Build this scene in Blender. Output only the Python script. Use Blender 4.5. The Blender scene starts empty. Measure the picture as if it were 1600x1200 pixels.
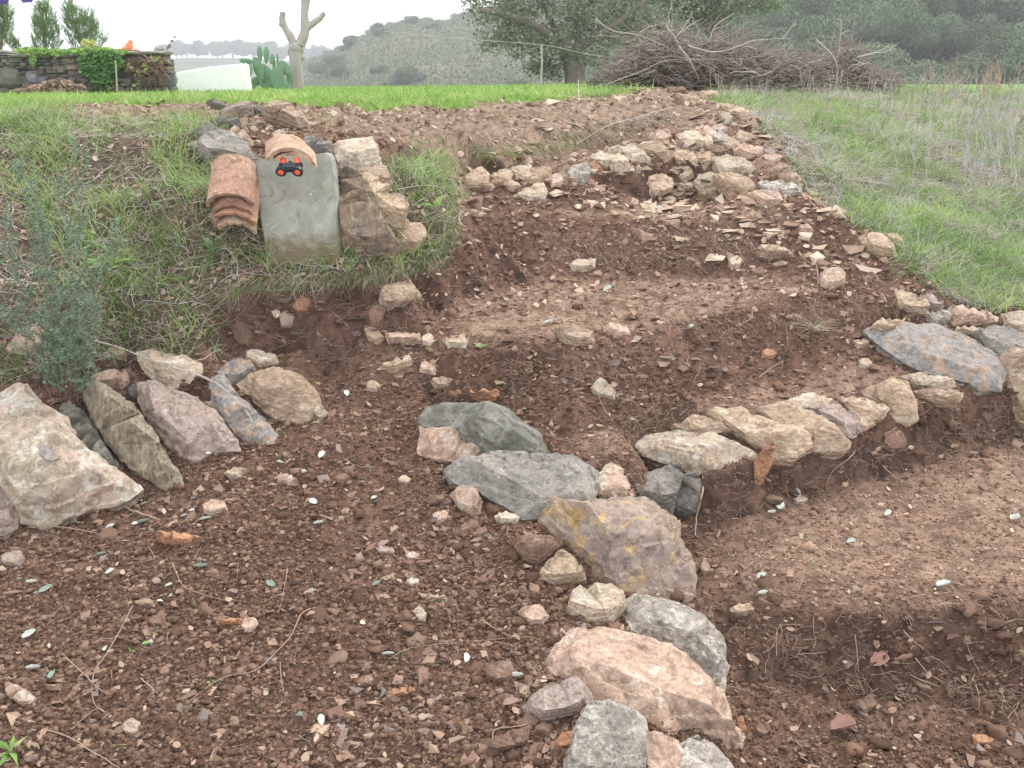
import bpy, bmesh, math, random
import numpy as np
from mathutils import Vector, Matrix, noise as mnoise
from mathutils.geometry import delaunay_2d_cdt

# ------------------------------------------------------------------ camera, sky, sun, exposure
random.seed(7)
rng = np.random.default_rng(7)
scene = bpy.context.scene
COL = scene.collection
EYE = 1.62                       # eye height above z = 0
F = 1556.0                       # focal length in photo pixels (photo 1600 x 1200)
PITCH = math.atan(473.0 / F)     # horizon lies at photo row 127
CP, SP = math.cos(PITCH), math.sin(PITCH)

cam_data = bpy.data.cameras.new('camera')
cam = bpy.data.objects.new('camera', cam_data)
COL.objects.link(cam)
cam.location = (0, 0, EYE)
cam.rotation_euler = (math.pi / 2 - PITCH, 0, 0)
cam_data.sensor_width = 36.0
cam_data.lens = 36.0 * F / 1600.0
cam_data.clip_start = 0.05
cam_data.clip_end = 6000
scene.camera = cam

SUN_EL, SUN_AZ = math.radians(50), math.radians(48)   # azimuth from +Y towards +X
world = bpy.data.worlds.new('World')
scene.world = world
world.use_nodes = True
wn = world.node_tree
wn.nodes.clear()
w_out = wn.nodes.new('ShaderNodeOutputWorld')
w_bg = wn.nodes.new('ShaderNodeBackground')
w_sky = wn.nodes.new('ShaderNodeTexSky')
w_sky.sky_type = 'NISHITA'
w_sky.sun_disc = False
w_sky.sun_elevation = SUN_EL
w_sky.sun_rotation = SUN_AZ
w_sky.air_density = 1.0
w_sky.dust_density = 3.0
w_mix = wn.nodes.new('ShaderNodeMixRGB')      # a closed, even cloud cover over the sky
w_mix.inputs[0].default_value = 0.8
w_mix.inputs[2].default_value = (14.8, 15.0, 15.3, 1)
w_bg.inputs['Strength'].default_value = 0.15
wn.links.new(w_sky.outputs[0], w_mix.inputs[1])
wn.links.new(w_mix.outputs[0], w_bg.inputs['Color'])
wn.links.new(w_bg.outputs[0], w_out.inputs['Surface'])

sun_data = bpy.data.lights.new('sun', 'SUN')
sun_data.energy = 2.8
sun_data.angle = math.radians(18)
sun_data.color = (1.0, 0.97, 0.92)
sun = bpy.data.objects.new('sun', sun_data)
COL.objects.link(sun)
sd = Vector((math.sin(SUN_AZ) * math.cos(SUN_EL), math.cos(SUN_AZ) * math.cos(SUN_EL), math.sin(SUN_EL)))
sun.rotation_euler = sd.to_track_quat('Z', 'Y').to_euler()

scene.view_settings.view_transform = 'Standard'
scene.view_settings.look = 'None'
scene.view_settings.gamma = 1
scene.view_settings.exposure = 0.17

# ------------------------------------------------------------------ helpers: noise
def _hash(ix, iy, iz, s):
    with np.errstate(over='ignore'):
        h = (ix.astype(np.uint32) * np.uint32(374761393) + iy.astype(np.uint32) * np.uint32(668265263)
             + iz.astype(np.uint32) * np.uint32(2147483647) + np.uint32((s * 974634777 + 12345) & 0xffffffff))
        h = (h ^ (h >> np.uint32(13))) * np.uint32(1274126177)
        h = (h ^ (h >> np.uint32(16))) * np.uint32(2246822519)
        h = h ^ (h >> np.uint32(15))
    return h.astype(np.float64) / 4294967295.0

def vn(x, y, z=None, s=0):
    x = np.asarray(x, float); y = np.asarray(y, float)
    x0 = np.floor(x).astype(np.int64); y0 = np.floor(y).astype(np.int64)
    fx = x - x0; fy = y - y0
    fx = fx * fx * (3 - 2 * fx); fy = fy * fy * (3 - 2 * fy)
    if z is None:
        k = np.zeros_like(x0)
        a = _hash(x0, y0, k, s); b = _hash(x0 + 1, y0, k, s); c = _hash(x0, y0 + 1, k, s); d = _hash(x0 + 1, y0 + 1, k, s)
        return (a + (b - a) * fx) * (1 - fy) + (c + (d - c) * fx) * fy
    z = np.asarray(z, float); z0 = np.floor(z).astype(np.int64); fz = z - z0; fz = fz * fz * (3 - 2 * fz)
    r = 0
    for k in (0, 1):
        a = _hash(x0, y0, z0 + k, s); b = _hash(x0 + 1, y0, z0 + k, s)
        c = _hash(x0, y0 + 1, z0 + k, s); d = _hash(x0 + 1, y0 + 1, z0 + k, s)
        v = (a + (b - a) * fx) * (1 - fy) + (c + (d - c) * fx) * fy
        r = r + v * (fz if k else 1 - fz)
    return r

def fbm(x, y, z=None, f=1.0, o=4, s=0):
    r = 0; a = 1; t = 0
    for k in range(o):
        r = r + a * (vn(x * f, y * f, None if z is None else z * f, s + k * 7) - 0.5)
        t += a; a *= 0.5; f *= 2.03
    return r / t * 2

# ------------------------------------------------------------------ helpers: photo rays
def raydir(px, py):
    x = (np.asarray(px, float) - 800.0) / F; y = (600.0 - np.asarray(py, float)) / F
    return np.stack([x, CP + y * SP, -SP + y * CP], -1)     # per unit of camera depth

def at_z(px, py, z):      # z relative to the eye
    d = raydir(px, py); t = z / d[..., 2]
    return d * t[..., None] + np.array([0, 0, EYE])

def at_y(px, py, Y):
    d = raydir(px, py); t = Y / d[..., 1]
    return d * np.asarray(t)[..., None] + np.array([0, 0, EYE])

def to_px(P):
    P = np.asarray(P, float); q = P - np.array([0, 0, EYE])
    dep = q[..., 1] * CP - q[..., 2] * SP
    up = q[..., 1] * SP + q[..., 2] * CP
    dep = np.maximum(dep, 1e-3)
    return 800 + F * q[..., 0] / dep, 600 - F * up / dep, dep

# ------------------------------------------------------------------ helpers: objects
def tag(o, label=None, cat=None, group=None, kind=None):
    if label: o['label'] = label
    if cat: o['category'] = cat
    if group: o['group'] = group
    if kind: o['kind'] = kind
    return o

def link(name, me, mat=None, parent=None, loc=None):
    o = bpy.data.objects.new(name, me)
    COL.objects.link(o)
    if mat is not None and me is not None and len(me.materials) == 0: me.materials.append(mat)
    if loc is not None: o.location = loc
    if parent is not None: o.parent = parent
    return o

def empty(name, loc, rz=0.0):
    o = bpy.data.objects.new(name, None)
    COL.objects.link(o); o.location = loc; o.rotation_euler = (0, 0, rz); o.empty_display_size = 0.1
    return o

def np_mesh(name, V, Fc, cols=None, smooth=True):
    V = np.ascontiguousarray(V, np.float32); Fc = np.ascontiguousarray(Fc, np.int32)
    n, k = Fc.shape
    me = bpy.data.meshes.new(name)
    me.vertices.add(len(V)); me.vertices.foreach_set('co', V.ravel())
    me.loops.add(n * k); me.loops.foreach_set('vertex_index', Fc.ravel())
    me.polygons.add(n)
    me.polygons.foreach_set('loop_start', np.arange(0, n * k, k, dtype=np.int32))
    me.polygons.foreach_set('loop_total', np.full(n, k, np.int32))
    me.polygons.foreach_set('use_smooth', np.full(n, smooth, bool))
    if cols is not None:
        a = me.color_attributes.new('Col', 'FLOAT_COLOR', 'POINT')
        c = np.ones((len(V), 4), np.float32); c[:, :3] = cols
        a.data.foreach_set('color', c.ravel())
    me.update(calc_edges=True)
    return me

def recentre(V, c=None):
    V = np.asarray(V, float)
    if c is None:
        c = V.mean(0)
    return V - c, tuple(float(v) for v in c)

# ------------------------------------------------------------------ materials
def new_mat(name, rough=0.9, spec=0.2):
    m = bpy.data.materials.new(name); m.use_nodes = True
    nt = m.node_tree; b = nt.nodes['Principled BSDF']
    b.inputs['Roughness'].default_value = rough
    b.inputs['Specular IOR Level'].default_value = spec
    return m, nt, b

def N(nt, t, **kw):
    n = nt.nodes.new(t)
    for k, v in kw.items():
        if k in n.inputs.keys(): n.inputs[k].default_value = v
        else: setattr(n, k, v)
    return n

def ramp(nt, src, p0, p1):
    r = nt.nodes.new('ShaderNodeMapRange')
    r.inputs['From Min'].default_value = p0; r.inputs['From Max'].default_value = p1
    r.clamp = True
    nt.links.new(src, r.inputs['Value'])
    return r.outputs[0]

def mixc(nt, fac, a, b, mode='MIX'):
    m = nt.nodes.new('ShaderNodeMixRGB'); m.blend_type = mode
    for i, v in ((0, fac), (1, a), (2, b)):
        if hasattr(v, 'is_output') or hasattr(v, 'links'): nt.links.new(v, m.inputs[i])
        elif isinstance(v, (int, float)): m.inputs[i].default_value = v
        else: m.inputs[i].default_value = (v[0], v[1], v[2], 1)
    return m.outputs[0]

def noise_n(nt, vec, scale, detail=5, rough=0.6, dist=0.0):
    n = nt.nodes.new('ShaderNodeTexNoise')
    n.inputs['Scale'].default_value = scale; n.inputs['Detail'].default_value = detail
    n.inputs['Roughness'].default_value = rough; n.inputs['Distortion'].default_value = dist
    nt.links.new(vec, n.inputs['Vector'])
    return n.outputs['Fac']

def stone_mat(name, cA, cB, cC, amount=0.5, scale=1.0, stretch=(1, 1, 1), rot=(0, 0, 0), dirt=0.35, bump=0.5):
    m, nt, b = new_mat(name, 0.85, 0.25)
    tc = N(nt, 'ShaderNodeTexCoord'); oi = N(nt, 'ShaderNodeObjectInfo')
    mul = N(nt, 'ShaderNodeVectorMath', operation='ADD')
    sc = N(nt, 'ShaderNodeMath', operation='MULTIPLY'); sc.inputs[1].default_value = 37.0
    nt.links.new(oi.outputs['Random'], sc.inputs[0])
    nt.links.new(tc.outputs['Object'], mul.inputs[0]); nt.links.new(sc.outputs[0], mul.inputs[1])
    mp = N(nt, 'ShaderNodeMapping'); mp.inputs['Scale'].default_value = stretch; mp.inputs['Rotation'].default_value = rot
    nt.links.new(mul.outputs[0], mp.inputs['Vector']); v = mp.outputs[0]
    n1 = noise_n(nt, v, 9 * scale, 6, 0.65, 0.4)
    c = mixc(nt, ramp(nt, n1, 0.38, 0.62), cA, cB)
    n2 = noise_n(nt, v, 14 * scale, 7, 0.7, 1.2)
    lo = 0.66 - 0.22 * amount
    c = mixc(nt, ramp(nt, n2, lo, lo + 0.07), c, cC)
    n3 = noise_n(nt, v, 60 * scale, 6, 0.75)
    c = mixc(nt, ramp(nt, n3, 0.36, 0.60), mixc(nt, 1.0, c, (0.68, 0.65, 0.62), 'MULTIPLY'), c)
    n6 = noise_n(nt, v, 28 * scale, 8, 0.8, 0.8)
    c = mixc(nt, ramp(nt, n6, 0.40, 0.50), mixc(nt, 1.0, c, (0.66, 0.63, 0.60), 'MULTIPLY'), mixc(nt, 1.0, c, (1.1, 1.1, 1.1), 'MULTIPLY'))
    n5 = noise_n(nt, v, 260 * scale, 3, 0.7)
    c = mixc(nt, ramp(nt, n5, 0.35, 0.65), mixc(nt, 1.0, c, (0.88, 0.87, 0.86), 'MULTIPLY'), mixc(nt, 1.0, c, (1.15, 1.14, 1.12), 'MULTIPLY'))
    # soil left lying in patches
    n4 = noise_n(nt, mul.outputs[0], 11, 8, 0.75, 0.3)
    geo = N(nt, 'ShaderNodeNewGeometry'); sx = N(nt, 'ShaderNodeSeparateXYZ'); nt.links.new(geo.outputs['Normal'], sx.inputs[0])
    up = ramp(nt, sx.outputs[2], 0.2, 0.9)
    ml = N(nt, 'ShaderNodeMath', operation='MULTIPLY'); nt.links.new(ramp(nt, n4, 0.62 - 0.2 * dirt, 0.74 - 0.2 * dirt), ml.inputs[0]); nt.links.new(up, ml.inputs[1])
    ml2 = N(nt, 'ShaderNodeMath', operation='MULTIPLY'); nt.links.new(ml.outputs[0], ml2.inputs[0]); ml2.inputs[1].default_value = min(1.0, dirt * 1.8)
    c = mixc(nt, ml2.outputs[0], c, (0.2, 0.115, 0.08))
    hv = N(nt, 'ShaderNodeHueSaturation'); hv.inputs['Saturation'].default_value = 0.95
    mr = N(nt, 'ShaderNodeMapRange'); mr.inputs['To Min'].default_value = 0.72; mr.inputs['To Max'].default_value = 0.98
    nt.links.new(oi.outputs['Random'], mr.inputs['Value']); nt.links.new(mr.outputs[0], hv.inputs['Value'])
    nt.links.new(c, hv.inputs['Color']); nt.links.new(hv.outputs[0], b.inputs['Base Color'])
    bp = N(nt, 'ShaderNodeBump'); bp.inputs['Strength'].default_value = bump * 1.3; bp.inputs['Distance'].default_value = 0.016
    ad = N(nt, 'ShaderNodeMath', operation='ADD'); nt.links.new(n3, ad.inputs[0]); nt.links.new(n2, ad.inputs[1])
    nt.links.new(ad.outputs[0], bp.inputs['Height'])
    bp2 = N(nt, 'ShaderNodeBump'); bp2.inputs['Strength'].default_value = bump * 0.8; bp2.inputs['Distance'].default_value = 0.002
    nt.links.new(n5, bp2.inputs['Height']); nt.links.new(bp.outputs[0], bp2.inputs['Normal']); nt.links.new(bp2.outputs[0], b.inputs['Normal'])
    return m

def col_mat(name, rough=0.9, var=0.25, scale=40, trans=0.0, bump=0.0, bscale=80, bdist=0.01):
    m, nt, b = new_mat(name, rough, 0.15)
    at = N(nt, 'ShaderNodeAttribute', attribute_name='Col')
    tc = N(nt, 'ShaderNodeTexCoord')
    n = noise_n(nt, tc.outputs['Object'], scale, 5, 0.7)
    c = mixc(nt, ramp(nt, n, 0.3, 0.7), mixc(nt, 1.0, at.outputs['Color'], (1 - var, 1 - var, 1 - var), 'MULTIPLY'),
             mixc(nt, 1.0, at.outputs['Color'], (1 + var, 1 + var, 1 + var), 'MULTIPLY'))
    nt.links.new(c, b.inputs['Base Color'])
    if trans > 0:
        t = N(nt, 'ShaderNodeBsdfTranslucent'); nt.links.new(c, t.inputs['Color'])
        mx = N(nt, 'ShaderNodeMixShader'); mx.inputs[0].default_value = trans
        out = nt.nodes['Material Output']
        nt.links.new(b.outputs[0], mx.inputs[1]); nt.links.new(t.outputs[0], mx.inputs[2]); nt.links.new(mx.outputs[0], out.inputs['Surface'])
    if bump > 0:
        nb = noise_n(nt, tc.outputs['Object'], bscale, 8, 0.75)
        bp = N(nt, 'ShaderNodeBump'); bp.inputs['Strength'].default_value = bump; bp.inputs['Distance'].default_value = bdist
        nt.links.new(nb, bp.inputs['Height']); nt.links.new(bp.outputs[0], b.inputs['Normal'])
    return m

def plain_mat(name, c1, c2, scale=20, rough=0.8, bump=0.2, bdist=0.005, stretch=(1, 1, 1), spec=0.2, trans=0.0):
    m, nt, b = new_mat(name, rough, spec)
    tc = N(nt, 'ShaderNodeTexCoord'); mp = N(nt, 'ShaderNodeMapping'); mp.inputs['Scale'].default_value = stretch
    nt.links.new(tc.outputs['Object'], mp.inputs['Vector'])
    n = noise_n(nt, mp.outputs[0], scale, 7, 0.65, 0.3)
    c = mixc(nt, ramp(nt, n, 0.35, 0.65), c1, c2)
    nt.links.new(c, b.inputs['Base Color'])
    if bump:
        n2 = noise_n(nt, mp.outputs[0], scale * 4, 6, 0.7)
        bp = N(nt, 'ShaderNodeBump'); bp.inputs['Strength'].default_value = bump; bp.inputs['Distance'].default_value = bdist
        nt.links.new(n2, bp.inputs['Height']); nt.links.new(bp.outputs[0], b.inputs['Normal'])
    if trans > 0:
        t = N(nt, 'ShaderNodeBsdfTranslucent'); nt.links.new(c, t.inputs['Color'])
        mx = N(nt, 'ShaderNodeMixShader'); mx.inputs[0].default_value = trans
        out = nt.nodes['Material Output']
        nt.links.new(b.outputs[0], mx.inputs[1]); nt.links.new(t.outputs[0], mx.inputs[2]); nt.links.new(mx.outputs[0], out.inputs['Surface'])
    return m

M_TAN = stone_mat('tan_schist', (0.55, 0.42, 0.30), (0.42, 0.30, 0.21), (0.58, 0.50, 0.40), 0.5, 1.0, (1, 1, 2.5), (0.3, 0.5, 0), dirt=.5)
M_PINK = stone_mat('pink_stone', (0.60, 0.44, 0.34), (0.48, 0.33, 0.25), (0.66, 0.57, 0.48), 0.5, 1.0)
M_PALE = stone_mat('pale_stone', (0.62, 0.52, 0.40), (0.50, 0.38, 0.28), (0.66, 0.62, 0.54), 0.6, 1.0, (1, 2.2, 1), (0.2, 0.4, 0.8), dirt=0.2)
M_GREY = stone_mat('grey_slate', (0.21, 0.20, 0.185), (0.32, 0.295, 0.26), (0.42, 0.40, 0.37), 0.3, 0.8, (1, 1, 2), (0.6, 0, 0), dirt=0.3)
M_GREEN = stone_mat('green_grey_slate', (0.18, 0.18, 0.155), (0.26, 0.255, 0.22), (0.33, 0.35, 0.28), 0.35, 0.9, dirt=0.15)
M_BLUE = stone_mat('blue_grey_slate', (0.27, 0.262, 0.262), (0.36, 0.325, 0.30), (0.44, 0.33, 0.25), 0.65, 0.9, dirt=0.3)
M_MOTTLE = stone_mat('mottled_grey_white_stone', (0.30, 0.275, 0.245), (0.44, 0.38, 0.33), (0.58, 0.54, 0.48), 0.75, 1.5, dirt=0.15)
M_OCHRE = stone_mat('purple_and_ochre_stone', (0.35, 0.265, 0.24), (0.42, 0.33, 0.26), (0.58, 0.40, 0.18), 0.55, 0.6, dirt=0.12)
M_LICHEN = stone_mat('pink_white_lichen_stone', (0.60, 0.45, 0.36), (0.44, 0.39, 0.29), (0.66, 0.61, 0.53), 0.7, 0.6, dirt=0.05)
M_STRATA = stone_mat('yellow_streaked_stone', (0.62, 0.53, 0.38), (0.40, 0.33, 0.24), (0.70, 0.62, 0.50), 0.6, 0.8, (3.5, 1, 0.9), (0, 0.75, 0), dirt=0.0, bump=0.9)
M_ROSE = stone_mat('rose_grey_stone', (0.42, 0.325, 0.275), (0.35, 0.285, 0.255), (0.50, 0.42, 0.38), 0.4, 0.8, dirt=0.15)
M_BROWN = stone_mat('brown_stone', (0.30, 0.185, 0.13), (0.22, 0.135, 0.10), (0.40, 0.29, 0.22), 0.4, 1.2, dirt=0.5)
M_ORANGE = stone_mat('orange_stone', (0.50, 0.25, 0.13), (0.42, 0.22, 0.13), (0.5, 0.36, 0.25), 0.3, 1.2, dirt=0.2)
M_WOOD = stone_mat('brown_grey_weathered_stone', (0.28, 0.19, 0.13), (0.18, 0.155, 0.13), (0.36, 0.30, 0.22), 0.5, 0.8, (2, 1, 1), (0, .6, 0), dirt=0.0)
M_DARK = stone_mat('dark_stone', (0.13, 0.12, 0.11), (0.19, 0.175, 0.16), (0.26, 0.24, 0.21), 0.3, 0.8, dirt=0.3)
MATS = dict(wood=M_WOOD, tan=M_TAN, pink=M_PINK, pale=M_PALE, grey=M_GREY, green=M_GREEN, blue=M_BLUE, mottle=M_MOTTLE, ochre=M_OCHRE,
            lichen=M_LICHEN, strata=M_STRATA, rose=M_ROSE, brown=M_BROWN, orange=M_ORANGE, dark=M_DARK)

# ------------------------------------------------------------------ terrain
# rows of the sheet (distance from the viewer) and columns (sideways); finer where the picture needs it
ROWS = np.concatenate([np.linspace(0.2, 1.5, 60, endpoint=False), np.linspace(1.5, 3.2, 430, endpoint=False),
                       np.linspace(3.2, 5.2, 560, endpoint=False), np.linspace(5.2, 8.2, 340, endpoint=False),
                       np.geomspace(8.2, 46, 190, endpoint=False), np.geomspace(46, 3500, 50)])
COLS = np.concatenate([np.linspace(-1.0, -0.6, 60, endpoint=False), np.linspace(-0.6, 0.6, 660, endpoint=False), np.linspace(0.6, 1.0, 61)])
def halfwidth(Y): return 0.75 * Y + 1.2

# breaklines: photo x, photo y, and either height relative to the eye (negative) or distance in metres (positive)
LINES = [
 # lower right floor, lip and foot of the lowest riser
 [(1220, 1300, -1.63), (1450, 1300, -1.63), (1800, 1300, -1.63)],
 [(1150, 1065, -1.585), (1300, 1090, -1.6), (1450, 1100, -1.6), (1600, 1110, -1.6), (1800, 1110, -1.6)],
 [(1100, 930, -1.475), (1200, 945, -1.445), (1300, 955, -1.43), (1450, 950, -1.42), (1600, 930, -1.40), (1800, 930, -1.40)],
 [(1075, 850, -1.425), (1200, 800, -1.38), (1350, 762, -1.35), (1500, 722, -1.345), (1600, 690, -1.33), (1800, 660, -1.33)],
 # lip of the row of edging stones
 [(1000, 735, -1.22), (1100, 742, -1.235), (1200, 712, -1.215), (1300, 692, -1.2), (1400, 662, -1.18), (1480, 615, -1.13), (1560, 600, -1.11), (1800, 570, -1.08)],
 # big edging stones, upper side
 [(900, 800, -1.29), (880, 900, -1.38), (930, 960, -1.42), (960, 1050, -1.46), (1040, 1160, -1.51), (1080, 1260, -1.54)],
 # and lower side
 [(1055, 790, -1.43), (1085, 930, -1.48), (1130, 1030, -1.56), (1160, 1110, -1.59), (1190, 1200, -1.615), (1200, 1300, -1.63)],
 # back of that tread
 [(700, 640, -1.15), (780, 650, -1.16), (870, 685, -1.185), (960, 672, -1.17), (1070, 635, -1.13), (1200, 595, -1.09), (1330, 555, -1.04), (1400, 525, -1.0)],
 [(700, 560, -1.0), (800, 545, -0.97), (900, 535, -0.95), (1000, 522, -0.925), (1100, 500, -0.9), (1200, 475, -0.87), (1290, 452, -0.84), (1370, 470, -0.86)],
 [(700, 475, -0.90), (770, 455, -0.88), (850, 447, -0.885), (1000, 440, -0.885), (1100, 436, -0.87), (1200, 430, -0.855), (1290, 435, -0.835)],
 [(740, 385, 4.7), (820, 368, 4.78), (900, 357, 4.88), (1000, 350, 4.92), (1100, 347, 4.92), (1200, 350, 4.88), (1300, 385, 4.75), (1380, 430, 4.45)],
 [(745, 315, -0.62), (850, 318, -0.635), (1000, 318, -0.635), (1100, 312, -0.62), (1200, 318, -0.62), (1250, 312, -0.6)],
 [(725, 285, 5.25), (800, 272, 5.35), (900, 268, 5.4), (1000, 255, 5.5), (1060, 240, 5.7)],
 [(740, 256, 5.5), (850, 250, 5.8), (950, 238, 6.1), (1030, 222, 6.2)],
 [(1150, 292, 5.25), (1250, 297, 5.2)], [(1200, 250, 5.6), (1150, 220, 5.9), (1100, 198, 6.2)],
 # crest above the top riser and the strip of mulch
 [(700, 205, 5.4), (800, 205, 5.9), (900, 198, 6.3), (1000, 178, 6.6), (1060, 168, 6.8), (1100, 165, 7.0)],
 [(-500, 178, 5.8), (0, 171, 5.9), (150, 167, 6.0), (300, 166, 6.0), (450, 169, 6.0), (600, 171, 6.1), (750, 166, 6.5), (850, 157, 7.0), (930, 148, 7.6), (1050, 140, 8.6)],
 # lawn
 [(-700, 152, 12), (0, 152, 12), (260, 149, 13), (600, 146, 13), (900, 139, 14), (1100, 134, 14)],
 [(-800, 146, 16), (0, 146, 16), (260, 143, 17), (600, 139, 20), (900, 134, 20), (1200, 133, 20)],
 [(-800, 139, 28), (0, 139, 28), (300, 137, 28), (600, 135.5, 30), (900, 132.5, 30), (1200, 131, 30), (1600, 131, 34), (2400, 131, 36)],
 # right hand grass slope
 [(1110, 152, 8.0), (1180, 190, 6.6), (1250, 290, 5.3), (1330, 350, 4.9), (1400, 390, 4.65), (1480, 470, 4.25), (1560, 488, 4.25), (1700, 492, 4.3), (2300, 500, 4.3)],
 [(1300, 270, 6.2), (1400, 300, 6.0), (1500, 340, 5.6), (1600, 380, 5.4), (2300, 390, 5.4)],
 [(1250, 195, 7.6), (1400, 220, 7.8), (1600, 260, 7.8), (2300, 270, 7.8)],
 [(1250, 150, 11), (1400, 165, 11), (1600, 185, 11), (2300, 195, 11)],
 [(1250, 138, 15), (1400, 142, 16), (1600, 150, 18), (2300, 155, 18)],
 # left bank: foot of the leaning stones, ground behind them, and upwards
 [(-500, 860, -1.40), (0, 835, -1.38), (100, 815, -1.36), (220, 765, -1.31), (290, 752, -1.295), (370, 712, -1.25), (430, 690, -1.225), (500, 650, -1.17), (520, 600, -1.12)],
 [(-500, 620, -1.10), (0, 600, -1.08), (130, 600, -1.07), (220, 565, -1.02), (330, 552, -1.01), (420, 558, -1.02), (480, 552, 3.72)],
 [(-500, 460, -0.76), (0, 450, -0.745), (120, 450, -0.75), (220, 470, -0.80), (300, 485, -0.84)],
 [(-500, 310, -0.45), (0, 300, -0.43), (120, 300, -0.43), (220, 300, -0.435), (300, 310, -0.46)],
 [(-500, 215, -0.235), (0, 212, -0.23), (150, 210, -0.22), (300, 215, -0.24), (400, 222, -0.26), (500, 225, -0.27), (600, 232, -0.29)],
 # cut bank under the upright slab
 [(365, 548, 3.78), (420, 545, 3.78), (480, 540, 3.78), (560, 522, 3.82), (600, 500, 3.88), (650, 470, 4.05)],
 [(350, 462, 3.83), (420, 447, 3.84), (500, 446, 3.84), (570, 440, 3.87), (630, 428, 3.95), (680, 400, 4.12), (715, 350, 4.35), (725, 310, 4.6)],
 [(330, 375, 3.95), (400, 402, 3.96), (530, 402, 3.96), (620, 395, 4.0), (670, 340, 4.3), (690, 270, 4.7)],
 [(320, 300, -0.42), (400, 262, -0.345), (520, 262, -0.345), (580, 262, -0.35), (640, 262, -0.36)],
 # left terrace
 [(-500, 1300, -1.52), (0, 1300, -1.52), (400, 1300, -1.52), (800, 1300, -1.53), (1000, 1300, -1.54)],
 [(0, 1000, -1.44), (300, 1000, -1.43), (600, 1000, -1.43), (800, 1000, -1.435)],
 [(0, 880, -1.40), (300, 850, -1.36), (600, 850, -1.34), (780, 850, -1.335)],
 [(400, 760, -1.28), (560, 740, -1.25), (650, 740, -1.25)],
 [(560, 640, -1.14), (640, 650, -1.155)], [(560, 570, -1.04), (620, 560, -1.01)], [(600, 530, 3.78), (660, 500, -0.95)],
]
EXTRA = [(x, y, -1.60 - 0.0 * y) for x in (-3, -1.5, 0, 1.5, 3) for y in (0.15, 0.8, 1.3)]   # world x, y, z rel

def build_controls():
    pts = []
    for ln in LINES:
        P = []
        for (px, py, v) in ln:
            p = at_z(px, py, v) if v < 0 else at_y(px, py, v)
            P.append(np.array([p[0], p[1], p[2] - EYE]))
        for a, b in zip(P[:-1], P[1:]):
            n = max(1, int(np.linalg.norm((b - a)[:2]) / (0.05 * max(1.0, a[1]))))
            for k in range(n): pts.append(a + (b - a) * k / n)
        pts.append(P[-1])
    for e in EXTRA: pts.append(np.array(e, float))
    pts = np.array(pts)
    # outer frame: push the outermost values far out to the sides, and let the land fall into the valley
    U = pts[:, 0] / halfwidth(pts[:, 1])
    add = []
    for y, zl, zr in ((0.15, -1.6, -1.62), (1.5, -1.56, -1.62), (2.3, -1.50, -1.60), (3.0, -1.40, -1.40), (3.4, -1.2, -1.37), (3.9, -0.8, -1.1), (4.5, -0.4, -0.92),
                      (5.2, -0.25, -0.84), (6.0, -0.15, -0.75), (8, -0.15, -0.6), (12, -0.17, -0.45), (18, -0.18, -0.28), (32, -0.22, -0.1)):
        add.append((-halfwidth(y), y, zl)); add.append((halfwidth(y), y, zr))
    for y, z in ((45, -1.6), (60, -5), (90, -8), (200, -9), (800, -10), (3500, -11)):
        for u in (-1, -0.5, 0, 0.5, 1): add.append((u * halfwidth(y), y, z))
    return np.vstack([pts, np.array(add)])

CT = build_controls()
def uv_of(X, Y): return X / halfwidth(Y), np.log(Y) * 0.9
cu, cv = uv_of(CT[:, 0], CT[:, 1])
co2 = [Vector((float(a), float(b))) for a, b in zip(cu, cv)]
res = delaunay_2d_cdt(co2, [], [], 0, 1e-7)
tv = np.array([[v[0], v[1]] for v in res[0]]); tf = res[2]
tz = np.array([CT[o[0], 2] if len(o) else 0.0 for o in res[3]])

Yg = np.repeat(ROWS[:, None], len(COLS), 1)
Ug = np.repeat(COLS[None, :], len(ROWS), 0)
Xg = Ug * halfwidth(Yg)
Vg1 = np.log(ROWS) * 0.9
Z = np.full(Xg.shape, np.nan)
for f in tf:
    a, b, c = (tv[i] for i in f); za, zb, zc = (tz[i] for i in f)
    lo = np.minimum(np.minimum(a, b), c); hi = np.maximum(np.maximum(a, b), c)
    c0, c1 = np.searchsorted(COLS, [lo[0] - 1e-6, hi[0] + 1e-6]); r0, r1 = np.searchsorted(Vg1, [lo[1] - 1e-6, hi[1] + 1e-6])
    if c1 <= c0 or r1 <= r0: continue
    uu = COLS[c0:c1][None, :]; vv = Vg1[r0:r1][:, None]
    den = (b[1] - c[1]) * (a[0] - c[0]) + (c[0] - b[0]) * (a[1] - c[1])
    if abs(den) < 1e-14: continue
    w0 = ((b[1] - c[1]) * (uu - c[0]) + (c[0] - b[0]) * (vv - c[1])) / den
    w1 = ((c[1] - a[1]) * (uu - c[0]) + (a[0] - c[0]) * (vv - c[1])) / den
    w2 = 1 - w0 - w1
    ins = (w0 >= -1e-7) & (w1 >= -1e-7) & (w2 >= -1e-7)
    zz = w0 * za + w1 * zb + w2 * zc
    sub = Z[r0:r1, c0:c1]; sub[ins] = zz[ins]
bad = np.isnan(Z)
if bad.any():
    for r in range(Z.shape[0]):
        g = ~bad[r]
        if g.any(): Z[r] = np.interp(COLS, COLS[g], Z[r][g])
        elif r: Z[r] = Z[r - 1]

def blur(A, k, axis):
    if k < 1: return A
    pad = [(0, 0), (0, 0)]; pad[axis] = (k, k)
    P = np.pad(A, pad, mode='edge'); C = np.cumsum(P, axis=axis)
    z = np.zeros_like(np.take(C, [0], axis)); C = np.concatenate([z, C], axis)
    n = A.shape[axis]
    return (np.take(C, np.arange(2 * k + 1, 2 * k + 1 + n), axis) - np.take(C, np.arange(0, n), axis)) / (2 * k + 1)
def blur2(A, kr, kc, it=2):
    for _ in range(it): A = blur(blur(A, kr, 0), kc, 1)
    return A
Z = blur2(Z, 3, 5)
Zb = Z + EYE                                        # smooth ground before the roughness

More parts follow.
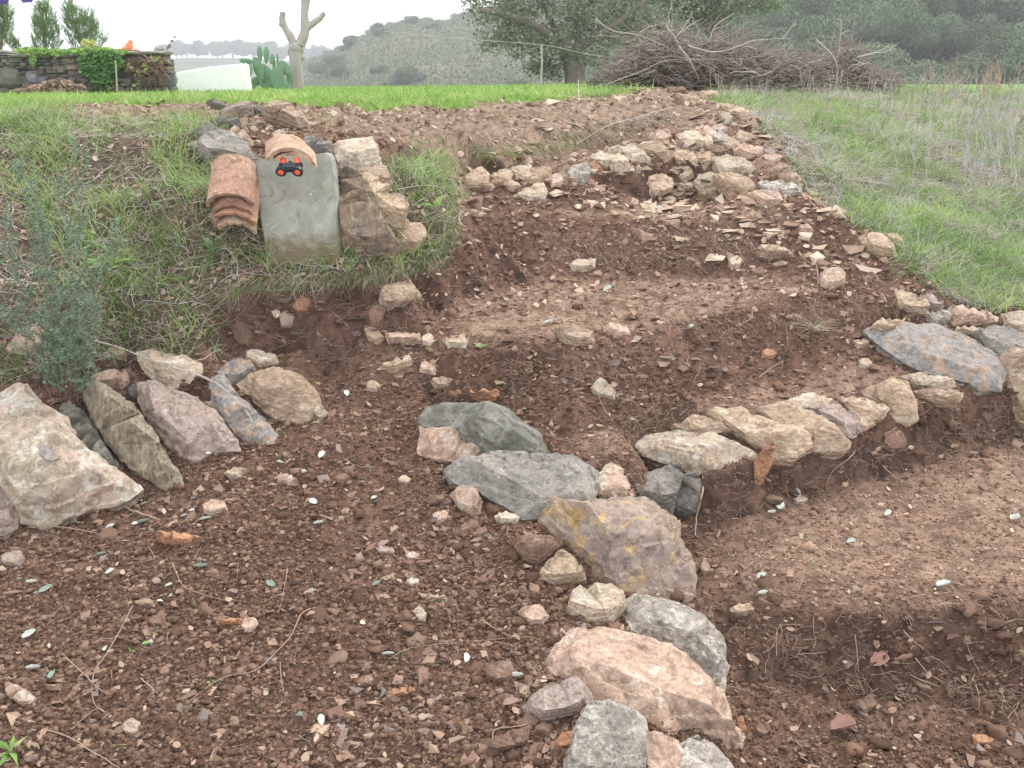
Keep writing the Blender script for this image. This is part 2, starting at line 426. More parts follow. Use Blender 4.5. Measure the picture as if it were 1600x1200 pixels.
# zones, drawn on the ground through the photograph's outline of them
PXg, PYg, _ = to_px(np.stack([Xg, Yg, Zb], -1))
def poly_mask(poly, PX=None, PY=None):
    PX = PXg if PX is None else PX; PY = PYg if PY is None else PY
    inside = np.zeros(PX.shape, bool); n = len(poly)
    for i in range(n):
        x0, y0 = poly[i]; x1, y1 = poly[(i + 1) % n]
        if y0 == y1: continue
        c = ((y0 > PY) != (y1 > PY)) & (PX < (x1 - x0) * (PY - y0) / (y1 - y0) + x0)
        inside ^= c
    return inside
jx = 14 * fbm(Xg, Yg, Zb, 6, 3, 51); jy = 10 * fbm(Xg, Yg, Zb, 6, 3, 77)
def zone(poly, k=4): return blur2(poly_mask(poly, PXg + jx, PYg + jy).astype(float), k, k, 1)
P_LAWN = [(-3000, 60), (1000, 60), (1030, 136), (930, 148), (850, 157), (700, 167), (600, 168), (450, 165), (250, 164), (0, 169), (-3000, 178)]
P_MULCH = [(-3000, 178), (0, 169), (250, 164), (450, 165), (600, 168), (700, 167), (850, 157), (930, 148), (1030, 136), (1100, 130), (1140, 165), (1080, 200), (1000, 215), (880, 240), (740, 252), (725, 330), (690, 330), (660, 235), (560, 215), (480, 205), (330, 205), (0, 192), (-3000, 200)]
P_BANK = [(-3000, 190), (0, 180), (320, 192), (330, 230), (400, 250), (530, 262), (650, 240), (700, 260), (715, 340), (690, 400), (640, 428), (500, 448), (350, 465), (335, 550), (180, 565), (0, 600), (-3000, 640)]
P_RIGHT = [(1110, 118), (9000, -50), (9000, 620), (1600, 492), (1480, 470), (1400, 388), (1330, 350), (1250, 290), (1190, 195), (1120, 150)]
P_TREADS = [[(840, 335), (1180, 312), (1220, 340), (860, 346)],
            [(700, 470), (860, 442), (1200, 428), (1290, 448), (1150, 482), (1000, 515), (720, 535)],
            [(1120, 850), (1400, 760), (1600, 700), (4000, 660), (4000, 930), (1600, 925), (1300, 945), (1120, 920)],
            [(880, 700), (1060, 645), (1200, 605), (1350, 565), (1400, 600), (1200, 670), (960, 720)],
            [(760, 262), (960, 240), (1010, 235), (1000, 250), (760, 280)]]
W_LAWN = zone(P_LAWN, 2); W_MULCH = zone(P_MULCH); W_BANK = zone(P_BANK); W_RIGHT = zone(P_RIGHT, 6)
W_RIGHT = np.where(Xg > 0, W_RIGHT, 0)
far = np.clip((Yg - 9) / 2, 0, 1)
W_FARGRASS = far
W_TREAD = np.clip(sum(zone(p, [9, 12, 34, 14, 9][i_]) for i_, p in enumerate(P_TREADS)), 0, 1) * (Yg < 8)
SOIL = np.clip(1 - W_LAWN - W_MULCH - W_BANK - W_RIGHT, 0, 1) * (1 - far)

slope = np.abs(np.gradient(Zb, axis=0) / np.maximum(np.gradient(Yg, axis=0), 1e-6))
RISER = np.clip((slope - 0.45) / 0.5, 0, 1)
nearf = np.clip((9 - Yg) / 3, 0, 1)
def bil(f, s): return np.abs(fbm(Xg, Yg, Zb, f, 3, s))
rough = (0.045 * fbm(Xg, Yg, Zb, 2.2, 3, 3)
         + SOIL * ((0.016 - 0.009 * W_TREAD) * fbm(Xg, Yg, Zb, 14, 4, 5) + (0.012 - 0.009 * W_TREAD) * (bil(36, 9) * 2 - 0.4))
         + SOIL * RISER * 0.05 * fbm(Xg, Yg, Zb, 11, 4, 15)
         + (W_BANK + W_RIGHT) * 0.07 * fbm(Xg, Yg, Zb, 5, 4, 21) + W_MULCH * 0.03 * fbm(Xg, Yg, Zb, 14, 3, 23))
Zg = Zb + rough * nearf + 0.02 * (1 - nearf) * fbm(Xg, Yg, None, 1.0, 3, 2) * np.clip((60 - Yg) / 40, 0, 1)

def grid_lookup(A, X, Y):
    X = np.asarray(X, float); Y = np.clip(np.asarray(Y, float), ROWS[0], ROWS[-2])
    r = np.interp(Y, ROWS, np.arange(len(ROWS))); c = np.interp(X / halfwidth(Y), COLS, np.arange(len(COLS)))
    r0 = np.clip(r.astype(int), 0, len(ROWS) - 2); c0 = np.clip(c.astype(int), 0, len(COLS) - 2)
    fr = r - r0; fc = c - c0
    return ((A[r0, c0] * (1 - fc) + A[r0, c0 + 1] * fc) * (1 - fr) + (A[r0 + 1, c0] * (1 - fc) + A[r0 + 1, c0 + 1] * fc) * fr)
Zr = Zb + 0.045 * fbm(Xg, Yg, Zb, 2.2, 3, 3) * nearf + 0.004
def gz(X, Y): return grid_lookup(Zg, X, Y)

TS = np.geomspace(1.2, 45, 1400)
def hit(px, py, lim=45.0, G=None):
    """ground point seen at a photo pixel (vectorised)"""
    G = Zg if G is None else G
    gz = lambda X, Y: grid_lookup(G, X, Y)
    px = np.atleast_1d(np.asarray(px, float)); py = np.atleast_1d(np.asarray(py, float))
    d = raydir(px, py); out = np.zeros((len(px), 3))
    for i0 in range(0, len(px), 400):
        dd = d[i0:i0 + 400]
        P = dd[:, None, :] * TS[None, :, None]
        below = (P[..., 2] + EYE) < gz(P[..., 0], P[..., 1])
        idx = np.argmax(below, 1); idx = np.where(below.any(1), idx, len(TS) - 1)
        out[i0:i0 + 400] = dd * TS[idx][:, None] + np.array([0, 0, EYE])
    out[:, 2] = np.where(np.hypot(out[:, 0], out[:, 1]) < lim, gz(out[:, 0], out[:, 1]), out[:, 2])
    return out
def hit1(px, py): return Vector(hit(px, py)[0])

# ground colour
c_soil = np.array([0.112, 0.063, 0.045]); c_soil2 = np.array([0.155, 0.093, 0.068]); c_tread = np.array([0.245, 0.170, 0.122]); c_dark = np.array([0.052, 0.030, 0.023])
c_mulch = np.array([0.21, 0.15, 0.11]); c_bank = np.array([0.10, 0.078, 0.055]); c_grass = np.array([0.14, 0.26, 0.05]); c_right = np.array([0.12, 0.10, 0.065])
nA = np.clip(fbm(Xg, Yg, Zb, 3.0, 5, 31) * 1.4 + 0.5, 0, 1)[..., None]
nB = np.clip(fbm(Xg, Yg, Zb, 40, 3, 41) * 1.6 + 0.5, 0, 1)[..., None]
nC = np.clip(fbm(Xg, Yg, Zb, 9, 3, 61) * 2.0 + 0.3, 0, 1)[..., None]
c = c_soil * (1 - nA) + c_soil2 * nA
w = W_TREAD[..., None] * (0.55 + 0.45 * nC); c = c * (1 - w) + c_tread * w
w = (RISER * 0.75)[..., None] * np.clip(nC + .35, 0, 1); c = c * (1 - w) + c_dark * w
w = W_MULCH[..., None]; c = c * (1 - w) + c_mulch * w
w = W_BANK[..., None]; c = c * (1 - w) + c_bank * w
w = W_RIGHT[..., None]; c = c * (1 - w) + (c_right * (1 - nC) + np.array([0.09, 0.13, 0.05]) * nC) * w
w = np.clip(W_LAWN[..., None] + far[..., None], 0, 1); c = c * (1 - w) + c_grass * w
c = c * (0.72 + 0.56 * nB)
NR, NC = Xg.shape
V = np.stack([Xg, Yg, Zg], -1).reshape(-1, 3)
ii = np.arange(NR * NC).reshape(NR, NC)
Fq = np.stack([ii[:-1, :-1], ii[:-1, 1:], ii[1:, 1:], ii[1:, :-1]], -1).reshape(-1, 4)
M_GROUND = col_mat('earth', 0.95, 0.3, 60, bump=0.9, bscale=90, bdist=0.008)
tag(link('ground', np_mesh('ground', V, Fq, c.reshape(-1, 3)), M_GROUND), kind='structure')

# scatter sampler: probability by zone weight x surface area / distance^2
cellY = np.diff(ROWS)[:, None]; cellX = np.diff(Xg, axis=1)[:-1]
sl2 = np.sqrt(1 + slope[:-1, :-1] ** 2)
AREA = cellY * cellX * sl2 / Yg[:-1, :-1] ** 2
def scatter(n, W, r, power=1.0, vis=True):
    p = (W[:-1, :-1] ** power) * AREA
    if vis:
        p = p * ((PXg[:-1, :-1] > -260) & (PXg[:-1, :-1] < 1860) & (PYg[:-1, :-1] < 1330))
    cs = np.cumsum(p.ravel()); k = np.searchsorted(cs, r.random(n) * cs[-1]); k = np.clip(k, 0, p.size - 1)
    rr, cc = np.unravel_index(k, p.shape)
    fr = r.random(n); fc = r.random(n)
    Y = ROWS[rr] + fr * (ROWS[rr + 1] - ROWS[rr]); U = COLS[cc] + fc * (COLS[cc + 1] - COLS[cc])
    X = U * halfwidth(Y)
    return np.stack([X, Y, gz(X, Y)], -1)
def ground_normal(P):
    e = 0.02
    dx = (gz(P[:, 0] + e, P[:, 1]) - gz(P[:, 0] - e, P[:, 1])) / (2 * e)
    dy = (gz(P[:, 0], P[:, 1] + e) - gz(P[:, 0], P[:, 1] - e)) / (2 * e)
    n = np.stack([-dx, -dy, np.ones(len(P))], -1)
    return n / np.linalg.norm(n, axis=1, keepdims=True)

# ------------------------------------------------------------------ batches of small geometry
def unit(v): return v / np.maximum(np.linalg.norm(v, axis=-1, keepdims=True), 1e-9)

def blades(P, L, W, D, bend, cols, segs=3):
    """grass blades: root P, length L, width W, start direction D (n,3), bend adds droop"""
    n = len(P); t = np.linspace(0, 1, segs + 1)
    D = unit(D); hz = np.stack([D[:, 0], D[:, 1], np.zeros(n)], -1) + 1e-4; hz = unit(hz)
    C = P[:, None, :] + D[:, None, :] * (t[None, :, None] * L[:, None, None])
    dr = (t ** 2)[None, :, None] * (bend * L)[:, None, None]
    C = C + hz[:, None, :] * dr * 0.8 - np.array([0, 0, 1]) * dr * 0.6
    a = rng.random(n) * 6.283
    side = np.cross(D, np.stack([np.cos(a), np.sin(a), np.zeros(n)], -1)); side = unit(side)
    wd = (1 - t ** 1.5 * 0.92)[None, :, None] * W[:, None, None] * 0.5
    A = C - side[:, None, :] * wd; B = C + side[:, None, :] * wd
    V = np.stack([A, B], 2).reshape(n, -1, 3)
    m = 2 * (segs + 1)
    base = (np.arange(n) * m)[:, None, None]
    q = np.array([[2 * k, 2 * k + 1, 2 * k + 3, 2 * k + 2] for k in range(segs)])[None]
    Fc = (base + q).reshape(-1, 4)
    cc = np.repeat(cols[:, None, :], m, 1)
    return V.reshape(-1, 3), Fc, cc.reshape(-1, 3)

def tubes(paths, R, cols, sides=4, taper=0.4):
    """paths (n,k,3), radius (n,), colours (n,3)"""
    n, k, _ = paths.shape
    T = np.gradient(paths, axis=1); T = unit(T)
    ref = np.where(np.abs(T[..., 2:3]) < 0.9, np.array([0, 0, 1.0]), np.array([1.0, 0, 0]))
    A = unit(np.cross(T, ref)); B = np.cross(T, A)
    ang = np.linspace(0, 2 * np.pi, sides, endpoint=False)
    rr = R[:, None] * (1 - (1 - taper) * np.linspace(0, 1, k))[None, :]
    V = paths[:, :, None, :] + rr[:, :, None, None] * (A[:, :, None, :] * np.cos(ang)[None, None, :, None] + B[:, :, None, :] * np.sin(ang)[None, None, :, None])
    m = k * sides
    q = []
    for j in range(k - 1):
        for s in range(sides):
            s2 = (s + 1) % sides
            q.append([j * sides + s, j * sides + s2, (j + 1) * sides + s2, (j + 1) * sides + s])
    Fc = ((np.arange(n) * m)[:, None, None] + np.array(q)[None]).reshape(-1, 4)
    return V.reshape(-1, 3), Fc, np.repeat(cols[:, None, :], m, 1).reshape(-1, 3)

def leaves(P, Nn, L, W, cols, curl=0.25):
    """six-sided curled leaves lying along the plane with normal Nn"""
    n = len(P); a = rng.random(n) * 6.283
    ref = np.stack([np.cos(a), np.sin(a), np.zeros(n)], -1)
    T = unit(ref - Nn * (ref * Nn).sum(1, keepdims=True)); S = np.cross(Nn, T)
    shape = np.array([(-0.5, 0, 1), (-0.18, 0.5, 0), (0.22, 0.42, 0), (0.5, 0, 1), (0.22, -0.42, 0), (-0.18, -0.5, 0)])
    cu = rng.random(n) * curl
    V = P[:, None, :] + T[:, None, :] * (shape[None, :, 0:1] * L[:, None, None]) + S[:, None, :] * (shape[None, :, 1:2] * W[:, None, None]) \
        + Nn[:, None, :] * (np.array([0.6, 1, 1, 0.9, 0.2, 0.0])[None, :, None] * (cu * L)[:, None, None])
    b = (np.arange(n) * 6)[:, None, None]
    Fc = (b + np.array([[0, 1, 2, 3], [0, 3, 4, 5]])[None]).reshape(-1, 4)
    return V.reshape(-1, 3), Fc, np.repeat(cols[:, None, :], 6, 1).reshape(-1, 3)

def palette(n, cs, var=0.2, w=None):
    cs = np.array(cs, float); k = rng.choice(len(cs), n, p=w)
    return cs[k] * (1 + (rng.random((n, 1)) - 0.5) * 2 * var)

def merge(parts):
    V, Fc, C = [], [], []; o = 0
    for v, f, c in parts:
        V.append(v); Fc.append(f + o); C.append(c); o += len(v)
    return np.vstack(V), np.vstack(Fc), np.vstack(C)

def ico(sub):
    bm = bmesh.new(); bmesh.ops.create_icosphere(bm, subdivisions=sub, radius=1)
    V = np.array([v.co[:] for v in bm.verts]); Fc = np.array([[v.index for v in f.verts] for f in bm.faces]); bm.free()
    return V, Fc
ICO1 = ico(1); ICO2 = ico(2)
BOX8 = (np.array([[x, y, z] for x in (-.8, .8) for y in (-.62, .62) for z in (-.6, .6)], float), np.array([[0, 1, 3], [0, 3, 2], [4, 6, 7], [4, 7, 5], [0, 4, 5], [0, 5, 1], [2, 3, 7], [2, 7, 6], [0, 2, 6], [0, 6, 4], [1, 5, 7], [1, 7, 3]]))

def lumps(P, S, cols, flat=0.7, hi=False, jag=0.42):
    """little irregular clods and pebbles in one mesh; S (n,) radius"""
    bv, bf = BOX8 if hi == 'chip' else (ICO2 if hi else ICO1)
    n = len(P); m = len(bv)
    a = rng.random((n, 3)) * 6.283
    ca, sa = np.cos(a), np.sin(a)
    sc = S[:, None] * (0.6 + 0.8 * rng.random((n, 3)))
    jt = 1 + jag * (rng.random((n, m, 1)) - 0.5) * 2
    bb = bv[None] + ((rng.random((n, m, 3)) - .5) * .95 if hi == 'chip' else 0)
    v = bb * sc[:, None, :] * jt
    x = v[..., 0] * ca[:, None, 0] - v[..., 1] * sa[:, None, 0]; y = v[..., 0] * sa[:, None, 0] + v[..., 1] * ca[:, None, 0]; z = v[..., 2] * flat
    tl = (a[:, None, 1] - 3.14) * 0.2
    y2 = y * np.cos(tl) - z * np.sin(tl); z2 = y * np.sin(tl) + z * np.cos(tl)
    V = np.stack([x, y2, z2], -1) + P[:, None, :]
    Fc = ((np.arange(n) * m)[:, None, None] + bf[None]).reshape(-1, 3)
    return V.reshape(-1, 3), Fc, np.repeat(cols[:, None, :], m, 1).reshape(-1, 3)

M_BITS = col_mat('soil_crumbs', 0.95, 0.25, 150, bump=0.6, bscale=300, bdist=0.003)
M_BLADE = col_mat('grass_blades', 0.7, 0.12, 30, trans=0.35)
M_DRY = col_mat('dry_plant', 0.9, 0.15, 60, trans=0.1)
M_LEAF = col_mat('leaf_tissue', 0.75, 0.15, 60, trans=0.25)
M_BARK = plain_mat('bark', (0.25, 0.21, 0.18), (0.16, 0.13, 0.11), 14, 0.9, 0.6, 0.02, (1, 1, 0.3))

def stuff(name, parts, mat, smooth=True, label=None, cat=None):
    V, Fc, C = merge(parts) if isinstance(parts, list) else parts
    o = link(name, np_mesh(name, V, Fc, C, smooth), mat)
    return tag(o, label, cat, kind='stuff')

# ------------------------------------------------------------------ rocks traced one by one
def rock(pts, mat, label, cat='stone', lean=54, thick=0.45, relief=0.2, inner=None, name='stone', group=None, seed=None, detail=1.0, yaw=0, embed=0.01, nz=1.0, ref=None, grow=1.0):
    """a stone whose visible face fills the outline pts (photo pixels): it lies on the ground under its lowest corner,
    its face leans back by `lean` degrees, and a body of real thickness lies behind that face"""
    r = random.Random(seed if seed is not None else hash_pts(pts))
    px = np.array([p[0] for p in pts], float); py = np.array([p[1] for p in pts], float)
    # a few extra corners on long edges, off the straight line
    qx, qy = [], []
    for i in range(len(px)):
        j = (i + 1) % len(px); qx.append(px[i]); qy.append(py[i])
        L = math.hypot(px[j] - px[i], py[j] - py[i]); span = max(px.max() - px.min(), py.max() - py.min())
        k = int(L / (span * 0.16))
        for s in range(1, k + 1):
            t = s / (k + 1); o = (r.random() - 0.5) * span * 0.035
            qx.append(px[i] + (px[j] - px[i]) * t - (py[j] - py[i]) / L * o); qy.append(py[i] + (py[j] - py[i]) * t + (px[j] - px[i]) / L * o)
    px, py = np.array(qx), np.array(qy)
    px = px.mean() + (px - px.mean()) * 1.06 * grow; py = py.mean() + (py - py.mean()) * 1.05 * grow
    ib = int(np.argmax(py)) if ref is None else None
    base = hit1(px[ib], py[ib]) if ref is None else hit1(*ref)
    base = Vector((base.x, base.y, base.z))
    lean = min(lean + 6, 57) if lean < 58 and lean > 30 else lean
    ln = math.radians(lean); yw = math.radians(yaw)
    nrm = Vector((math.sin(yw) * math.cos(ln), -math.cos(yw) * math.cos(ln), math.sin(ln))).normalized()
    eye = Vector((0, 0, EYE))
    d = raydir(px, py); H = hit(px, py, G=Zr)
    if lean >= 58:      # slabs that lie flat take the slope of the ground they lie on
        c0 = H.mean(0); uu, ss, vt = np.linalg.svd(H - c0)
        g = Vector(vt[2]); g = g if g.z > 0 else -g
        g = (g + Vector((0, -0.25, 0.35))).normalized()
        nrm = g; base = Vector(c0) + g * 0.03
    P3 = []
    for k in range(len(px)):
        dv = Vector(d[k]); den = dv.dot(nrm)
        t = (base - eye).dot(nrm) / den if den < -1e-3 else 1e9
        tg = H[k][1] / d[k][1]
        if t <= 0: t = 1e9
        if lean < 58: t = min(t, tg + embed * 0.5)
        else: t = min(t, tg * 1.01)
        t = max(t, base.y / 1.0 * 0.72)
        P3.append(eye + dv * t)
    cen = sum(P3, Vector()) / len(P3)
    size = math.sqrt(max(1e-6, (max(p.x for p in P3) - min(p.x for p in P3)) * max((P3[i] - P3[j]).length for i in range(0, len(P3), 2) for j in range(1, len(P3), 3))))
    # mean plane of the face
    nn = Vector()
    for i in range(len(P3)):
        a, b = P3[i] - cen, P3[(i + 1) % len(P3)] - cen; nn += a.cross(b)
    nn.normalize()
    if nn.dot(eye - cen) < 0: nn = -nn
    n = len(P3)
    inn = []
    if inner is None:
        k = max(4, int(n * .6)); off = r.random(); tl = r.uniform(-.5, .5)       # a flat upper face and a steep broken front
        pym = py.mean(); sy = max(1.0, (py.max() - py.min()) / 2); sx = max(1.0, (px.max() - px.min()) / 2)
        for q in range(k):
            i = int((q + off) * n / k) % n; a = P3[i]; lowness = (py[i] - pym) / sy; side = (px[i] - px.mean()) / sx
            f = (0.93 if lowness < 0 else 0.93 - .26 * lowness) * r.uniform(.94, 1.0)
            inn.append(cen + (a - cen) * f + nn * size * relief * (0.85 + .35 * lowness + tl * side) * r.uniform(.85, 1.1))
    else:
        for (ix, iy, h) in inner:
            dv = Vector(raydir(ix, iy)); den = dv.dot(nn); t = (cen - eye).dot(nn) / den
            inn.append(eye + dv * t + nn * size * h)
    # triangulate outline + inner points in the face plane
    T = (P3[0] - cen).cross(nn).normalized(); B = nn.cross(T)
    allp = P3 + inn
    c2 = [Vector(((p - cen).dot(T), (p - cen).dot(B))) for p in allp]
    res = delaunay_2d_cdt(c2, [], [list(range(n))], 1, 1e-7)
    bm = bmesh.new(); vs = []
    for k, v in enumerate(res[0]):
        o = res[3][k]
        if len(o): vs.append(bm.verts.new(allp[o[0]] - cen))
        else: vs.append(bm.verts.new(T * v[0] + B * v[1]))
    for f in res[2]:
        try: bm.faces.new([vs[i] for i in f])
        except ValueError: pass
    # back of the body
    order = [None] * n
    for k in range(len(res[0])):
        for o in res[3][k]:
            if o < n and order[o] is None: order[o] = vs[k]
    order = [o for o in order if o is not None]
    dn = (Vector((0, 0.5, -0.85)) - nn * 0.8).normalized()
    ring = []
    for v in order:
        co = v.co.copy()
        ring.append(bm.verts.new(co * r.uniform(0.8, 0.93) + dn * size * thick * r.uniform(0.6, 1.0)))
    m = len(order)
    for i in range(m):
        j = (i + 1) % m
        try: bm.faces.new([order[i], ring[i], ring[j], order[j]])
        except ValueError: pass
    cb = bm.verts.new(dn * size * thick * 1.1)
    for i in range(m):
        try: bm.faces.new([ring[(i + 1) % m], ring[i], cb])
        except ValueError: pass
    bmesh.ops.recalc_face_normals(bm, faces=bm.faces)
    bmesh.ops.triangulate(bm, faces=bm.faces)
    dist = max(1.0, cen.y)
    Lt = max(size / 26 / detail, 0.0018 * dist)
    for _ in range(7):
        es = [e for e in bm.edges if e.calc_length() > Lt]
        if not es or len(bm.faces) > 9000: break
        bmesh.ops.subdivide_edges(bm, edges=es, cuts=1)
        bmesh.ops.triangulate(bm, faces=[f for f in bm.faces if len(f.verts) > 3])
    bmesh.ops.smooth_vert(bm, verts=bm.verts, factor=0.04, use_axis_x=True, use_axis_y=True, use_axis_z=True)
    cos = np.array([v.co[:] for v in bm.verts])                   # broken faces: plane cuts
    for k in range(9):
        q = np.array([r.gauss(0, 1), r.gauss(0, 1), r.gauss(0, 1)]); q /= np.linalg.norm(q); fc = float(q @ np.array(nn[:]))
        if fc < .5: continue
        dd = cos @ q; e = dd.max(); cut = r.uniform(.04, .16)
        lim = e - cut * (e - dd.min()) * (.5 if abs(fc) < .45 else .45)
        m_ = dd > lim; cos[m_] -= q[None] * ((dd[m_] - lim) * .94)[:, None]
    for v, q in zip(bm.verts, cos): v.co = q
    off = Vector((r.uniform(0, 50), r.uniform(0, 50), r.uniform(0, 50)))
    bm.normal_update()
    mv = []
    sdir = Vector((r.uniform(-0.3, 0.3), r.uniform(-0.3, 0.3), 1)).normalized()
    for v in bm.verts:
        p = v.co / size
        a = mnoise.fractal(p * 2.3 + off, 0.9, 2.1, 5) * 0.017
        ly = p.dot(nn) * 5 + mnoise.noise(p * 2 + off) * 0.6
        st = (((ly * 2.6) % 1) - 0.5) * 0.016
        bl = (1 - min(1, abs(mnoise.noise(p * 5 + off * 2)) * 5)) * 0.012 + abs(mnoise.noise(p * 9 + off)) * .015
        fi = mnoise.fractal(p * 16 + off, 0.7, 2.2, 4) * 0.007
        mv.append(v.normal * size * (a + st - bl + 0.012 + fi) * nz)
    for v, q in zip(bm.verts, mv): v.co += q
    me = bpy.data.meshes.new(name); bm.to_mesh(me); bm.free()
    me.polygons.foreach_set('use_smooth', [True] * len(me.polygons))
    me.set_sharp_from_angle(angle=math.radians(24))
    o = link(name, me, MATS[mat] if isinstance(mat, str) else mat, None, cen)
    tag(o, label, cat, group)
    return o
def hash_pts(pts): return int(sum((i + 1) * (p[0] * 7 + p[1] * 13) for i, p in enumerate(pts)))

G_LEFT = 'leaning stones along the left bank'
G_EDGE = 'big edging stones beside the lower terrace'
G_ROW = 'stones edging the lowest step'
G_UP = 'stones edging the top step'
G_HEAP = 'stones piled at the right end of the top steps'
G_SLAB = 'rocks set around the upright slab'
# left row
BOULDER = rock([(-60, 700), (-20, 640), (0, 620), (40, 605), (70, 640), (100, 660), (130, 700), (175, 735), (212, 762), (195, 777), (150, 790), (100, 810), (72, 824), (35, 815), (15, 775), (-5, 730)], 'lichen',
     'largest pink and white boulder leaning on the left bank, a grey-blue chip on its face', 'boulder', lean=42, relief=0.16, group=G_LEFT,
     inner=[(15, 660, .10), (45, 625, .06), (90, 690, .15), (150, 750, .12), (190, 762, .06), (95, 775, .18), (55, 790, .12), (30, 740, .18), (110, 725, .17)], detail=1.6)
rock([(-60, 745), (-20, 738), (2, 745), (15, 772), (26, 800), (25, 824), (0, 838), (-40, 840)], 'rose', 'grey-pink stone cut off by the left edge of the photo, below the largest boulder', lean=40, group=G_LEFT)
rock([(92, 633), (110, 630), (140, 655), (162, 695), (195, 745), (170, 745), (130, 715), (105, 670)], 'green', 'greenish grey stone wedged behind the largest left boulder', lean=45, group=G_LEFT)
rock([(127, 598), (150, 597), (190, 622), (220, 650), (250, 695), (278, 738), (281, 757), (262, 762), (225, 747), (190, 718), (160, 675), (138, 640)], 'strata',
     'long yellowish streaked stone leaning beside the foot of the bush', lean=40, relief=0.2, group=G_LEFT,
     inner=[(150, 612, .1), (185, 640, .2), (220, 680, .22), (255, 730, .14), (240, 738, .05), (195, 700, .08), (160, 655, .08)], detail=1.5)
rock([(221, 602), (240, 598), (300, 625), (345, 655), (366, 688), (371, 703), (330, 706), (312, 718), (282, 714), (257, 692), (235, 662), (222, 630)], 'rose',
     'rose-grey slab leaning with white patches at its lower edge', 'slab', lean=42, relief=0.14, group=G_LEFT,
     inner=[(240, 615, .1), (290, 640, .14), (335, 670, .1), (350, 695, .06), (275, 675, .15), (300, 700, .12), (250, 655, .1)], detail=1.4)
rock([(285, 615), (318, 598), (350, 589), (375, 620), (402, 648), (428, 675), (426, 690), (407, 693), (380, 686), (345, 652), (310, 630)], 'blue',
     'triangular blue-grey slab leaning next to the tan block', 'slab', lean=44, relief=0.12, group=G_LEFT, inner=[(345, 605, .1), (370, 640, .13), (405, 675, .1), (330, 620, .06)])
rock([(198, 607), (224, 598), (226, 608), (222, 632), (205, 625)], 'dark', 'small dark grey stone filling the gap above the rose-grey slab', lean=40, group=G_LEFT)
rock([(372, 600), (400, 580), (425, 574), (470, 590), (497, 618), (496, 648), (460, 661), (430, 657), (402, 630)], 'tan',
     'blocky tan stone at the right end of the leaning row', lean=50, relief=0.25, group=G_LEFT,
     inner=[(400, 598, .08), (440, 590, .16), (480, 615, .2), (440, 632, .27), (415, 622, .2), (470, 640, .12)], detail=1.4)
rock([(336, 582), (360, 568), (378, 561), (398, 575), (398, 587), (365, 600), (345, 593)], 'blue', 'small blue-grey flat stone lying above the triangular slab', lean=55, group=G_LEFT)
rock([(217, 549), (240, 548), (285, 557), (313, 568), (312, 592), (290, 605), (265, 604), (240, 590), (222, 572)], 'pale',
     'pale wedge-shaped stone with a flat top behind the leaning row', lean=50, group=G_LEFT, relief=.2,
     inner=[(240, 556, .1), (290, 565, .15), (265, 583, .22), (300, 580, .16), (245, 578, .18)])
rock([(157, 540), (168, 532), (190, 544), (198, 555), (196, 563), (178, 560)], 'tan', 'small tan stone perched above the left row beside the bush', lean=50, group=G_LEFT)
rock([(145, 586), (175, 580), (198, 584), (200, 598), (188, 608), (150, 602)], 'pink', 'flat pinkish stone half buried beside the foot of the bush', lean=55, group=G_LEFT)
rock([(10, 535), (30, 512), (60, 507), (88, 520), (82, 545), (45, 552), (15, 550)], 'pink', 'pinkish stone half hidden behind the bush on the left', lean=45, group=G_LEFT)
rock([(380, 560), (400, 548), (432, 557), (435, 568), (405, 572)], 'pale', 'small pale flat stone behind the tan block at the end of the row', lean=55, group=G_LEFT)
def patch_on(o, pts, mat, name):
    from mathutils.bvhtree import BVHTree
    me0 = o.data; tr = BVHTree.FromPolygons([v.co.copy() for v in me0.vertices], [tuple(p.vertices) for p in me0.polygons])
    eye = Vector((0, 0, EYE)) - o.location; c = np.array(pts, float).mean(0); bm = bmesh.new(); rings = []
    for f in (0.02, .3, .55, .8, .97, 1.08):
        rg = []
        for (x, y) in pts:
            q = c + (np.array([x, y]) - c) * min(f, 1.0); d = Vector(raydir(q[0], q[1])).normalized(); h = tr.ray_cast(eye, d)
            if h[0] is None: bm.free(); return
            rg.append(bm.verts.new(h[0] - d * (.004 if f < .97 else (.002 if f < 1 else -.004))))
        rings.append(rg)
    n = len(pts)
    for a, b in zip(rings[:-1], rings[1:]):
        for i in range(n): bm.faces.new([a[i], a[(i + 1) % n], b[(i + 1) % n], b[i]])
    bm.faces.new(rings[0]); bmesh.ops.recalc_face_normals(bm, faces=bm.faces)
    me = bpy.data.meshes.new(name); bm.to_mesh(me); bm.free(); me.polygons.foreach_set('use_smooth', [True] * len(me.polygons)); return link(name, me, mat, o)
patch_on(BOULDER, [(59, 700), (66, 694), (76, 696), (78, 702), (90, 701), (97, 708), (94, 718), (84, 722), (70, 720), (62, 712)], M_BLUE, 'chipped_patch')
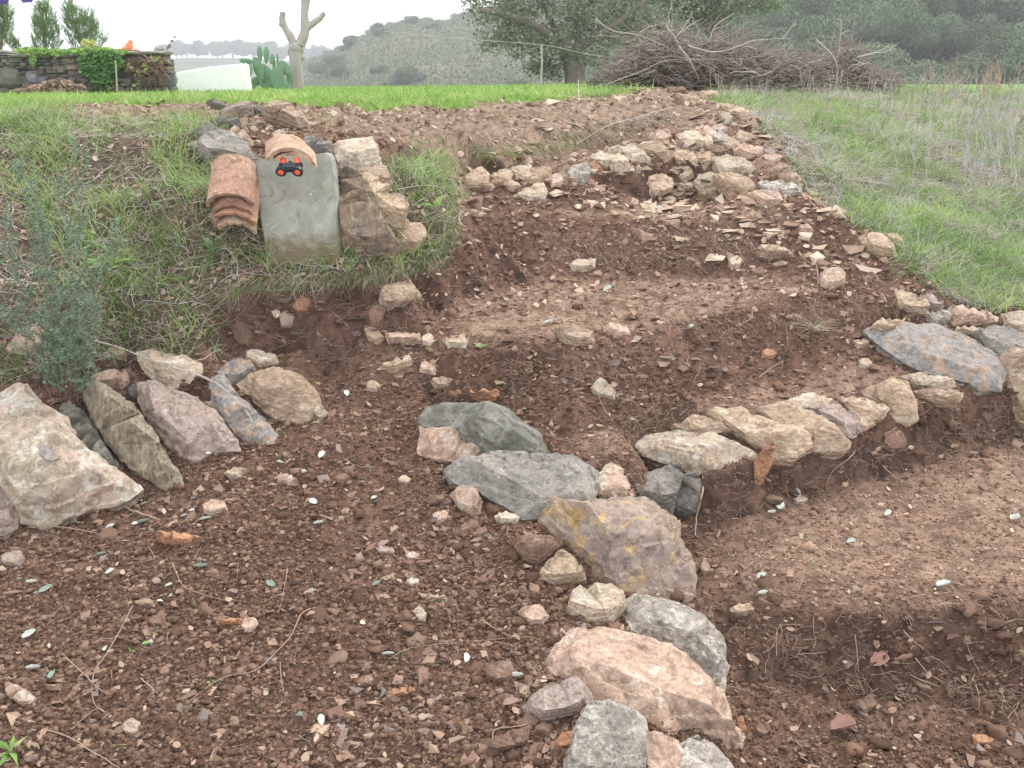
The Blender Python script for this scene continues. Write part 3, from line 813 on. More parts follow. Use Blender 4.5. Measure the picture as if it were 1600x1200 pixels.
# centre: edging stones of the lower terrace
rock([(660, 655), (672, 637), (720, 633), (765, 631), (800, 650), (832, 672), (856, 702), (850, 713), (800, 714), (768, 715), (750, 695), (715, 678), (668, 666)], 'green',
     'dark green-grey slab at the head of the stone edging, dead leaves at its foot', 'slab', lean=48, relief=.16, group=G_EDGE,
     inner=[(690, 645, .08), (760, 645, .15), (745, 680, .15), (800, 690, .13), (835, 700, .05), (780, 705, .1)], detail=1.3)
rock([(654, 700), (660, 664), (690, 668), (706, 668), (735, 687), (758, 700), (752, 718), (720, 723), (690, 718), (658, 710)], 'pink', 'pinkish block tucked against the left of the green-grey slab', lean=42, relief=.2, group=G_EDGE,
     inner=[(670, 680, .15), (705, 678, .17), (740, 702, .14), (675, 705, .14)])
rock([(699, 735), (730, 716), (780, 711), (840, 712), (890, 714), (930, 738), (928, 770), (922, 792), (885, 803), (850, 806), (816, 809), (790, 787), (750, 765), (712, 752)], 'grey',
     'wide flat grey slab with a brown left face below the green-grey slab', 'slab', lean=60, relief=.1, group=G_EDGE, thick=.3,
     inner=[(735, 728, .07), (790, 720, .08), (900, 728, .08), (905, 780, .09), (850, 792, .08), (775, 755, .09)], detail=1.5)
rock([(704, 776), (716, 761), (740, 762), (752, 783), (749, 803), (736, 805), (716, 791)], 'pink', 'rounded pink stone lying against the left side of the wide grey slab', lean=45, group=G_EDGE)
rock([(922, 757), (940, 738), (955, 724), (975, 735), (995, 770), (1001, 788), (965, 786), (932, 782)], 'pink', 'peaked pinkish brown stone standing on the wide grey slab', lean=40, relief=.25, group=G_EDGE,
     inner=[(955, 740, .15), (968, 765, .22), (940, 768, .12), (985, 778, .08)])
rock([(965, 738), (1000, 747), (1030, 735), (1060, 728), (1058, 750), (1048, 802), (1020, 795), (985, 765)], 'grey', 'dark grey stone standing behind the peaked pinkish stone', lean=35, group=G_EDGE)
rock([(1050, 760), (1068, 742), (1088, 738), (1096, 760), (1088, 800), (1062, 812), (1050, 800)], 'dark', 'dark mossy stone under the left end of the step edging row', lean=20, group=G_EDGE)
rock([(835, 795), (850, 789), (905, 790), (965, 785), (1010, 784), (1050, 813), (1057, 840), (1062, 857), (1078, 880), (1081, 915), (1068, 946), (1040, 936), (1000, 928), (970, 926), (940, 905), (903, 870), (870, 835), (850, 815)], 'ochre',
     'large purple-brown slab with ochre yellow patches and a dark broken left face', 'boulder', lean=52, relief=.14, group=G_EDGE, thick=.4,
     inner=[(856, 795, .08), (885, 822, .2), (908, 826, .21), (935, 868, .23), (955, 912, .16), (1000, 795, .1), (1040, 840, .16), (1060, 895, .12), (990, 890, .2), (1045, 925, .06)], detail=1.7)
rock([(798, 846), (830, 838), (878, 843), (865, 862), (842, 874), (820, 868)], 'brown', 'thin brown flat stone left of the ochre-patched slab', lean=58, group=G_EDGE)
rock([(835, 905), (858, 877), (878, 860), (903, 883), (915, 905), (885, 912)], 'tan', 'tan wedge stone half sunk in soil left of the ochre-patched slab', lean=48, group=G_EDGE)
rock([(885, 955), (893, 932), (930, 916), (957, 914), (972, 925), (976, 945), (955, 976), (922, 972)], 'pale', 'pale cream rounded stone between the ochre-patched slab and the large pink slab', lean=52, relief=.22, group=G_EDGE, detail=1.3)
rock([(962, 970), (975, 945), (1000, 928), (1040, 932), (1062, 940), (1100, 965), (1125, 1000), (1134, 1040), (1126, 1076), (1100, 1066), (1060, 1035), (1010, 1005)], 'mottle',
     'grey and pink rugged stone between the ochre-patched slab and the large pink slab', 'boulder', lean=50, relief=.2, group=G_EDGE,
     inner=[(1000, 945, .1), (1050, 955, .16), (1095, 985, .17), (1075, 1010, .2), (1115, 1040, .12), (1020, 985, .16), (1110, 1062, .04)], detail=1.6)
rock([(850, 1052), (868, 1020), (882, 995), (897, 979), (925, 981), (965, 1000), (1030, 1020), (1090, 1065), (1130, 1100), (1157, 1147), (1152, 1168), (1120, 1160), (1095, 1146), (1040, 1143), (1000, 1133), (950, 1105), (915, 1085), (885, 1066)], 'pink',
     'large pale pink slab, the longest stone of the edging, dark along its underside', 'boulder', lean=56, relief=.13, group=G_EDGE, thick=.35,
     inner=[(905, 992, .06), (960, 1015, .13), (1035, 1040, .15), (1100, 1090, .12), (1140, 1145, .07), (1095, 1130, .12), (1010, 1110, .15), (930, 1070, .13), (885, 1045, .09)], detail=1.8)
rock([(818, 1105), (832, 1088), (860, 1070), (900, 1060), (920, 1082), (927, 1105), (880, 1118), (843, 1128), (825, 1122)], 'rose', 'rose stone with a mossy face at the lower left of the large pink slab', lean=46, relief=.22, group=G_EDGE, detail=1.2)
rock([(882, 1215), (890, 1175), (905, 1130), (925, 1100), (960, 1096), (1005, 1128), (1009, 1160), (1003, 1225), (940, 1240)], 'mottle', 'grey and white mottled stone below the large pink slab', 'boulder', lean=50, relief=.16, group=G_EDGE, detail=1.6)
rock([(1003, 1145), (1035, 1146), (1058, 1160), (1072, 1185), (1062, 1225), (1005, 1225)], 'pink', 'pink stone cut off by the bottom edge of the photo, between two grey ones', lean=50, group=G_EDGE)
rock([(1058, 1170), (1090, 1150), (1120, 1172), (1152, 1215), (1120, 1240), (1060, 1240)], 'mottle', 'lowest grey-white stone of the edging, cut off by the bottom of the photo', lean=50, group=G_EDGE)
rock([(864, 1165), (878, 1145), (898, 1142), (901, 1155), (893, 1170), (872, 1172)], 'orange', 'small salmon-coloured stone beside the mottled grey and white stone', lean=50)
rock([(757, 1178), (770, 1160), (795, 1143), (825, 1136), (823, 1156), (790, 1173), (766, 1182)], 'brown', 'flat brown stone with a mossy edge at the bottom centre', lean=48)
rock([(758, 1047), (768, 1035), (795, 1034), (802, 1045), (798, 1062), (776, 1070), (761, 1062)], 'brown', 'round crusty brown stone left of the large pink slab', lean=45, relief=.3)
rock([(811, 958), (818, 948), (842, 946), (857, 962), (848, 975), (825, 976)], 'pink', 'small pink angular stone left of the pale cream stone', lean=45)
# row edging the lowest step
rock([(990, 692), (1040, 678), (1075, 673), (1110, 675), (1160, 700), (1182, 715), (1168, 727), (1110, 733), (1082, 742), (1045, 723), (1008, 708)], 'pale',
     'wide pale slab with a grey broken front at the left end of the step edging', 'slab', lean=62, relief=.08, group=G_ROW, thick=.25,
     inner=[(1045, 684, .03), (1105, 682, .04), (1160, 710, .09), (1085, 722, .13), (1040, 708, .09)], detail=1.5)
rock([(1178, 722), (1195, 700), (1208, 689), (1206, 725), (1190, 755), (1180, 757)], 'orange', 'upright orange-brown stone wedged at the right end of the wide pale slab', lean=15, group=G_ROW)
rock([(1108, 640), (1160, 638), (1215, 662), (1262, 680), (1266, 697), (1242, 713), (1210, 717), (1198, 697), (1150, 665)], 'tan',
     'tan step edging stone, second from the left of the row', lean=58, relief=.12, group=G_ROW, thick=.3,
     inner=[(1160, 646, .03), (1215, 672, .07), (1252, 685, .12), (1225, 693, .16), (1205, 690, .12)], detail=1.3)
rock([(1185, 640), (1240, 628), (1290, 655), (1326, 688), (1322, 700), (1290, 704), (1268, 702), (1262, 682), (1225, 662)], 'tan',
     'dusty tan step edging stone in the middle of the row, dark hollow in its front', lean=58, relief=.12, group=G_ROW, thick=.3,
     inner=[(1240, 640, .03), (1290, 668, .07), (1312, 690, .1), (1275, 687, .15)], detail=1.3)
rock([(1258, 625), (1300, 628), (1345, 655), (1345, 675), (1326, 684), (1308, 668), (1280, 650)], 'rose', 'grey-fronted step edging stone right of the middle one', lean=55, relief=.14, group=G_ROW, thick=.3)
rock([(1312, 622), (1350, 622), (1388, 638), (1384, 650), (1358, 656), (1330, 640)], 'tan', 'thin flat step edging stone left of the rounded end stone', lean=60, relief=.1, group=G_ROW, thick=.25)
rock([(1372, 602), (1395, 590), (1418, 598), (1430, 622), (1434, 655), (1416, 667), (1400, 656), (1385, 637), (1374, 618)], 'tan', 'rounded tan stone standing upright at the right end of the step edging', lean=25, relief=.25, group=G_ROW,
     inner=[(1390, 602, .1), (1412, 612, .2), (1420, 640, .18), (1412, 655, .1), (1395, 630, .2)])
rock([(1408, 588), (1440, 583), (1470, 594), (1492, 602), (1478, 609), (1445, 602)], 'pale', 'thin pale flat stone behind the rounded end stone', lean=62, relief=.1, thick=.2, group=G_ROW)
rock([(1050, 668), (1085, 650), (1120, 655), (1140, 672), (1105, 680)], 'tan', 'dusty flat stone sunk behind the gap between the first two edging stones', lean=60, relief=.1, group=G_ROW, thick=.25)
rock([(1225, 628), (1262, 614), (1300, 622), (1290, 636), (1255, 636)], 'pale', 'thin pale slab lying behind the middle of the step edging', lean=62, relief=.08, group=G_ROW, thick=.2)
rock([(1345, 612), (1368, 602), (1392, 618), (1388, 640), (1365, 632)], 'tan', 'thin tan slab tucked against the left of the rounded end stone', lean=55, relief=.12, group=G_ROW, thick=.3)
rock([(1336, 648), (1358, 648), (1366, 664), (1350, 674), (1338, 668)], 'pink', 'small pinkish chock stone under the thin flat edging stone', lean=35, relief=.2, group=G_ROW, thick=.3)
rock([(1430, 612), (1470, 606), (1505, 614), (1498, 628), (1455, 626)], 'tan', 'tan flat stone between the rounded end stone and the large flat slab', lean=60, relief=.1, group=G_ROW, thick=.25)
# right hand: big slab and neighbours
rock([(1355, 518), (1385, 510), (1415, 504), (1460, 509), (1510, 527), (1560, 558), (1577, 573), (1562, 598), (1556, 608), (1530, 606), (1490, 591), (1440, 578), (1400, 556), (1376, 538)], 'blue',
     'very large flat blue-grey slab lying at the right end of the lowest step', 'slab', lean=66, relief=.07, thick=.16,
     inner=[(1400, 518, .04), (1460, 520, .05), (1520, 545, .05), (1560, 575, .05), (1530, 592, .06), (1450, 568, .06), (1405, 542, .05)], detail=1.6)
rock([(1566, 560), (1585, 545), (1610, 548), (1640, 600), (1640, 660), (1605, 672), (1588, 655), (1573, 612)], 'tan', 'upright brown-tan stone at the right edge under the large flat slab', 'boulder', lean=22, relief=.2)
rock([(1518, 518), (1560, 512), (1620, 526), (1620, 555), (1585, 548), (1572, 562), (1540, 538)], 'grey', 'flat grey slab behind the large flat slab at the right edge', 'slab', lean=60, relief=.1)
rock([(1362, 512), (1372, 502), (1412, 499), (1405, 514), (1378, 522)], 'tan', 'small tan flat stone on the left end of the large flat slab', lean=58)
rock([(1399, 456), (1413, 453), (1440, 473), (1452, 490), (1430, 492), (1404, 480)], 'tan', 'tan wedge stone standing above the left end of the large flat slab', lean=40)
rock([(1445, 492), (1470, 487), (1490, 480), (1500, 486), (1482, 506), (1455, 507)], 'mottle', 'grey knobbly stone above the middle of the large flat slab', lean=45)
rock([(1478, 490), (1500, 483), (1528, 487), (1558, 495), (1555, 504), (1520, 506), (1490, 508)], 'pink', 'long pinkish flat stone above the right half of the large flat slab', lean=52)
rock([(1484, 520), (1505, 512), (1532, 513), (1528, 524), (1500, 526)], 'pale', 'small pale stone resting on the top edge of the large flat slab', lean=55)
rock([(1566, 492), (1600, 488), (1620, 498), (1618, 524), (1590, 524), (1570, 510)], 'pale', 'pale angular stone at the right edge beyond the large flat slab', lean=45)
rock([(1428, 470), (1450, 460), (1475, 478), (1470, 487), (1450, 484)], 'rose', 'rose stone behind the knobbly grey one beside the grass', lean=50)
# upper step edging
UP = [([(724, 285), (735, 272), (752, 263), (762, 273), (757, 288), (729, 292)], 'tan', 'greenish tan block at the left end of the upper stone row', 45),
 ([(768, 275), (790, 264), (800, 272), (795, 283), (775, 284)], 'tan', 'low tan stone second from the left end of the upper stone row', 50),
 ([(800, 263), (828, 260), (834, 277), (820, 286), (807, 276)], 'pale', 'pale notched stone in the left half of the upper stone row', 45),
 ([(830, 264), (860, 261), (856, 280), (842, 287), (829, 284)], 'tan', 'tan V-shaped stone in the left half of the upper stone row', 42),
 ([(858, 276), (872, 272), (881, 286), (862, 291)], 'pink', 'small pinkish stone between the V-shaped and the grey rounded one', 42),
 ([(874, 274), (882, 264), (889, 288), (880, 288)], 'tan', 'narrow upright tan sliver left of the grey rounded stone', 35),
 ([(887, 266), (902, 260), (918, 259), (920, 272), (911, 288), (892, 287)], 'mottle', 'grey rounded stone in the middle of the upper row', 35),
 ([(918, 258), (932, 252), (941, 268), (938, 274), (922, 268)], 'orange', 'rusty brown stone right of the grey rounded stone', 45),
 ([(806, 306), (822, 297), (846, 288), (852, 300), (848, 311), (826, 313)], 'pale', 'pale flat stone fallen below the upper row', 40),
 ([(925, 243), (955, 240), (972, 250), (986, 264), (960, 266), (934, 253)], 'pale', 'long pale slanting stone right of the rusty brown one', 48),
 ([(950, 235), (985, 228), (1004, 238), (1012, 256), (988, 254), (966, 242)], 'pale', 'cream slanting stone with a grey underside in the upper row', 48),
 ([(958, 250), (980, 254), (1001, 263), (1003, 271), (984, 270)], 'pale', 'thin whitish stone under the cream slanting one', 45),
 ([(995, 229), (1028, 224), (1050, 243), (1036, 252), (1030, 246), (1008, 240)], 'tan', 'brown-tan stone at the right end of the slanting row', 48),
 ([(1010, 287), (1016, 277), (1036, 274), (1047, 283), (1047, 297), (1030, 306), (1014, 300)], 'pink', 'squarish pinkish stone below the right end of the upper row', 35),
 ([(740, 292), (760, 284), (780, 288), (770, 296), (748, 297)], 'pink', 'small pink flat stone under the left end of the upper row', 50),
 ([(782, 290), (800, 283), (812, 290), (800, 297)], 'tan', 'small tan stone left of the fallen pale flat stone', 50)]
for pts, mt, lb, ln in UP: rock(pts, mt, lb, lean=ln, group=G_UP, relief=.15, grow=1.13)
HEAP = [([(1022, 220), (1027, 206), (1044, 202), (1048, 214), (1037, 223)], 'pink', 'rounded pinkish stone at the left edge of the stone heap', 40),
 ([(1010, 218), (1018, 208), (1024, 212), (1022, 222)], 'tan', 'tiny tan stone left of the rounded pinkish one', 40),
 ([(1036, 200), (1052, 196), (1062, 208), (1056, 216), (1048, 212)], 'brown', 'brown stone behind the rounded pinkish one on the heap', 40),
 ([(1061, 212), (1078, 206), (1110, 219), (1104, 231), (1078, 226)], 'pale', 'flat cream stone high on the heap', 50),
 ([(1083, 203), (1105, 199), (1127, 215), (1112, 219), (1096, 210)], 'pink', 'long pinkish stone behind the flat cream stone', 50),
 ([(1110, 199), (1128, 195), (1136, 204), (1122, 209)], 'pale', 'small pale stone at the top of the heap', 50),
 ([(1112, 216), (1128, 206), (1145, 222), (1132, 228)], 'mottle', 'grey stone near the top of the heap beside the grass', 45),
 ([(1050, 242), (1064, 234), (1080, 240), (1088, 252), (1084, 260), (1064, 257)], 'tan', 'rough tan stone on the left flank of the heap', 42),
 ([(1066, 222), (1085, 226), (1088, 238), (1068, 234)], 'rose', 'rose-grey stone under the flat cream stone', 45),
 ([(1081, 240), (1100, 234), (1121, 250), (1110, 252), (1101, 263), (1092, 255)], 'tan', 'tan forked stone in the middle of the heap', 42),
 ([(1100, 230), (1120, 228), (1140, 238), (1122, 246), (1104, 240)], 'brown', 'brown dusty stone above the forked one', 48),
 ([(1119, 249), (1138, 244), (1160, 252), (1174, 263), (1168, 272), (1130, 270)], 'pale', 'big cream block in the middle of the heap', 45),
 ([(1084, 287), (1092, 278), (1107, 271), (1124, 277), (1122, 294), (1097, 299)], 'pale', 'whitish block at the foot of the heap', 38),
 ([(1058, 262), (1075, 260), (1082, 275), (1070, 283), (1058, 276)], 'tan', 'small tan stone left of the whitish block', 42),
 ([(1058, 288), (1078, 285), (1082, 292), (1064, 294)], 'pale', 'thin pale stone lying left of the whitish block', 52),
 ([(1119, 273), (1148, 274), (1165, 283), (1176, 291), (1165, 303), (1138, 292)], 'tan', 'tan wedge stone right of the whitish block', 45),
 ([(1148, 229), (1190, 230), (1194, 245), (1166, 246), (1152, 240)], 'pink', 'pale pinkish stone at the right rim of the heap', 48),
 ([(1172, 259), (1184, 250), (1202, 254), (1216, 268), (1206, 279), (1182, 271)], 'brown', 'brown-tan block near the right rim of the heap', 42),
 ([(1204, 250), (1214, 252), (1232, 265), (1251, 287), (1242, 293), (1222, 284), (1212, 270)], 'tan', 'long slanting tan stone at the outer corner of the heap', 42),
 ([(1190, 284), (1220, 286), (1248, 293), (1249, 304), (1222, 306), (1200, 300)], 'mottle', 'long grey-tan stone at the lower right corner of the heap', 42),
 ([(1172, 302), (1200, 300), (1225, 308), (1220, 320), (1190, 322)], 'pink', 'pink-tan stone just under the lower right corner of the heap', 48),
 ([(1094, 302), (1120, 294), (1130, 300), (1120, 308)], 'tan', 'flat tan stone in front of the whitish block', 52),
 ([(1130, 302), (1145, 296), (1152, 306), (1140, 312)], 'brown', 'small brown stone at the foot of the tan wedge stone', 48),
 ([(1128, 166), (1150, 168), (1172, 182), (1158, 184), (1142, 176)], 'tan', 'thin tan slab on the crest beside the grass', 55),
 ([(1122, 174), (1138, 177), (1143, 189), (1132, 192)], 'pale', 'small pale stone below the thin tan slab on the crest', 40),
 ([(1055, 148), (1075, 149), (1097, 160), (1082, 164)], 'tan', 'flat tan stone on the crest in front of the brush pile', 55),
 ([(1044, 136), (1066, 138), (1072, 146), (1050, 147)], 'brown', 'brown flat stone at the foot of the brush pile', 50),
 ([(1094, 144), (1120, 143), (1122, 152), (1098, 153)], 'tan', 'low tan stone right of the brush pile foot, at the grass edge', 50),
 ([(1155, 205), (1175, 212), (1170, 222), (1150, 218)], 'tan', 'small tan stone at the grass edge above the heap', 45),
 ([(1195, 225), (1210, 235), (1205, 246), (1193, 240)], 'rose', 'small rose stone at the grass edge beside the heap', 45)]
for pts, mt, lb, ln in HEAP: rock(pts, mt, lb, lean=ln, group=G_HEAP, relief=.14, grow=1.12)
# rocks around the upright slab
SL = [([(520, 228), (535, 221), (560, 218), (580, 224), (588, 240), (597, 266), (575, 264), (550, 258), (530, 250)], 'lichen', 'white weathered rock at the upper right of the upright slab', 35),
 ([(552, 262), (575, 256), (595, 262), (611, 288), (610, 298), (585, 290), (562, 275)], 'tan', 'brown-tan rock under the white weathered one', 35),
 ([(532, 262), (545, 252), (556, 258), (570, 300), (590, 328), (610, 362), (622, 382), (610, 397), (560, 399), (536, 385), (528, 350), (536, 305)], 'wood', 'tall brown and grey rock leaning right of the upright slab', 30),
 ([(561, 271), (580, 275), (600, 295), (622, 320), (638, 347), (632, 353), (610, 351), (588, 328), (570, 298)], 'tan', 'long reddish tan rock lying on the tall brown rock', 35),
 ([(616, 362), (635, 351), (656, 348), (664, 372), (645, 394), (626, 386)], 'tan', 'blocky tan stone at the lower right of the tall brown rock', 38),
 ([(519, 308), (533, 286), (544, 297), (536, 325), (524, 331)], 'pink', 'small pinkish stone between the upright slab and the tall brown rock', 30),
 ([(516, 264), (530, 257), (541, 270), (538, 284), (520, 286)], 'brown', 'small brown stone above the pinkish one beside the slab', 35),
 ([(313, 238), (322, 214), (345, 205), (370, 214), (388, 228), (396, 246), (380, 256), (325, 258)], 'grey', 'big dark grey rock above the stack of clay tiles', 40),
 ([(298, 212), (312, 198), (330, 193), (342, 202), (328, 216), (316, 221), (303, 219)], 'dark', 'dark rock with a broken black face above the clay tiles', 38),
 ([(297, 222), (318, 222), (322, 234), (304, 238)], 'blue', 'pale blue-grey stone left of the big dark grey rock', 45),
 ([(357, 208), (367, 197), (382, 207), (395, 222), (393, 230), (378, 224)], 'tan', 'small tan wedge stone on the big dark grey rock', 38),
 ([(330, 190), (350, 182), (376, 192), (368, 203), (345, 203)], 'dark', 'dark flat stone behind the small tan wedge', 50),
 ([(412, 177), (424, 167), (458, 170), (472, 180), (484, 198), (478, 204), (450, 195), (424, 187)], 'tan', 'large tan slanting slab above the upright slab', 50),
 ([(342, 172), (375, 165), (393, 167), (396, 178), (352, 183)], 'rose', 'flat rose-brown stone on the crest above the clay tiles', 50),
 ([(395, 172), (405, 166), (422, 165), (416, 181), (400, 183)], 'dark', 'dark stone against the left end of the large tan slab', 45),
 ([(324, 163), (332, 157), (346, 160), (356, 168), (336, 171)], 'dark', 'small dark stone at the lawn edge', 50),
 ([(468, 222), (490, 218), (518, 232), (530, 250), (512, 248), (488, 240)], 'grey', 'thin grey stone behind the tiles on top of the slab', 50),
 ([(425, 208), (436, 203), (446, 208), (440, 218), (428, 218)], 'pale', 'small pale stone left of the tiles on the slab', 45),
 ([(590, 262), (606, 266), (612, 284), (600, 282)], 'tan', 'small tan stone right of the brown-tan rock', 40),
 ([(362, 335), (372, 345), (345, 355), (330, 348), (322, 338)], 'tan', 'pale sliver of stone at the foot of the clay tiles', 45)]
for pts, mt, lb, ln in SL: rock(pts, mt, lb, lean=ln, group=G_SLAB, relief=.22, embed=-.16 if 'long reddish' in lb else (-.08 if 'blocky tan' in lb or 'white weathered' in lb else .01))
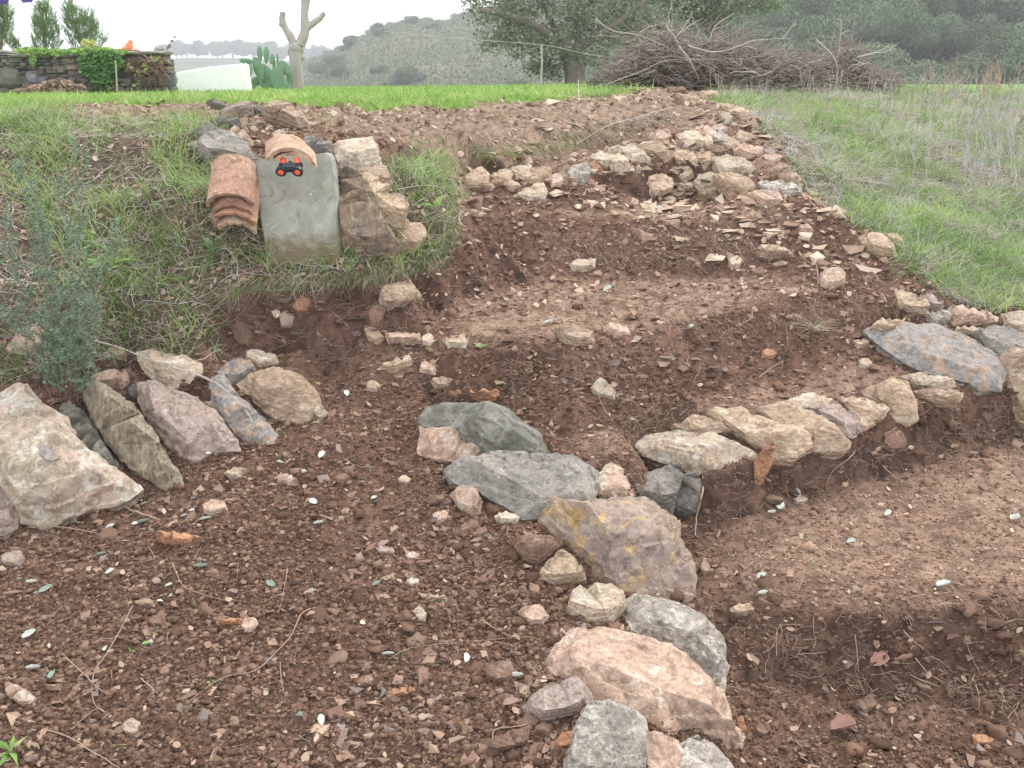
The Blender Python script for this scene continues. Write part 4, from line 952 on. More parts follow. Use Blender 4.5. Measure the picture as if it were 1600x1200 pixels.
# single stones on the steps and in the cut bank
ST = [([(590, 476), (596, 452), (618, 444), (640, 440), (658, 465), (640, 474), (620, 482), (604, 484)], 'tan', 'tan block sticking out of the cut bank below the grass overhang', 30),
 ([(577, 486), (589, 474), (601, 484), (598, 506), (584, 510), (577, 500)], 'brown', 'upright rounded brown stone at the foot of the cut bank', 25),
 ([(569, 516), (580, 510), (592, 520), (602, 530), (590, 538), (576, 532)], 'tan', 'small tan stone at the left end of the middle stone line', 45),
 ([(604, 526), (630, 521), (657, 523), (657, 534), (630, 537), (608, 536)], 'pink', 'flat pinkish stone second in the middle stone line', 48),
 ([(659, 528), (670, 520), (682, 532), (672, 540), (660, 538)], 'pale', 'small pale stone third in the middle stone line', 45),
 ([(692, 532), (712, 528), (731, 529), (727, 543), (700, 544)], 'pale', 'flat pale stone at the right end of the middle stone line', 48),
 ([(363, 512), (370, 500), (385, 506), (396, 525), (390, 545), (370, 542)], 'brown', 'brown stone set in the left end of the cut bank', 20),
 ([(455, 478), (470, 462), (485, 468), (482, 486), (464, 490)], 'orange', 'reddish stone embedded in the cut bank', 15),
 ([(437, 492), (450, 484), (460, 496), (455, 512), (440, 512)], 'rose', 'grey-brown stone embedded in the cut bank below the reddish one', 15),
 ([(424, 486), (436, 482), (440, 494), (430, 500)], 'pink', 'small pinkish stone embedded in the cut bank', 20),
 ([(868, 518), (880, 509), (900, 508), (924, 520), (927, 536), (905, 541), (884, 536)], 'tan', 'orange-tan rounded stone on the edge of the middle step', 45),
 ([(940, 515), (956, 507), (978, 510), (984, 522), (962, 527)], 'pink', 'pinkish stone right of the orange-tan one', 48),
 ([(889, 413), (905, 406), (930, 405), (929, 418), (910, 425), (893, 422)], 'pale', 'pale wedge stone on the third step riser', 40),
 ([(924, 606), (930, 598), (941, 587), (950, 600), (962, 612), (960, 625), (944, 622), (930, 616)], 'pale', 'pale jagged pointed stone on the riser of the second step', 30),
 ([(702, 614), (735, 612), (778, 616), (776, 625), (750, 628), (725, 622)], 'orange', 'thin flat orange-brown stone above the green-grey slab', 55),
 ([(590, 577), (620, 562), (648, 560), (640, 574), (618, 583)], 'tan', 'flat layered tan stone on the left of the second tread', 55),
 ([(660, 565), (682, 570), (680, 585), (655, 582)], 'pink', 'pinkish stone beside the flat layered tan one', 50),
 ([(672, 595), (690, 589), (707, 592), (700, 605), (680, 608)], 'tan', 'crusty tan stone above the thin orange-brown one', 50),
 ([(1180, 397), (1200, 388), (1240, 392), (1235, 402), (1205, 405)], 'tan', 'flat tan stone on the right of the third tread', 55),
 ([(1244, 352), (1262, 350), (1272, 362), (1250, 364)], 'pink', 'small pinkish stone near the right end of the third riser', 48),
 ([(1342, 372), (1360, 366), (1380, 368), (1395, 385), (1400, 402), (1372, 396), (1352, 384)], 'tan', 'tan stone at the right rim where the grass begins', 45),
 ([(1375, 368), (1395, 366), (1412, 380), (1405, 388)], 'pink', 'pinkish stone behind the one at the right rim', 48),
 ([(1283, 428), (1292, 420), (1310, 419), (1320, 430), (1318, 445), (1298, 452), (1284, 446)], 'pink', 'pink rounded stone at the upper right of the second riser', 38),
 ([(1138, 406), (1152, 399), (1160, 408), (1152, 420), (1140, 418)], 'pale', 'small pale stone below the flat tan one of the third tread', 42),
 ([(1172, 420), (1192, 418), (1196, 432), (1178, 434)], 'brown', 'brown stone on the right of the middle tread', 48),
 ([(1400, 668), (1382, 678), (1380, 698), (1395, 708), (1412, 700), (1414, 684)], 'brown', 'rounded brown stone set in the riser below the rounded end stone', 15),
 ([(1330, 533), (1352, 530), (1362, 540), (1340, 545)], 'tan', 'small tan stone left of the large flat slab', 50),
 ([(1342, 562), (1356, 560), (1364, 570), (1350, 577), (1342, 572)], 'tan', 'small squarish tan stone behind the step edging', 45),
 ([(1190, 548), (1200, 545), (1214, 552), (1206, 562), (1190, 560)], 'orange', 'small bright orange-red stone on the second riser', 45),
 ([(245, 838), (262, 832), (290, 836), (313, 841), (310, 848), (285, 852), (258, 848)], 'orange', 'long rusty brown stone on the lower terrace', 48),
 ([(0, 875), (12, 864), (32, 860), (37, 872), (30, 886), (8, 884)], 'rose', 'pale grey-pink stone at the left edge below the boulders', 45),
 ([(318, 790), (330, 781), (350, 784), (355, 798), (335, 806), (320, 802)], 'pink', 'pinkish angular stone right of the largest boulder', 45),
 ([(352, 738), (368, 731), (384, 732), (376, 746), (362, 750)], 'pale', 'pale pointed stone in front of the leaning row', 45),
 ([(428, 745), (445, 741), (462, 748), (456, 758), (435, 757)], 'pink', 'pink-brown stone on the upper part of the lower terrace', 45),
 ([(10, 1068), (30, 1072), (55, 1092), (52, 1103), (35, 1102), (15, 1088)], 'pink', 'bean-shaped pinkish stone at the lower left edge', 45),
 ([(62, 1108), (75, 1105), (88, 1116), (84, 1126), (68, 1122)], 'brown', 'brown oval stone right of the bean-shaped one', 48),
 ([(193, 1130), (205, 1122), (218, 1128), (219, 1142), (206, 1151), (194, 1144)], 'pale', 'pale rounded stone at the bottom left', 40),
 ([(362, 1080), (372, 1070), (386, 1075), (384, 1086), (370, 1088)], 'brown', 'brown rounded stone in the middle of the lower terrace', 42),
 ([(377, 978), (382, 966), (398, 965), (404, 975), (398, 986), (384, 987)], 'pink', 'crumbly pink and white stone on the lower terrace', 38),
 ([(340, 971), (358, 967), (378, 967), (375, 974), (350, 976)], 'orange', 'thin orange flat stone beside the crumbly pink one', 52),
 ([(211, 940), (225, 936), (245, 941), (240, 948), (220, 948)], 'tan', 'tan flat stone with a white petal beside it', 50),
 ([(230, 968), (245, 960), (258, 966), (254, 978), (238, 980)], 'brown', 'brown lump of stone left of the green acorn', 42),
 ([(646, 955), (655, 946), (666, 958), (664, 970), (655, 970)], 'pale', 'pale oval upright stone on the lower terrace', 30),
 ([(634, 868), (645, 862), (656, 866), (652, 874), (640, 876)], 'pink', 'small pinkish stone in the centre of the lower terrace', 45),
 ([(588, 857), (600, 851), (612, 860), (606, 866), (594, 864)], 'rose', 'dusty rose stone in the centre of the lower terrace', 48),
 ([(635, 906), (642, 902), (655, 905), (653, 914), (640, 916)], 'pale', 'cream pebble with a white spot in the centre of the lower terrace', 42),
 ([(650, 930), (670, 929), (702, 936), (696, 942), (668, 938)], 'tan', 'thin long tan stone in the centre of the lower terrace', 55),
 ([(605, 1080), (640, 1073), (648, 1078), (638, 1084), (608, 1092)], 'orange', 'thin orange-brown stone in the lower centre', 50),
 ([(555, 1063), (572, 1054), (584, 1060), (580, 1070), (562, 1072)], 'brown', 'brown rounded stone left of the thin orange-brown one', 45),
 ([(710, 833), (735, 812), (752, 816), (748, 828), (725, 838)], 'brown', 'flat brown stone below the rounded pink one', 52),
 ([(735, 836), (752, 824), (765, 830), (752, 840)], 'brown', 'smaller flat brown stone beside the first below the rounded pink one', 52),
 ([(773, 806), (790, 800), (812, 808), (806, 818), (785, 818)], 'pale', 'pale flat stone below the wide grey slab', 52),
 ([(676, 802), (700, 798), (698, 812), (682, 820)], 'pink', 'pinkish flat stone left of the rounded pink one', 48),
 ([(622, 748), (632, 742), (642, 748), (638, 757), (625, 755)], 'pale', 'small pale stone left of the pinkish block', 42),
 ([(1093, 885), (1100, 872), (1110, 875), (1108, 885), (1118, 893), (1100, 898)], 'tan', 'tan knobbly stone right of the ochre-patched slab', 38),
 ([(1141, 952), (1155, 944), (1172, 945), (1183, 955), (1165, 962), (1148, 960)], 'tan', 'tan crumbly stone on the right floor', 48),
 ([(1152, 1122), (1160, 1118), (1166, 1140), (1160, 1147), (1153, 1138)], 'orange', 'small orange upright stone beside the tip of the large pink slab', 25),
 ([(1520, 1150), (1535, 1148), (1552, 1155), (1550, 1164), (1524, 1165)], 'orange', 'orange-brown flat stone at the lower right', 50),
 ([(1180, 1134), (1198, 1128), (1206, 1138), (1195, 1152), (1180, 1148)], 'brown', 'brown stone on the floor right of the large pink slab', 42),
 ([(1240, 780), (1252, 774), (1262, 780), (1256, 788), (1244, 788)], 'rose', 'small grey-rose stone on the right floor under the edging', 42),
 ([(1330, 1100), (1360, 1085), (1370, 1100), (1350, 1118)], 'brown', 'crumbly brown stone at the lower right', 45),
 ([(520, 745), (538, 740), (548, 748), (536, 757)], 'brown', 'brown flat stone on the upper part of the lower terrace', 52),
 ([(490, 640), (500, 632), (512, 645), (500, 660)], 'pale', 'pale flake leaning on the tan block at the end of the row', 35),
 ([(572, 600), (582, 594), (596, 602), (588, 612), (574, 610)], 'tan', 'tan rough stone near the head of the lower terrace', 45)]
for pts, mt, lb, ln in ST: rock(pts, mt, lb, lean=ln, relief=.2, thick=.5)

# pool of small stones for the rest
def proto_stone(seed, flat):
    r = random.Random(seed); bm = bmesh.new()
    for _ in range(11):
        v = Vector((r.gauss(0, 1), r.gauss(0, 1), r.gauss(0, 1))).normalized()
        bm.verts.new((v.x * r.uniform(.75, 1), v.y * r.uniform(.5, .8), v.z * flat * r.uniform(.7, 1)))
    out = bmesh.ops.convex_hull(bm, input=bm.verts)
    bmesh.ops.delete(bm, geom=[v for v in bm.verts if not v.link_faces], context='VERTS')
    bmesh.ops.bevel(bm, geom=list(bm.edges), offset=0.05, segments=1, affect='EDGES')
    bmesh.ops.triangulate(bm, faces=bm.faces)
    for _ in range(2):
        bmesh.ops.subdivide_edges(bm, edges=[e for e in bm.edges if e.calc_length() > .2], cuts=1); bmesh.ops.triangulate(bm, faces=bm.faces)
    off = Vector((seed, 0, 0))
    bm.normal_update()
    for v in bm.verts: v.co += v.normal * (mnoise.fractal(v.co * 2.5 + off, 0.9, 2.1, 4) * 0.07)
    me = bpy.data.meshes.new('stone'); bm.to_mesh(me); bm.free()
    me.polygons.foreach_set('use_smooth', [True] * len(me.polygons)); me.set_sharp_from_angle(angle=math.radians(30))
    return me
POOL = {}
for mt in ('tan', 'pink', 'pale', 'brown', 'rose', 'orange'):
    POOL[mt] = []
    for k in range(5):
        me = proto_stone(hash_pts([(k * 3 + len(mt), ord(mt[0]))]), [.35, .5, .6, .45, .3][k]); me.materials.append(MATS[mt]); POOL[mt].append(me)
def small_stone(P, size, mt, label, group, r):
    o = link('stone', r.choice(POOL[mt]), None, None, (P[0], P[1], P[2] + size * r.uniform(0.02, .18)))
    o.rotation_euler = (r.uniform(-.35, .35), r.uniform(-.35, .35), r.uniform(0, 6.28))
    s = size * 0.5; o.scale = (s * r.uniform(.85, 1.15), s * r.uniform(.85, 1.15), s * r.uniform(.85, 1.15))
    tag(o, label, 'stone', group)
rr = random.Random(5)
AREAS = [('scattered over the dug soil of the lower left terrace', [(0, 830), (230, 770), (480, 660), (640, 620), (700, 760), (830, 860), (840, 1060), (800, 1200), (0, 1200)], 30, (.02, .034), ['brown', 'brown', 'brown', 'tan', 'pink', 'rose']),
         ('lying in the loose rubble of the upper right slope', [(1010, 300), (1250, 300), (1400, 400), (1380, 440), (1250, 400), (1000, 340)], 22, (.035, .075), ['tan', 'pink', 'tan', 'brown']),
         ('lying between the bigger stones of the heap', [(1020, 200), (1120, 190), (1250, 290), (1190, 320), (1000, 300)], 16, (.03, .07), ['tan', 'pink', 'pale', 'brown']),
         ('scattered on the middle steps', [(600, 600), (600, 540), (740, 430), (1280, 400), (1330, 540), (1000, 640), (700, 620)], 24, (.022, .05), ['tan', 'pink', 'brown', 'brown', 'pale']),
         ('lying on the mulch strip of the top step', [(740, 330), (720, 250), (1000, 180), (1060, 170), (1000, 230), (900, 340)], 10, (.03, .06), ['tan', 'tan', 'pale', 'brown']),
         ('on the grass edge down the right slope', [(1260, 300), (1330, 340), (1480, 440), (1600, 470), (1600, 300), (1430, 280), (1330, 290)], 12, (.03, .075), ['mottle' if False else 'pale', 'tan', 'rose']),
         ('scattered on the trodden right floor', [(1120, 850), (1350, 770), (1600, 720), (1600, 1200), (1200, 1200), (1150, 1000)], 8, (.018, .03), ['brown', 'pink', 'rose', 'brown'])]
def pix_in(poly, n, r):
    xs = [p[0] for p in poly]; ys = [p[1] for p in poly]; out = []
    while len(out) < n:
        a = np.array([[r.uniform(min(xs), max(xs)), r.uniform(min(ys), max(ys))] for _ in range(n * 2)])
        m = poly_mask(poly, a[:, 0], a[:, 1]); out += a[m].tolist()
    return np.array(out[:n])
COLW = {'brown': 'brown', 'tan': 'tan', 'pink': 'pinkish', 'rose': 'grey-rose', 'pale': 'pale', 'orange': 'orange'}
for desc, poly, n, (s0, s1), mts in AREAS:
    Q = pix_in(poly, n, rr); Hh = hit(Q[:, 0], Q[:, 1])
    for P in Hh:
        mt = rr.choice(mts)
        small_stone(P, s0 + (s1 - s0) * rr.random() ** 2, mt, 'small %s stone %s' % (COLW[mt], desc), 'small stones ' + desc, rr)

# ------------------------------------------------------------------ upright slab, clay tiles, toy binoculars
def shape(name, pts_front, depth, mat, label, cat, sub=0.02, amp=0.004, nvec=None):
    """closed prism from 3-D outline pts_front pushed along depth, finely divided and weathered"""
    bm = bmesh.new(); c = sum(pts_front, Vector()) / len(pts_front)
    a = [bm.verts.new(p - c) for p in pts_front]; b = [bm.verts.new(p - c + depth) for p in pts_front]
    bm.faces.new(a); bm.faces.new(b[::-1])
    n = len(a)
    for i in range(n): bm.faces.new([a[i], b[i], b[(i + 1) % n], a[(i + 1) % n]])
    bmesh.ops.recalc_face_normals(bm, faces=bm.faces)
    bmesh.ops.bevel(bm, geom=list(bm.edges), offset=sub * 0.35, segments=2, affect='EDGES', clamp_overlap=True)
    bmesh.ops.triangulate(bm, faces=bm.faces)
    for _ in range(6):
        es = [e for e in bm.edges if e.calc_length() > sub]
        if not es: break
        bmesh.ops.subdivide_edges(bm, edges=es, cuts=1); bmesh.ops.triangulate(bm, faces=bm.faces)
    bm.normal_update()
    for v in bm.verts: v.co += v.normal * (mnoise.fractal(v.co * 9, .8, 2.1, 5) * amp + mnoise.noise(v.co * 45) * amp * .35)
    me = bpy.data.meshes.new(name); bm.to_mesh(me); bm.free()
    me.polygons.foreach_set('use_smooth', [True] * len(me.polygons)); me.set_sharp_from_angle(angle=math.radians(40))
    return tag(link(name, me, mat, None, c), label, cat)

def slab_material():
    m, nt, b = new_mat('cement_slab', 0.9, 0.15)
    tc = N(nt, 'ShaderNodeTexCoord'); v = tc.outputs['Object']
    c = mixc(nt, ramp(nt, noise_n(nt, v, 7, 7, .65, .5), .38, .62), (0.235, 0.235, 0.195), (0.34, 0.34, 0.295))
    c = mixc(nt, ramp(nt, noise_n(nt, v, 18, 6, .7, .8), .58, .72), c, (0.20, 0.235, 0.15))
    c = mixc(nt, ramp(nt, noise_n(nt, v, 30, 6, .7, 0.2), .63, .70), c, (0.56, 0.55, 0.50))
    vo = nt.nodes.new('ShaderNodeTexVoronoi'); vo.feature = 'DISTANCE_TO_EDGE'; vo.inputs['Scale'].default_value = 3.2
    ns = nt.nodes.new('ShaderNodeTexNoise'); ns.inputs['Scale'].default_value = 9; nt.links.new(v, ns.inputs['Vector'])
    va = N(nt, 'ShaderNodeVectorMath', operation='MULTIPLY_ADD'); nt.links.new(ns.outputs['Color'], va.inputs[0]); va.inputs[1].default_value = (.25, .25, .25); nt.links.new(v, va.inputs[2])
    nt.links.new(va.outputs[0], vo.inputs['Vector'])
    c = mixc(nt, ramp(nt, noise_n(nt, va.outputs[0], 4, 5, .6), .60, .66), c, (0.25, 0.24, 0.19))
    so = N(nt, 'ShaderNodeSeparateXYZ'); nt.links.new(v, so.inputs[0])      # soil splashed on the foot
    ad = N(nt, 'ShaderNodeMath', operation='MULTIPLY_ADD'); nt.links.new(noise_n(nt, v, 25, 6, .75), ad.inputs[0]); ad.inputs[1].default_value = .22; nt.links.new(so.outputs[2], ad.inputs[2])
    c = mixc(nt, ramp(nt, ad.outputs[0], -0.02, -0.09), c, (0.16, .125, .085))
    c = mixc(nt, ramp(nt, noise_n(nt, v, 11, 8, .8, 1.5), .55, .62), c, (0.20, .19, .15))
    nt.links.new(c, b.inputs['Base Color'])
    nb = noise_n(nt, v, 60, 8, .7)
    bp = N(nt, 'ShaderNodeBump'); bp.inputs['Strength'].default_value = .5; bp.inputs['Distance'].default_value = .004
    nt.links.new(nb, bp.inputs['Height']); nt.links.new(bp.outputs[0], b.inputs['Normal'])
    return m
DS = 3.93
sl = [(398, 252), (408, 248), (508, 240), (516, 247), (520, 275), (526, 330), (535, 412), (420, 418), (408, 350), (401, 290)]
SLP = []
for (x, y) in sl:
    SLP.append(Vector(at_y(x, y, DS + (410 - y) / 160 * 0.10)))
shape('upright_slab', SLP, Vector((0.012, 0.055, 0.0)), slab_material(), 'tall grey-green cement slab standing upright in the grass bank', 'slab', .014, .004)

M_CLAY = stone_mat('fired_clay', (0.47, 0.255, 0.175), (0.40, 0.25, 0.18), (0.56, 0.46, 0.33), 0.35, .9, dirt=.0, bump=.3)
M_CLAYP = stone_mat('pale_clay', (0.50, 0.33, 0.22), (0.42, 0.26, 0.18), (0.52, 0.42, 0.31), 0.55, .9, dirt=.0, bump=.3)
def tile(front, axis, up, r0, r1, L, mat, label, group, arc=168, th=.014, seed=0):
    """curved roof tile: front end centre, axis towards its back end"""
    axis = axis.normalized(); S = axis.cross(up).normalized(); U = S.cross(axis).normalized()
    bm = bmesh.new(); na, nl = 22, 12; rn = random.Random(seed)
    off = Vector((seed * 3.1, 0, 0)); G = {}
    for k, rad in ((0, 0), (1, -th)):
        for j in range(nl + 1):
            for i in range(na + 1):
                t = j / nl; a = math.radians(90 - arc / 2 + arc * i / na)
                r = r0 + (r1 - r0) * t + rad
                jag = (mnoise.noise(Vector((i * .5, seed, 0))) * .008) if j == 0 else 0
                p = axis * (L * t + jag) + (S * math.cos(a) + U * math.sin(a) * .92) * r
                p += p.normalized() * mnoise.noise(p * 14 + off) * .0015
                G[k, j, i] = bm.verts.new(p)
    for j in range(nl):
        for i in range(na):
            bm.faces.new([G[0, j, i], G[0, j, i + 1], G[0, j + 1, i + 1], G[0, j + 1, i]])
            bm.faces.new([G[1, j, i], G[1, j + 1, i], G[1, j + 1, i + 1], G[1, j, i + 1]])
    for i in range(na):
        for j in (0, nl): bm.faces.new([G[0, j, i], G[1, j, i], G[1, j, i + 1], G[0, j, i + 1]])
    for j in range(nl):
        for i in (0, na): bm.faces.new([G[0, j, i], G[0, j + 1, i], G[1, j + 1, i], G[1, j, i]])
    bmesh.ops.recalc_face_normals(bm, faces=bm.faces)
    me = bpy.data.meshes.new('roof_tile'); bm.to_mesh(me); bm.free()
    me.polygons.foreach_set('use_smooth', [True] * len(me.polygons)); me.set_sharp_from_angle(angle=math.radians(45))
    return tag(link('roof_tile', me, mat, None, front), label, 'roof tile', group)
ax = Vector((-0.07, 0.70, 0.66)); up = Vector((0.05, -0.66, 0.72))
DT = 3.88
TG = 'curved clay tiles nested in a stack left of the slab'
tile(Vector(at_y(361, 325, DT)), ax, up, .094, .086, .205, M_CLAY, 'top clay tile of the stack, its whole curved pale-streaked back showing', TG, seed=1)
tile(Vector(at_y(365, 340, DT + .01)), ax + Vector((.06, 0, 0)), up, .084, .08, .22, M_CLAY, 'second clay tile from the top of the stack, pinkish red edge', TG, arc=150, seed=2)
tile(Vector(at_y(367, 353, DT + .02)), ax + Vector((.1, 0, 0)), up, .088, .08, .22, M_CLAY, 'third clay tile from the top of the stack, with a broken orange edge', TG, arc=160, seed=5)
tile(Vector(at_y(370, 366, DT + .03)), ax, up + Vector((.3, 0, 0)), .078, .07, .2, M_CLAYP, 'lowest clay tile of the stack, brown and half buried', TG, arc=150, seed=7)
TG2 = 'curved clay tiles lying over the top of the slab'
ax2 = Vector((-0.25, 0.9, 0.28)); up2 = Vector((0.12, -0.2, 1))
tile(Vector(at_y(453, 268, 3.80)), ax2, up2, .100, .092, .17, M_CLAYP, 'upper of the two clay tiles arched over the top of the slab', TG2, arc=124, seed=11)
tile(Vector(at_y(459, 274, 3.80)), ax2 + Vector((.1, 0, -.03)), up2 + Vector((.1, 0, 0)), .096, .088, .15, M_CLAYP, 'lower of the two clay tiles, under the other just above the toy binoculars', TG2, arc=116, th=.012, seed=12)

M_BLACK = plain_mat('black_plastic', (0.018, 0.022, 0.032), (0.03, 0.035, 0.045), 60, 0.45, 0.1, .001, spec=.5)
M_ORNG = plain_mat('orange_plastic', (0.85, 0.13, 0.05), (0.75, 0.10, 0.04), 40, 0.4, 0.05, .001, spec=.5)
def cyl(bm, p0, p1, r0, r1, seg=24, bev=0):
    d = (p1 - p0); L = d.length; q = d.to_track_quat('Z', 'Y').to_matrix().to_4x4()
    r = bmesh.ops.create_cone(bm, cap_ends=True, segments=seg, radius1=r0, radius2=r1, depth=L, matrix=Matrix.Translation((p0 + p1) / 2) @ q)
    return r
def bm_obj(name, bm, mat, parent=None, loc=None, bev=0.0, smooth=35):
    if bev: bmesh.ops.bevel(bm, geom=[e for e in bm.edges if len(e.link_faces) == 2 and e.calc_face_angle(0) > .6], offset=bev, segments=2, affect='EDGES', clamp_overlap=True)
    me = bpy.data.meshes.new(name); bm.to_mesh(me); bm.free()
    me.polygons.foreach_set('use_smooth', [True] * len(me.polygons)); me.set_sharp_from_angle(angle=math.radians(smooth))
    return link(name, me, mat, parent, loc)
bc = Vector(at_y(453, 262, 3.785))
bino = empty('toy_binoculars', bc); bino.scale = (.86, .86, .86)
tag(bino, 'black toy binoculars with orange eyepieces resting under the tiles on the slab', 'toy')
ad = Vector((0, -0.72, -0.5)).normalized(); bu = Vector((0, -.5, .72)).normalized()
for sx in (-1, 1):
    c0 = Vector((sx * .036, 0, -.004))
    bm = bmesh.new(); cyl(bm, c0 - ad * .03, c0 + ad * .012, .016, .021); cyl(bm, c0 + ad * .012, c0 + ad * .026, .024, .024)
    # hollow front
    bar = bm_obj('barrel', bm, M_BLACK, bino, None, .0015)
    bm = bmesh.new(); cyl(bm, c0 + ad * .0262, c0 + ad * .0285, .0125, .011); bm_obj('lens', bm, M_ORNG, bino)
    bm = bmesh.new(); e0 = Vector((sx * .030, .012, .018)); cyl(bm, e0, e0 + Vector((0, .004, .024)), .0155, .0125, 8); bm_obj('eyepiece', bm, M_ORNG, bino, None, .002)
bm = bmesh.new(); bmesh.ops.create_cube(bm, size=1, matrix=Matrix.Translation((0, .004, .0)) @ Matrix.Rotation(-.6, 4, 'X') @ Matrix.Diagonal((.066, .04, .03, 1)))
bm_obj('bridge', bm, M_BLACK, bino, None, .005)
bm = bmesh.new(); cyl(bm, Vector((0, .01, .012)), Vector((0, .014, .026)), .008, .008); bm_obj('focus_wheel', bm, M_BLACK, bino, None, .001)

# ------------------------------------------------------------------ ground cover
def dirs(n, tilt, spread=1.0):
    a = rng.random(n) * 6.283; t = tilt * (0.3 + rng.random(n))
    return np.stack([np.cos(a) * np.sin(t), np.sin(a) * np.sin(t), np.cos(t)], -1)
def clump(f, s, lo=.5, hi=.62): return np.clip((fbm(Xg, Yg, Zb, f, 3, s) * .5 + .5 - lo) / (hi - lo), 0, 1)
LAWNG = [(0.22, 0.36, 0.075), (0.30, 0.43, 0.12), (0.16, 0.28, 0.07), (0.38, 0.46, 0.18)]
GREENS = [(0.22, 0.34, 0.10), (0.30, 0.41, 0.15), (0.15, 0.25, 0.08), (0.38, 0.45, 0.21)]
STRAW = [(0.50, 0.42, 0.33), (0.40, 0.32, 0.25), (0.28, 0.22, 0.17), (0.58, 0.51, 0.42)]
GREYS = [(0.47, 0.44, 0.41), (0.34, 0.31, 0.285), (0.56, 0.53, 0.50)]
LITTER = [(0.30, 0.20, 0.14), (0.38, 0.28, 0.21), (0.22, 0.14, 0.10), (0.44, 0.34, 0.27), (0.17, 0.11, 0.085)]
def tuft(n, W, L0, L1, w, tilt, bend, cols, var=.2, lift=0.0, segs=3):
    P = scatter(n, W, rng); P[:, 2] += lift - 0.004
    L = L0 + (L1 - L0) * rng.random(n) ** 1.5
    return blades(P, L, np.full(n, w) * (.7 + .6 * rng.random(n)) * np.maximum(1, P[:, 1] / 6), dirs(n, tilt), bend * rng.random(n), palette(n, cols, var), segs)
def clusters(nc, per, W, L0, L1, w, cols, rad=.03, tilt=.6):
    C0 = scatter(nc, W, rng); P = np.repeat(C0, per, 0); n = len(P); P[:, :2] += rng.normal(size=(n, 2)) * rad; P[:, 2] = gz(P[:, 0], P[:, 1]) - .004
    s = np.repeat(.5 + rng.random(nc), per); L = (L0 + (L1 - L0) * rng.random(n)) * s; base = palette(nc, cols, .15)
    return blades(P, L, np.full(n, w) * (.7 + .6 * rng.random(n)) * np.maximum(1, P[:, 1] / 6), dirs(n, tilt), .9 * rng.random(n), np.repeat(base, per, 0) * (.85 + .3 * rng.random((n, 1))), 3)
# lawn
nearlawn = W_LAWN * (Yg < 9); farlawn = np.clip(W_LAWN + far, 0, 1) * (Yg >= 8.5) * (Yg < 34)
stuff('lawn_grass', [clusters(520, 30, nearlawn, .04, .10, .006, LAWNG + [(0.45, .52, .2)], .05, .6), tuft(42000, nearlawn, .03, .07, .005, .5, .6, LAWNG), tuft(30000, farlawn * (Xg < 3), .03, .075, .006, .4, .5, LAWNG)], M_BLADE,
      label='short bright green lawn grass beyond the mulch strip', cat='grass')
# left bank
bk = W_BANK * clump(3.2, 91, .40, .58)
low = W_BANK * (PYg > 300)
stuff('bank_grass', [clusters(330, 34, W_BANK * np.clip(.25 + bk, 0, 1), .06, .15, .0034, GREENS, .028, .5), tuft(5500, bk, .05, .14, .0028, .45, .8, GREENS), tuft(3500, W_BANK, .03, .07, .004, .7, .8, [(0.10, 0.20, 0.05), (0.15, 0.27, 0.07)]),
                     tuft(2500, low * clump(4, 17, .5, .6), .05, .12, .004, .5, .8, GREENS)], M_BLADE,
      label='tufts of fresh green grass growing through straw on the left bank', cat='grass')
def litter(n, W, L0, L1, cols, lift=.004, curl=.3, jit=.5, asp=.5):
    P = scatter(n, W, rng); Nn = unit(ground_normal(P) + (rng.random((n, 3)) - .5) * 2 * jit)
    L = L0 + (L1 - L0) * rng.random(n) ** 1.6; P[:, 2] += lift + L * .1
    return leaves(P, Nn, L, L * (asp * (.6 + .8 * rng.random(n))), palette(n, cols, .2), curl)
def straws(n, W, L0, L1, R, cols, lift=.01, k=5, wob=.25, steep=.25):
    P = scatter(n, W, rng); L = L0 + (L1 - L0) * rng.random(n) ** 2
    Nn = ground_normal(P); a = rng.random(n) * 6.283
    ref = np.stack([np.cos(a), np.sin(a), np.zeros(n)], -1); T = unit(ref - Nn * (ref * Nn).sum(1, keepdims=True) + Nn * steep * (rng.random((n, 1)) - .3))
    S = np.cross(Nn, T); t = np.linspace(-.5, .5, k)
    ph = rng.random((n, 1)) * 6.28; amp = wob * (rng.random((n, 1)) - .5)
    off = (t[None] ** 2 * amp * 2 + np.sin(t[None] * 9 + ph) * .035) * L[:, None]
    up = (rng.random((n, 1)) * .25 * (0.25 - t[None] ** 2)) * L[:, None] + lift
    Q = P[:, None] + T[:, None] * (t[None, :, None] * L[:, None, None]) + S[:, None] * off[..., None] + Nn[:, None] * up[..., None]
    return tubes(Q, R * (.6 + .8 * rng.random(n)) * np.maximum(1, P[:, 1] / 5), palette(n, cols, .2), 3, .35)
stuff('bank_straw', [straws(22000, W_BANK, .05, .22, .0012, GREYS + STRAW, .014, 5, .6, .9), litter(14000, W_BANK, .012, .035, LITTER)], M_DRY,
      label='matted grey-brown straw and dead stems on the left bank', cat='straw')
stuff('mulch_litter', [litter(24000, W_MULCH, .012, .045, LITTER, .006, .5, .8), straws(3500, W_MULCH, .04, .16, .0012, STRAW, .012, 4, .4, .6)], M_DRY,
      label='brown dead leaves and bark mulch along the crest', cat='leaf litter')
stuff('mulch_grass', [tuft(1500, W_MULCH * clump(5, 23, .56, .62), .04, .11, .004, .6, .8, GREENS)], M_BLADE, label='sparse green tufts in the mulch along the crest', cat='grass')
# green tufts right of the slab and at its foot
blob = lambda cx, cy, rx, ry: np.clip(1.4 - np.sqrt(((PXg - cx) / rx) ** 2 + ((PYg - cy) / ry) ** 2), 0, 1)
foot = (blob(470, 412, 120, 14) + blob(670, 285, 45, 50) + blob(630, 400, 60, 30) + blob(405, 330, 12, 60) + blob(300, 255, 50, 60) + blob(170, 420, 60, 40) + blob(60, 230, 60, 60)) * (Yg < 6.5)
stuff('slab_grass', [tuft(4200, foot, .05, .14, .0038, .6, 1.0, GREENS)], M_BLADE, label='lush green grass around the foot of the upright slab', cat='grass')
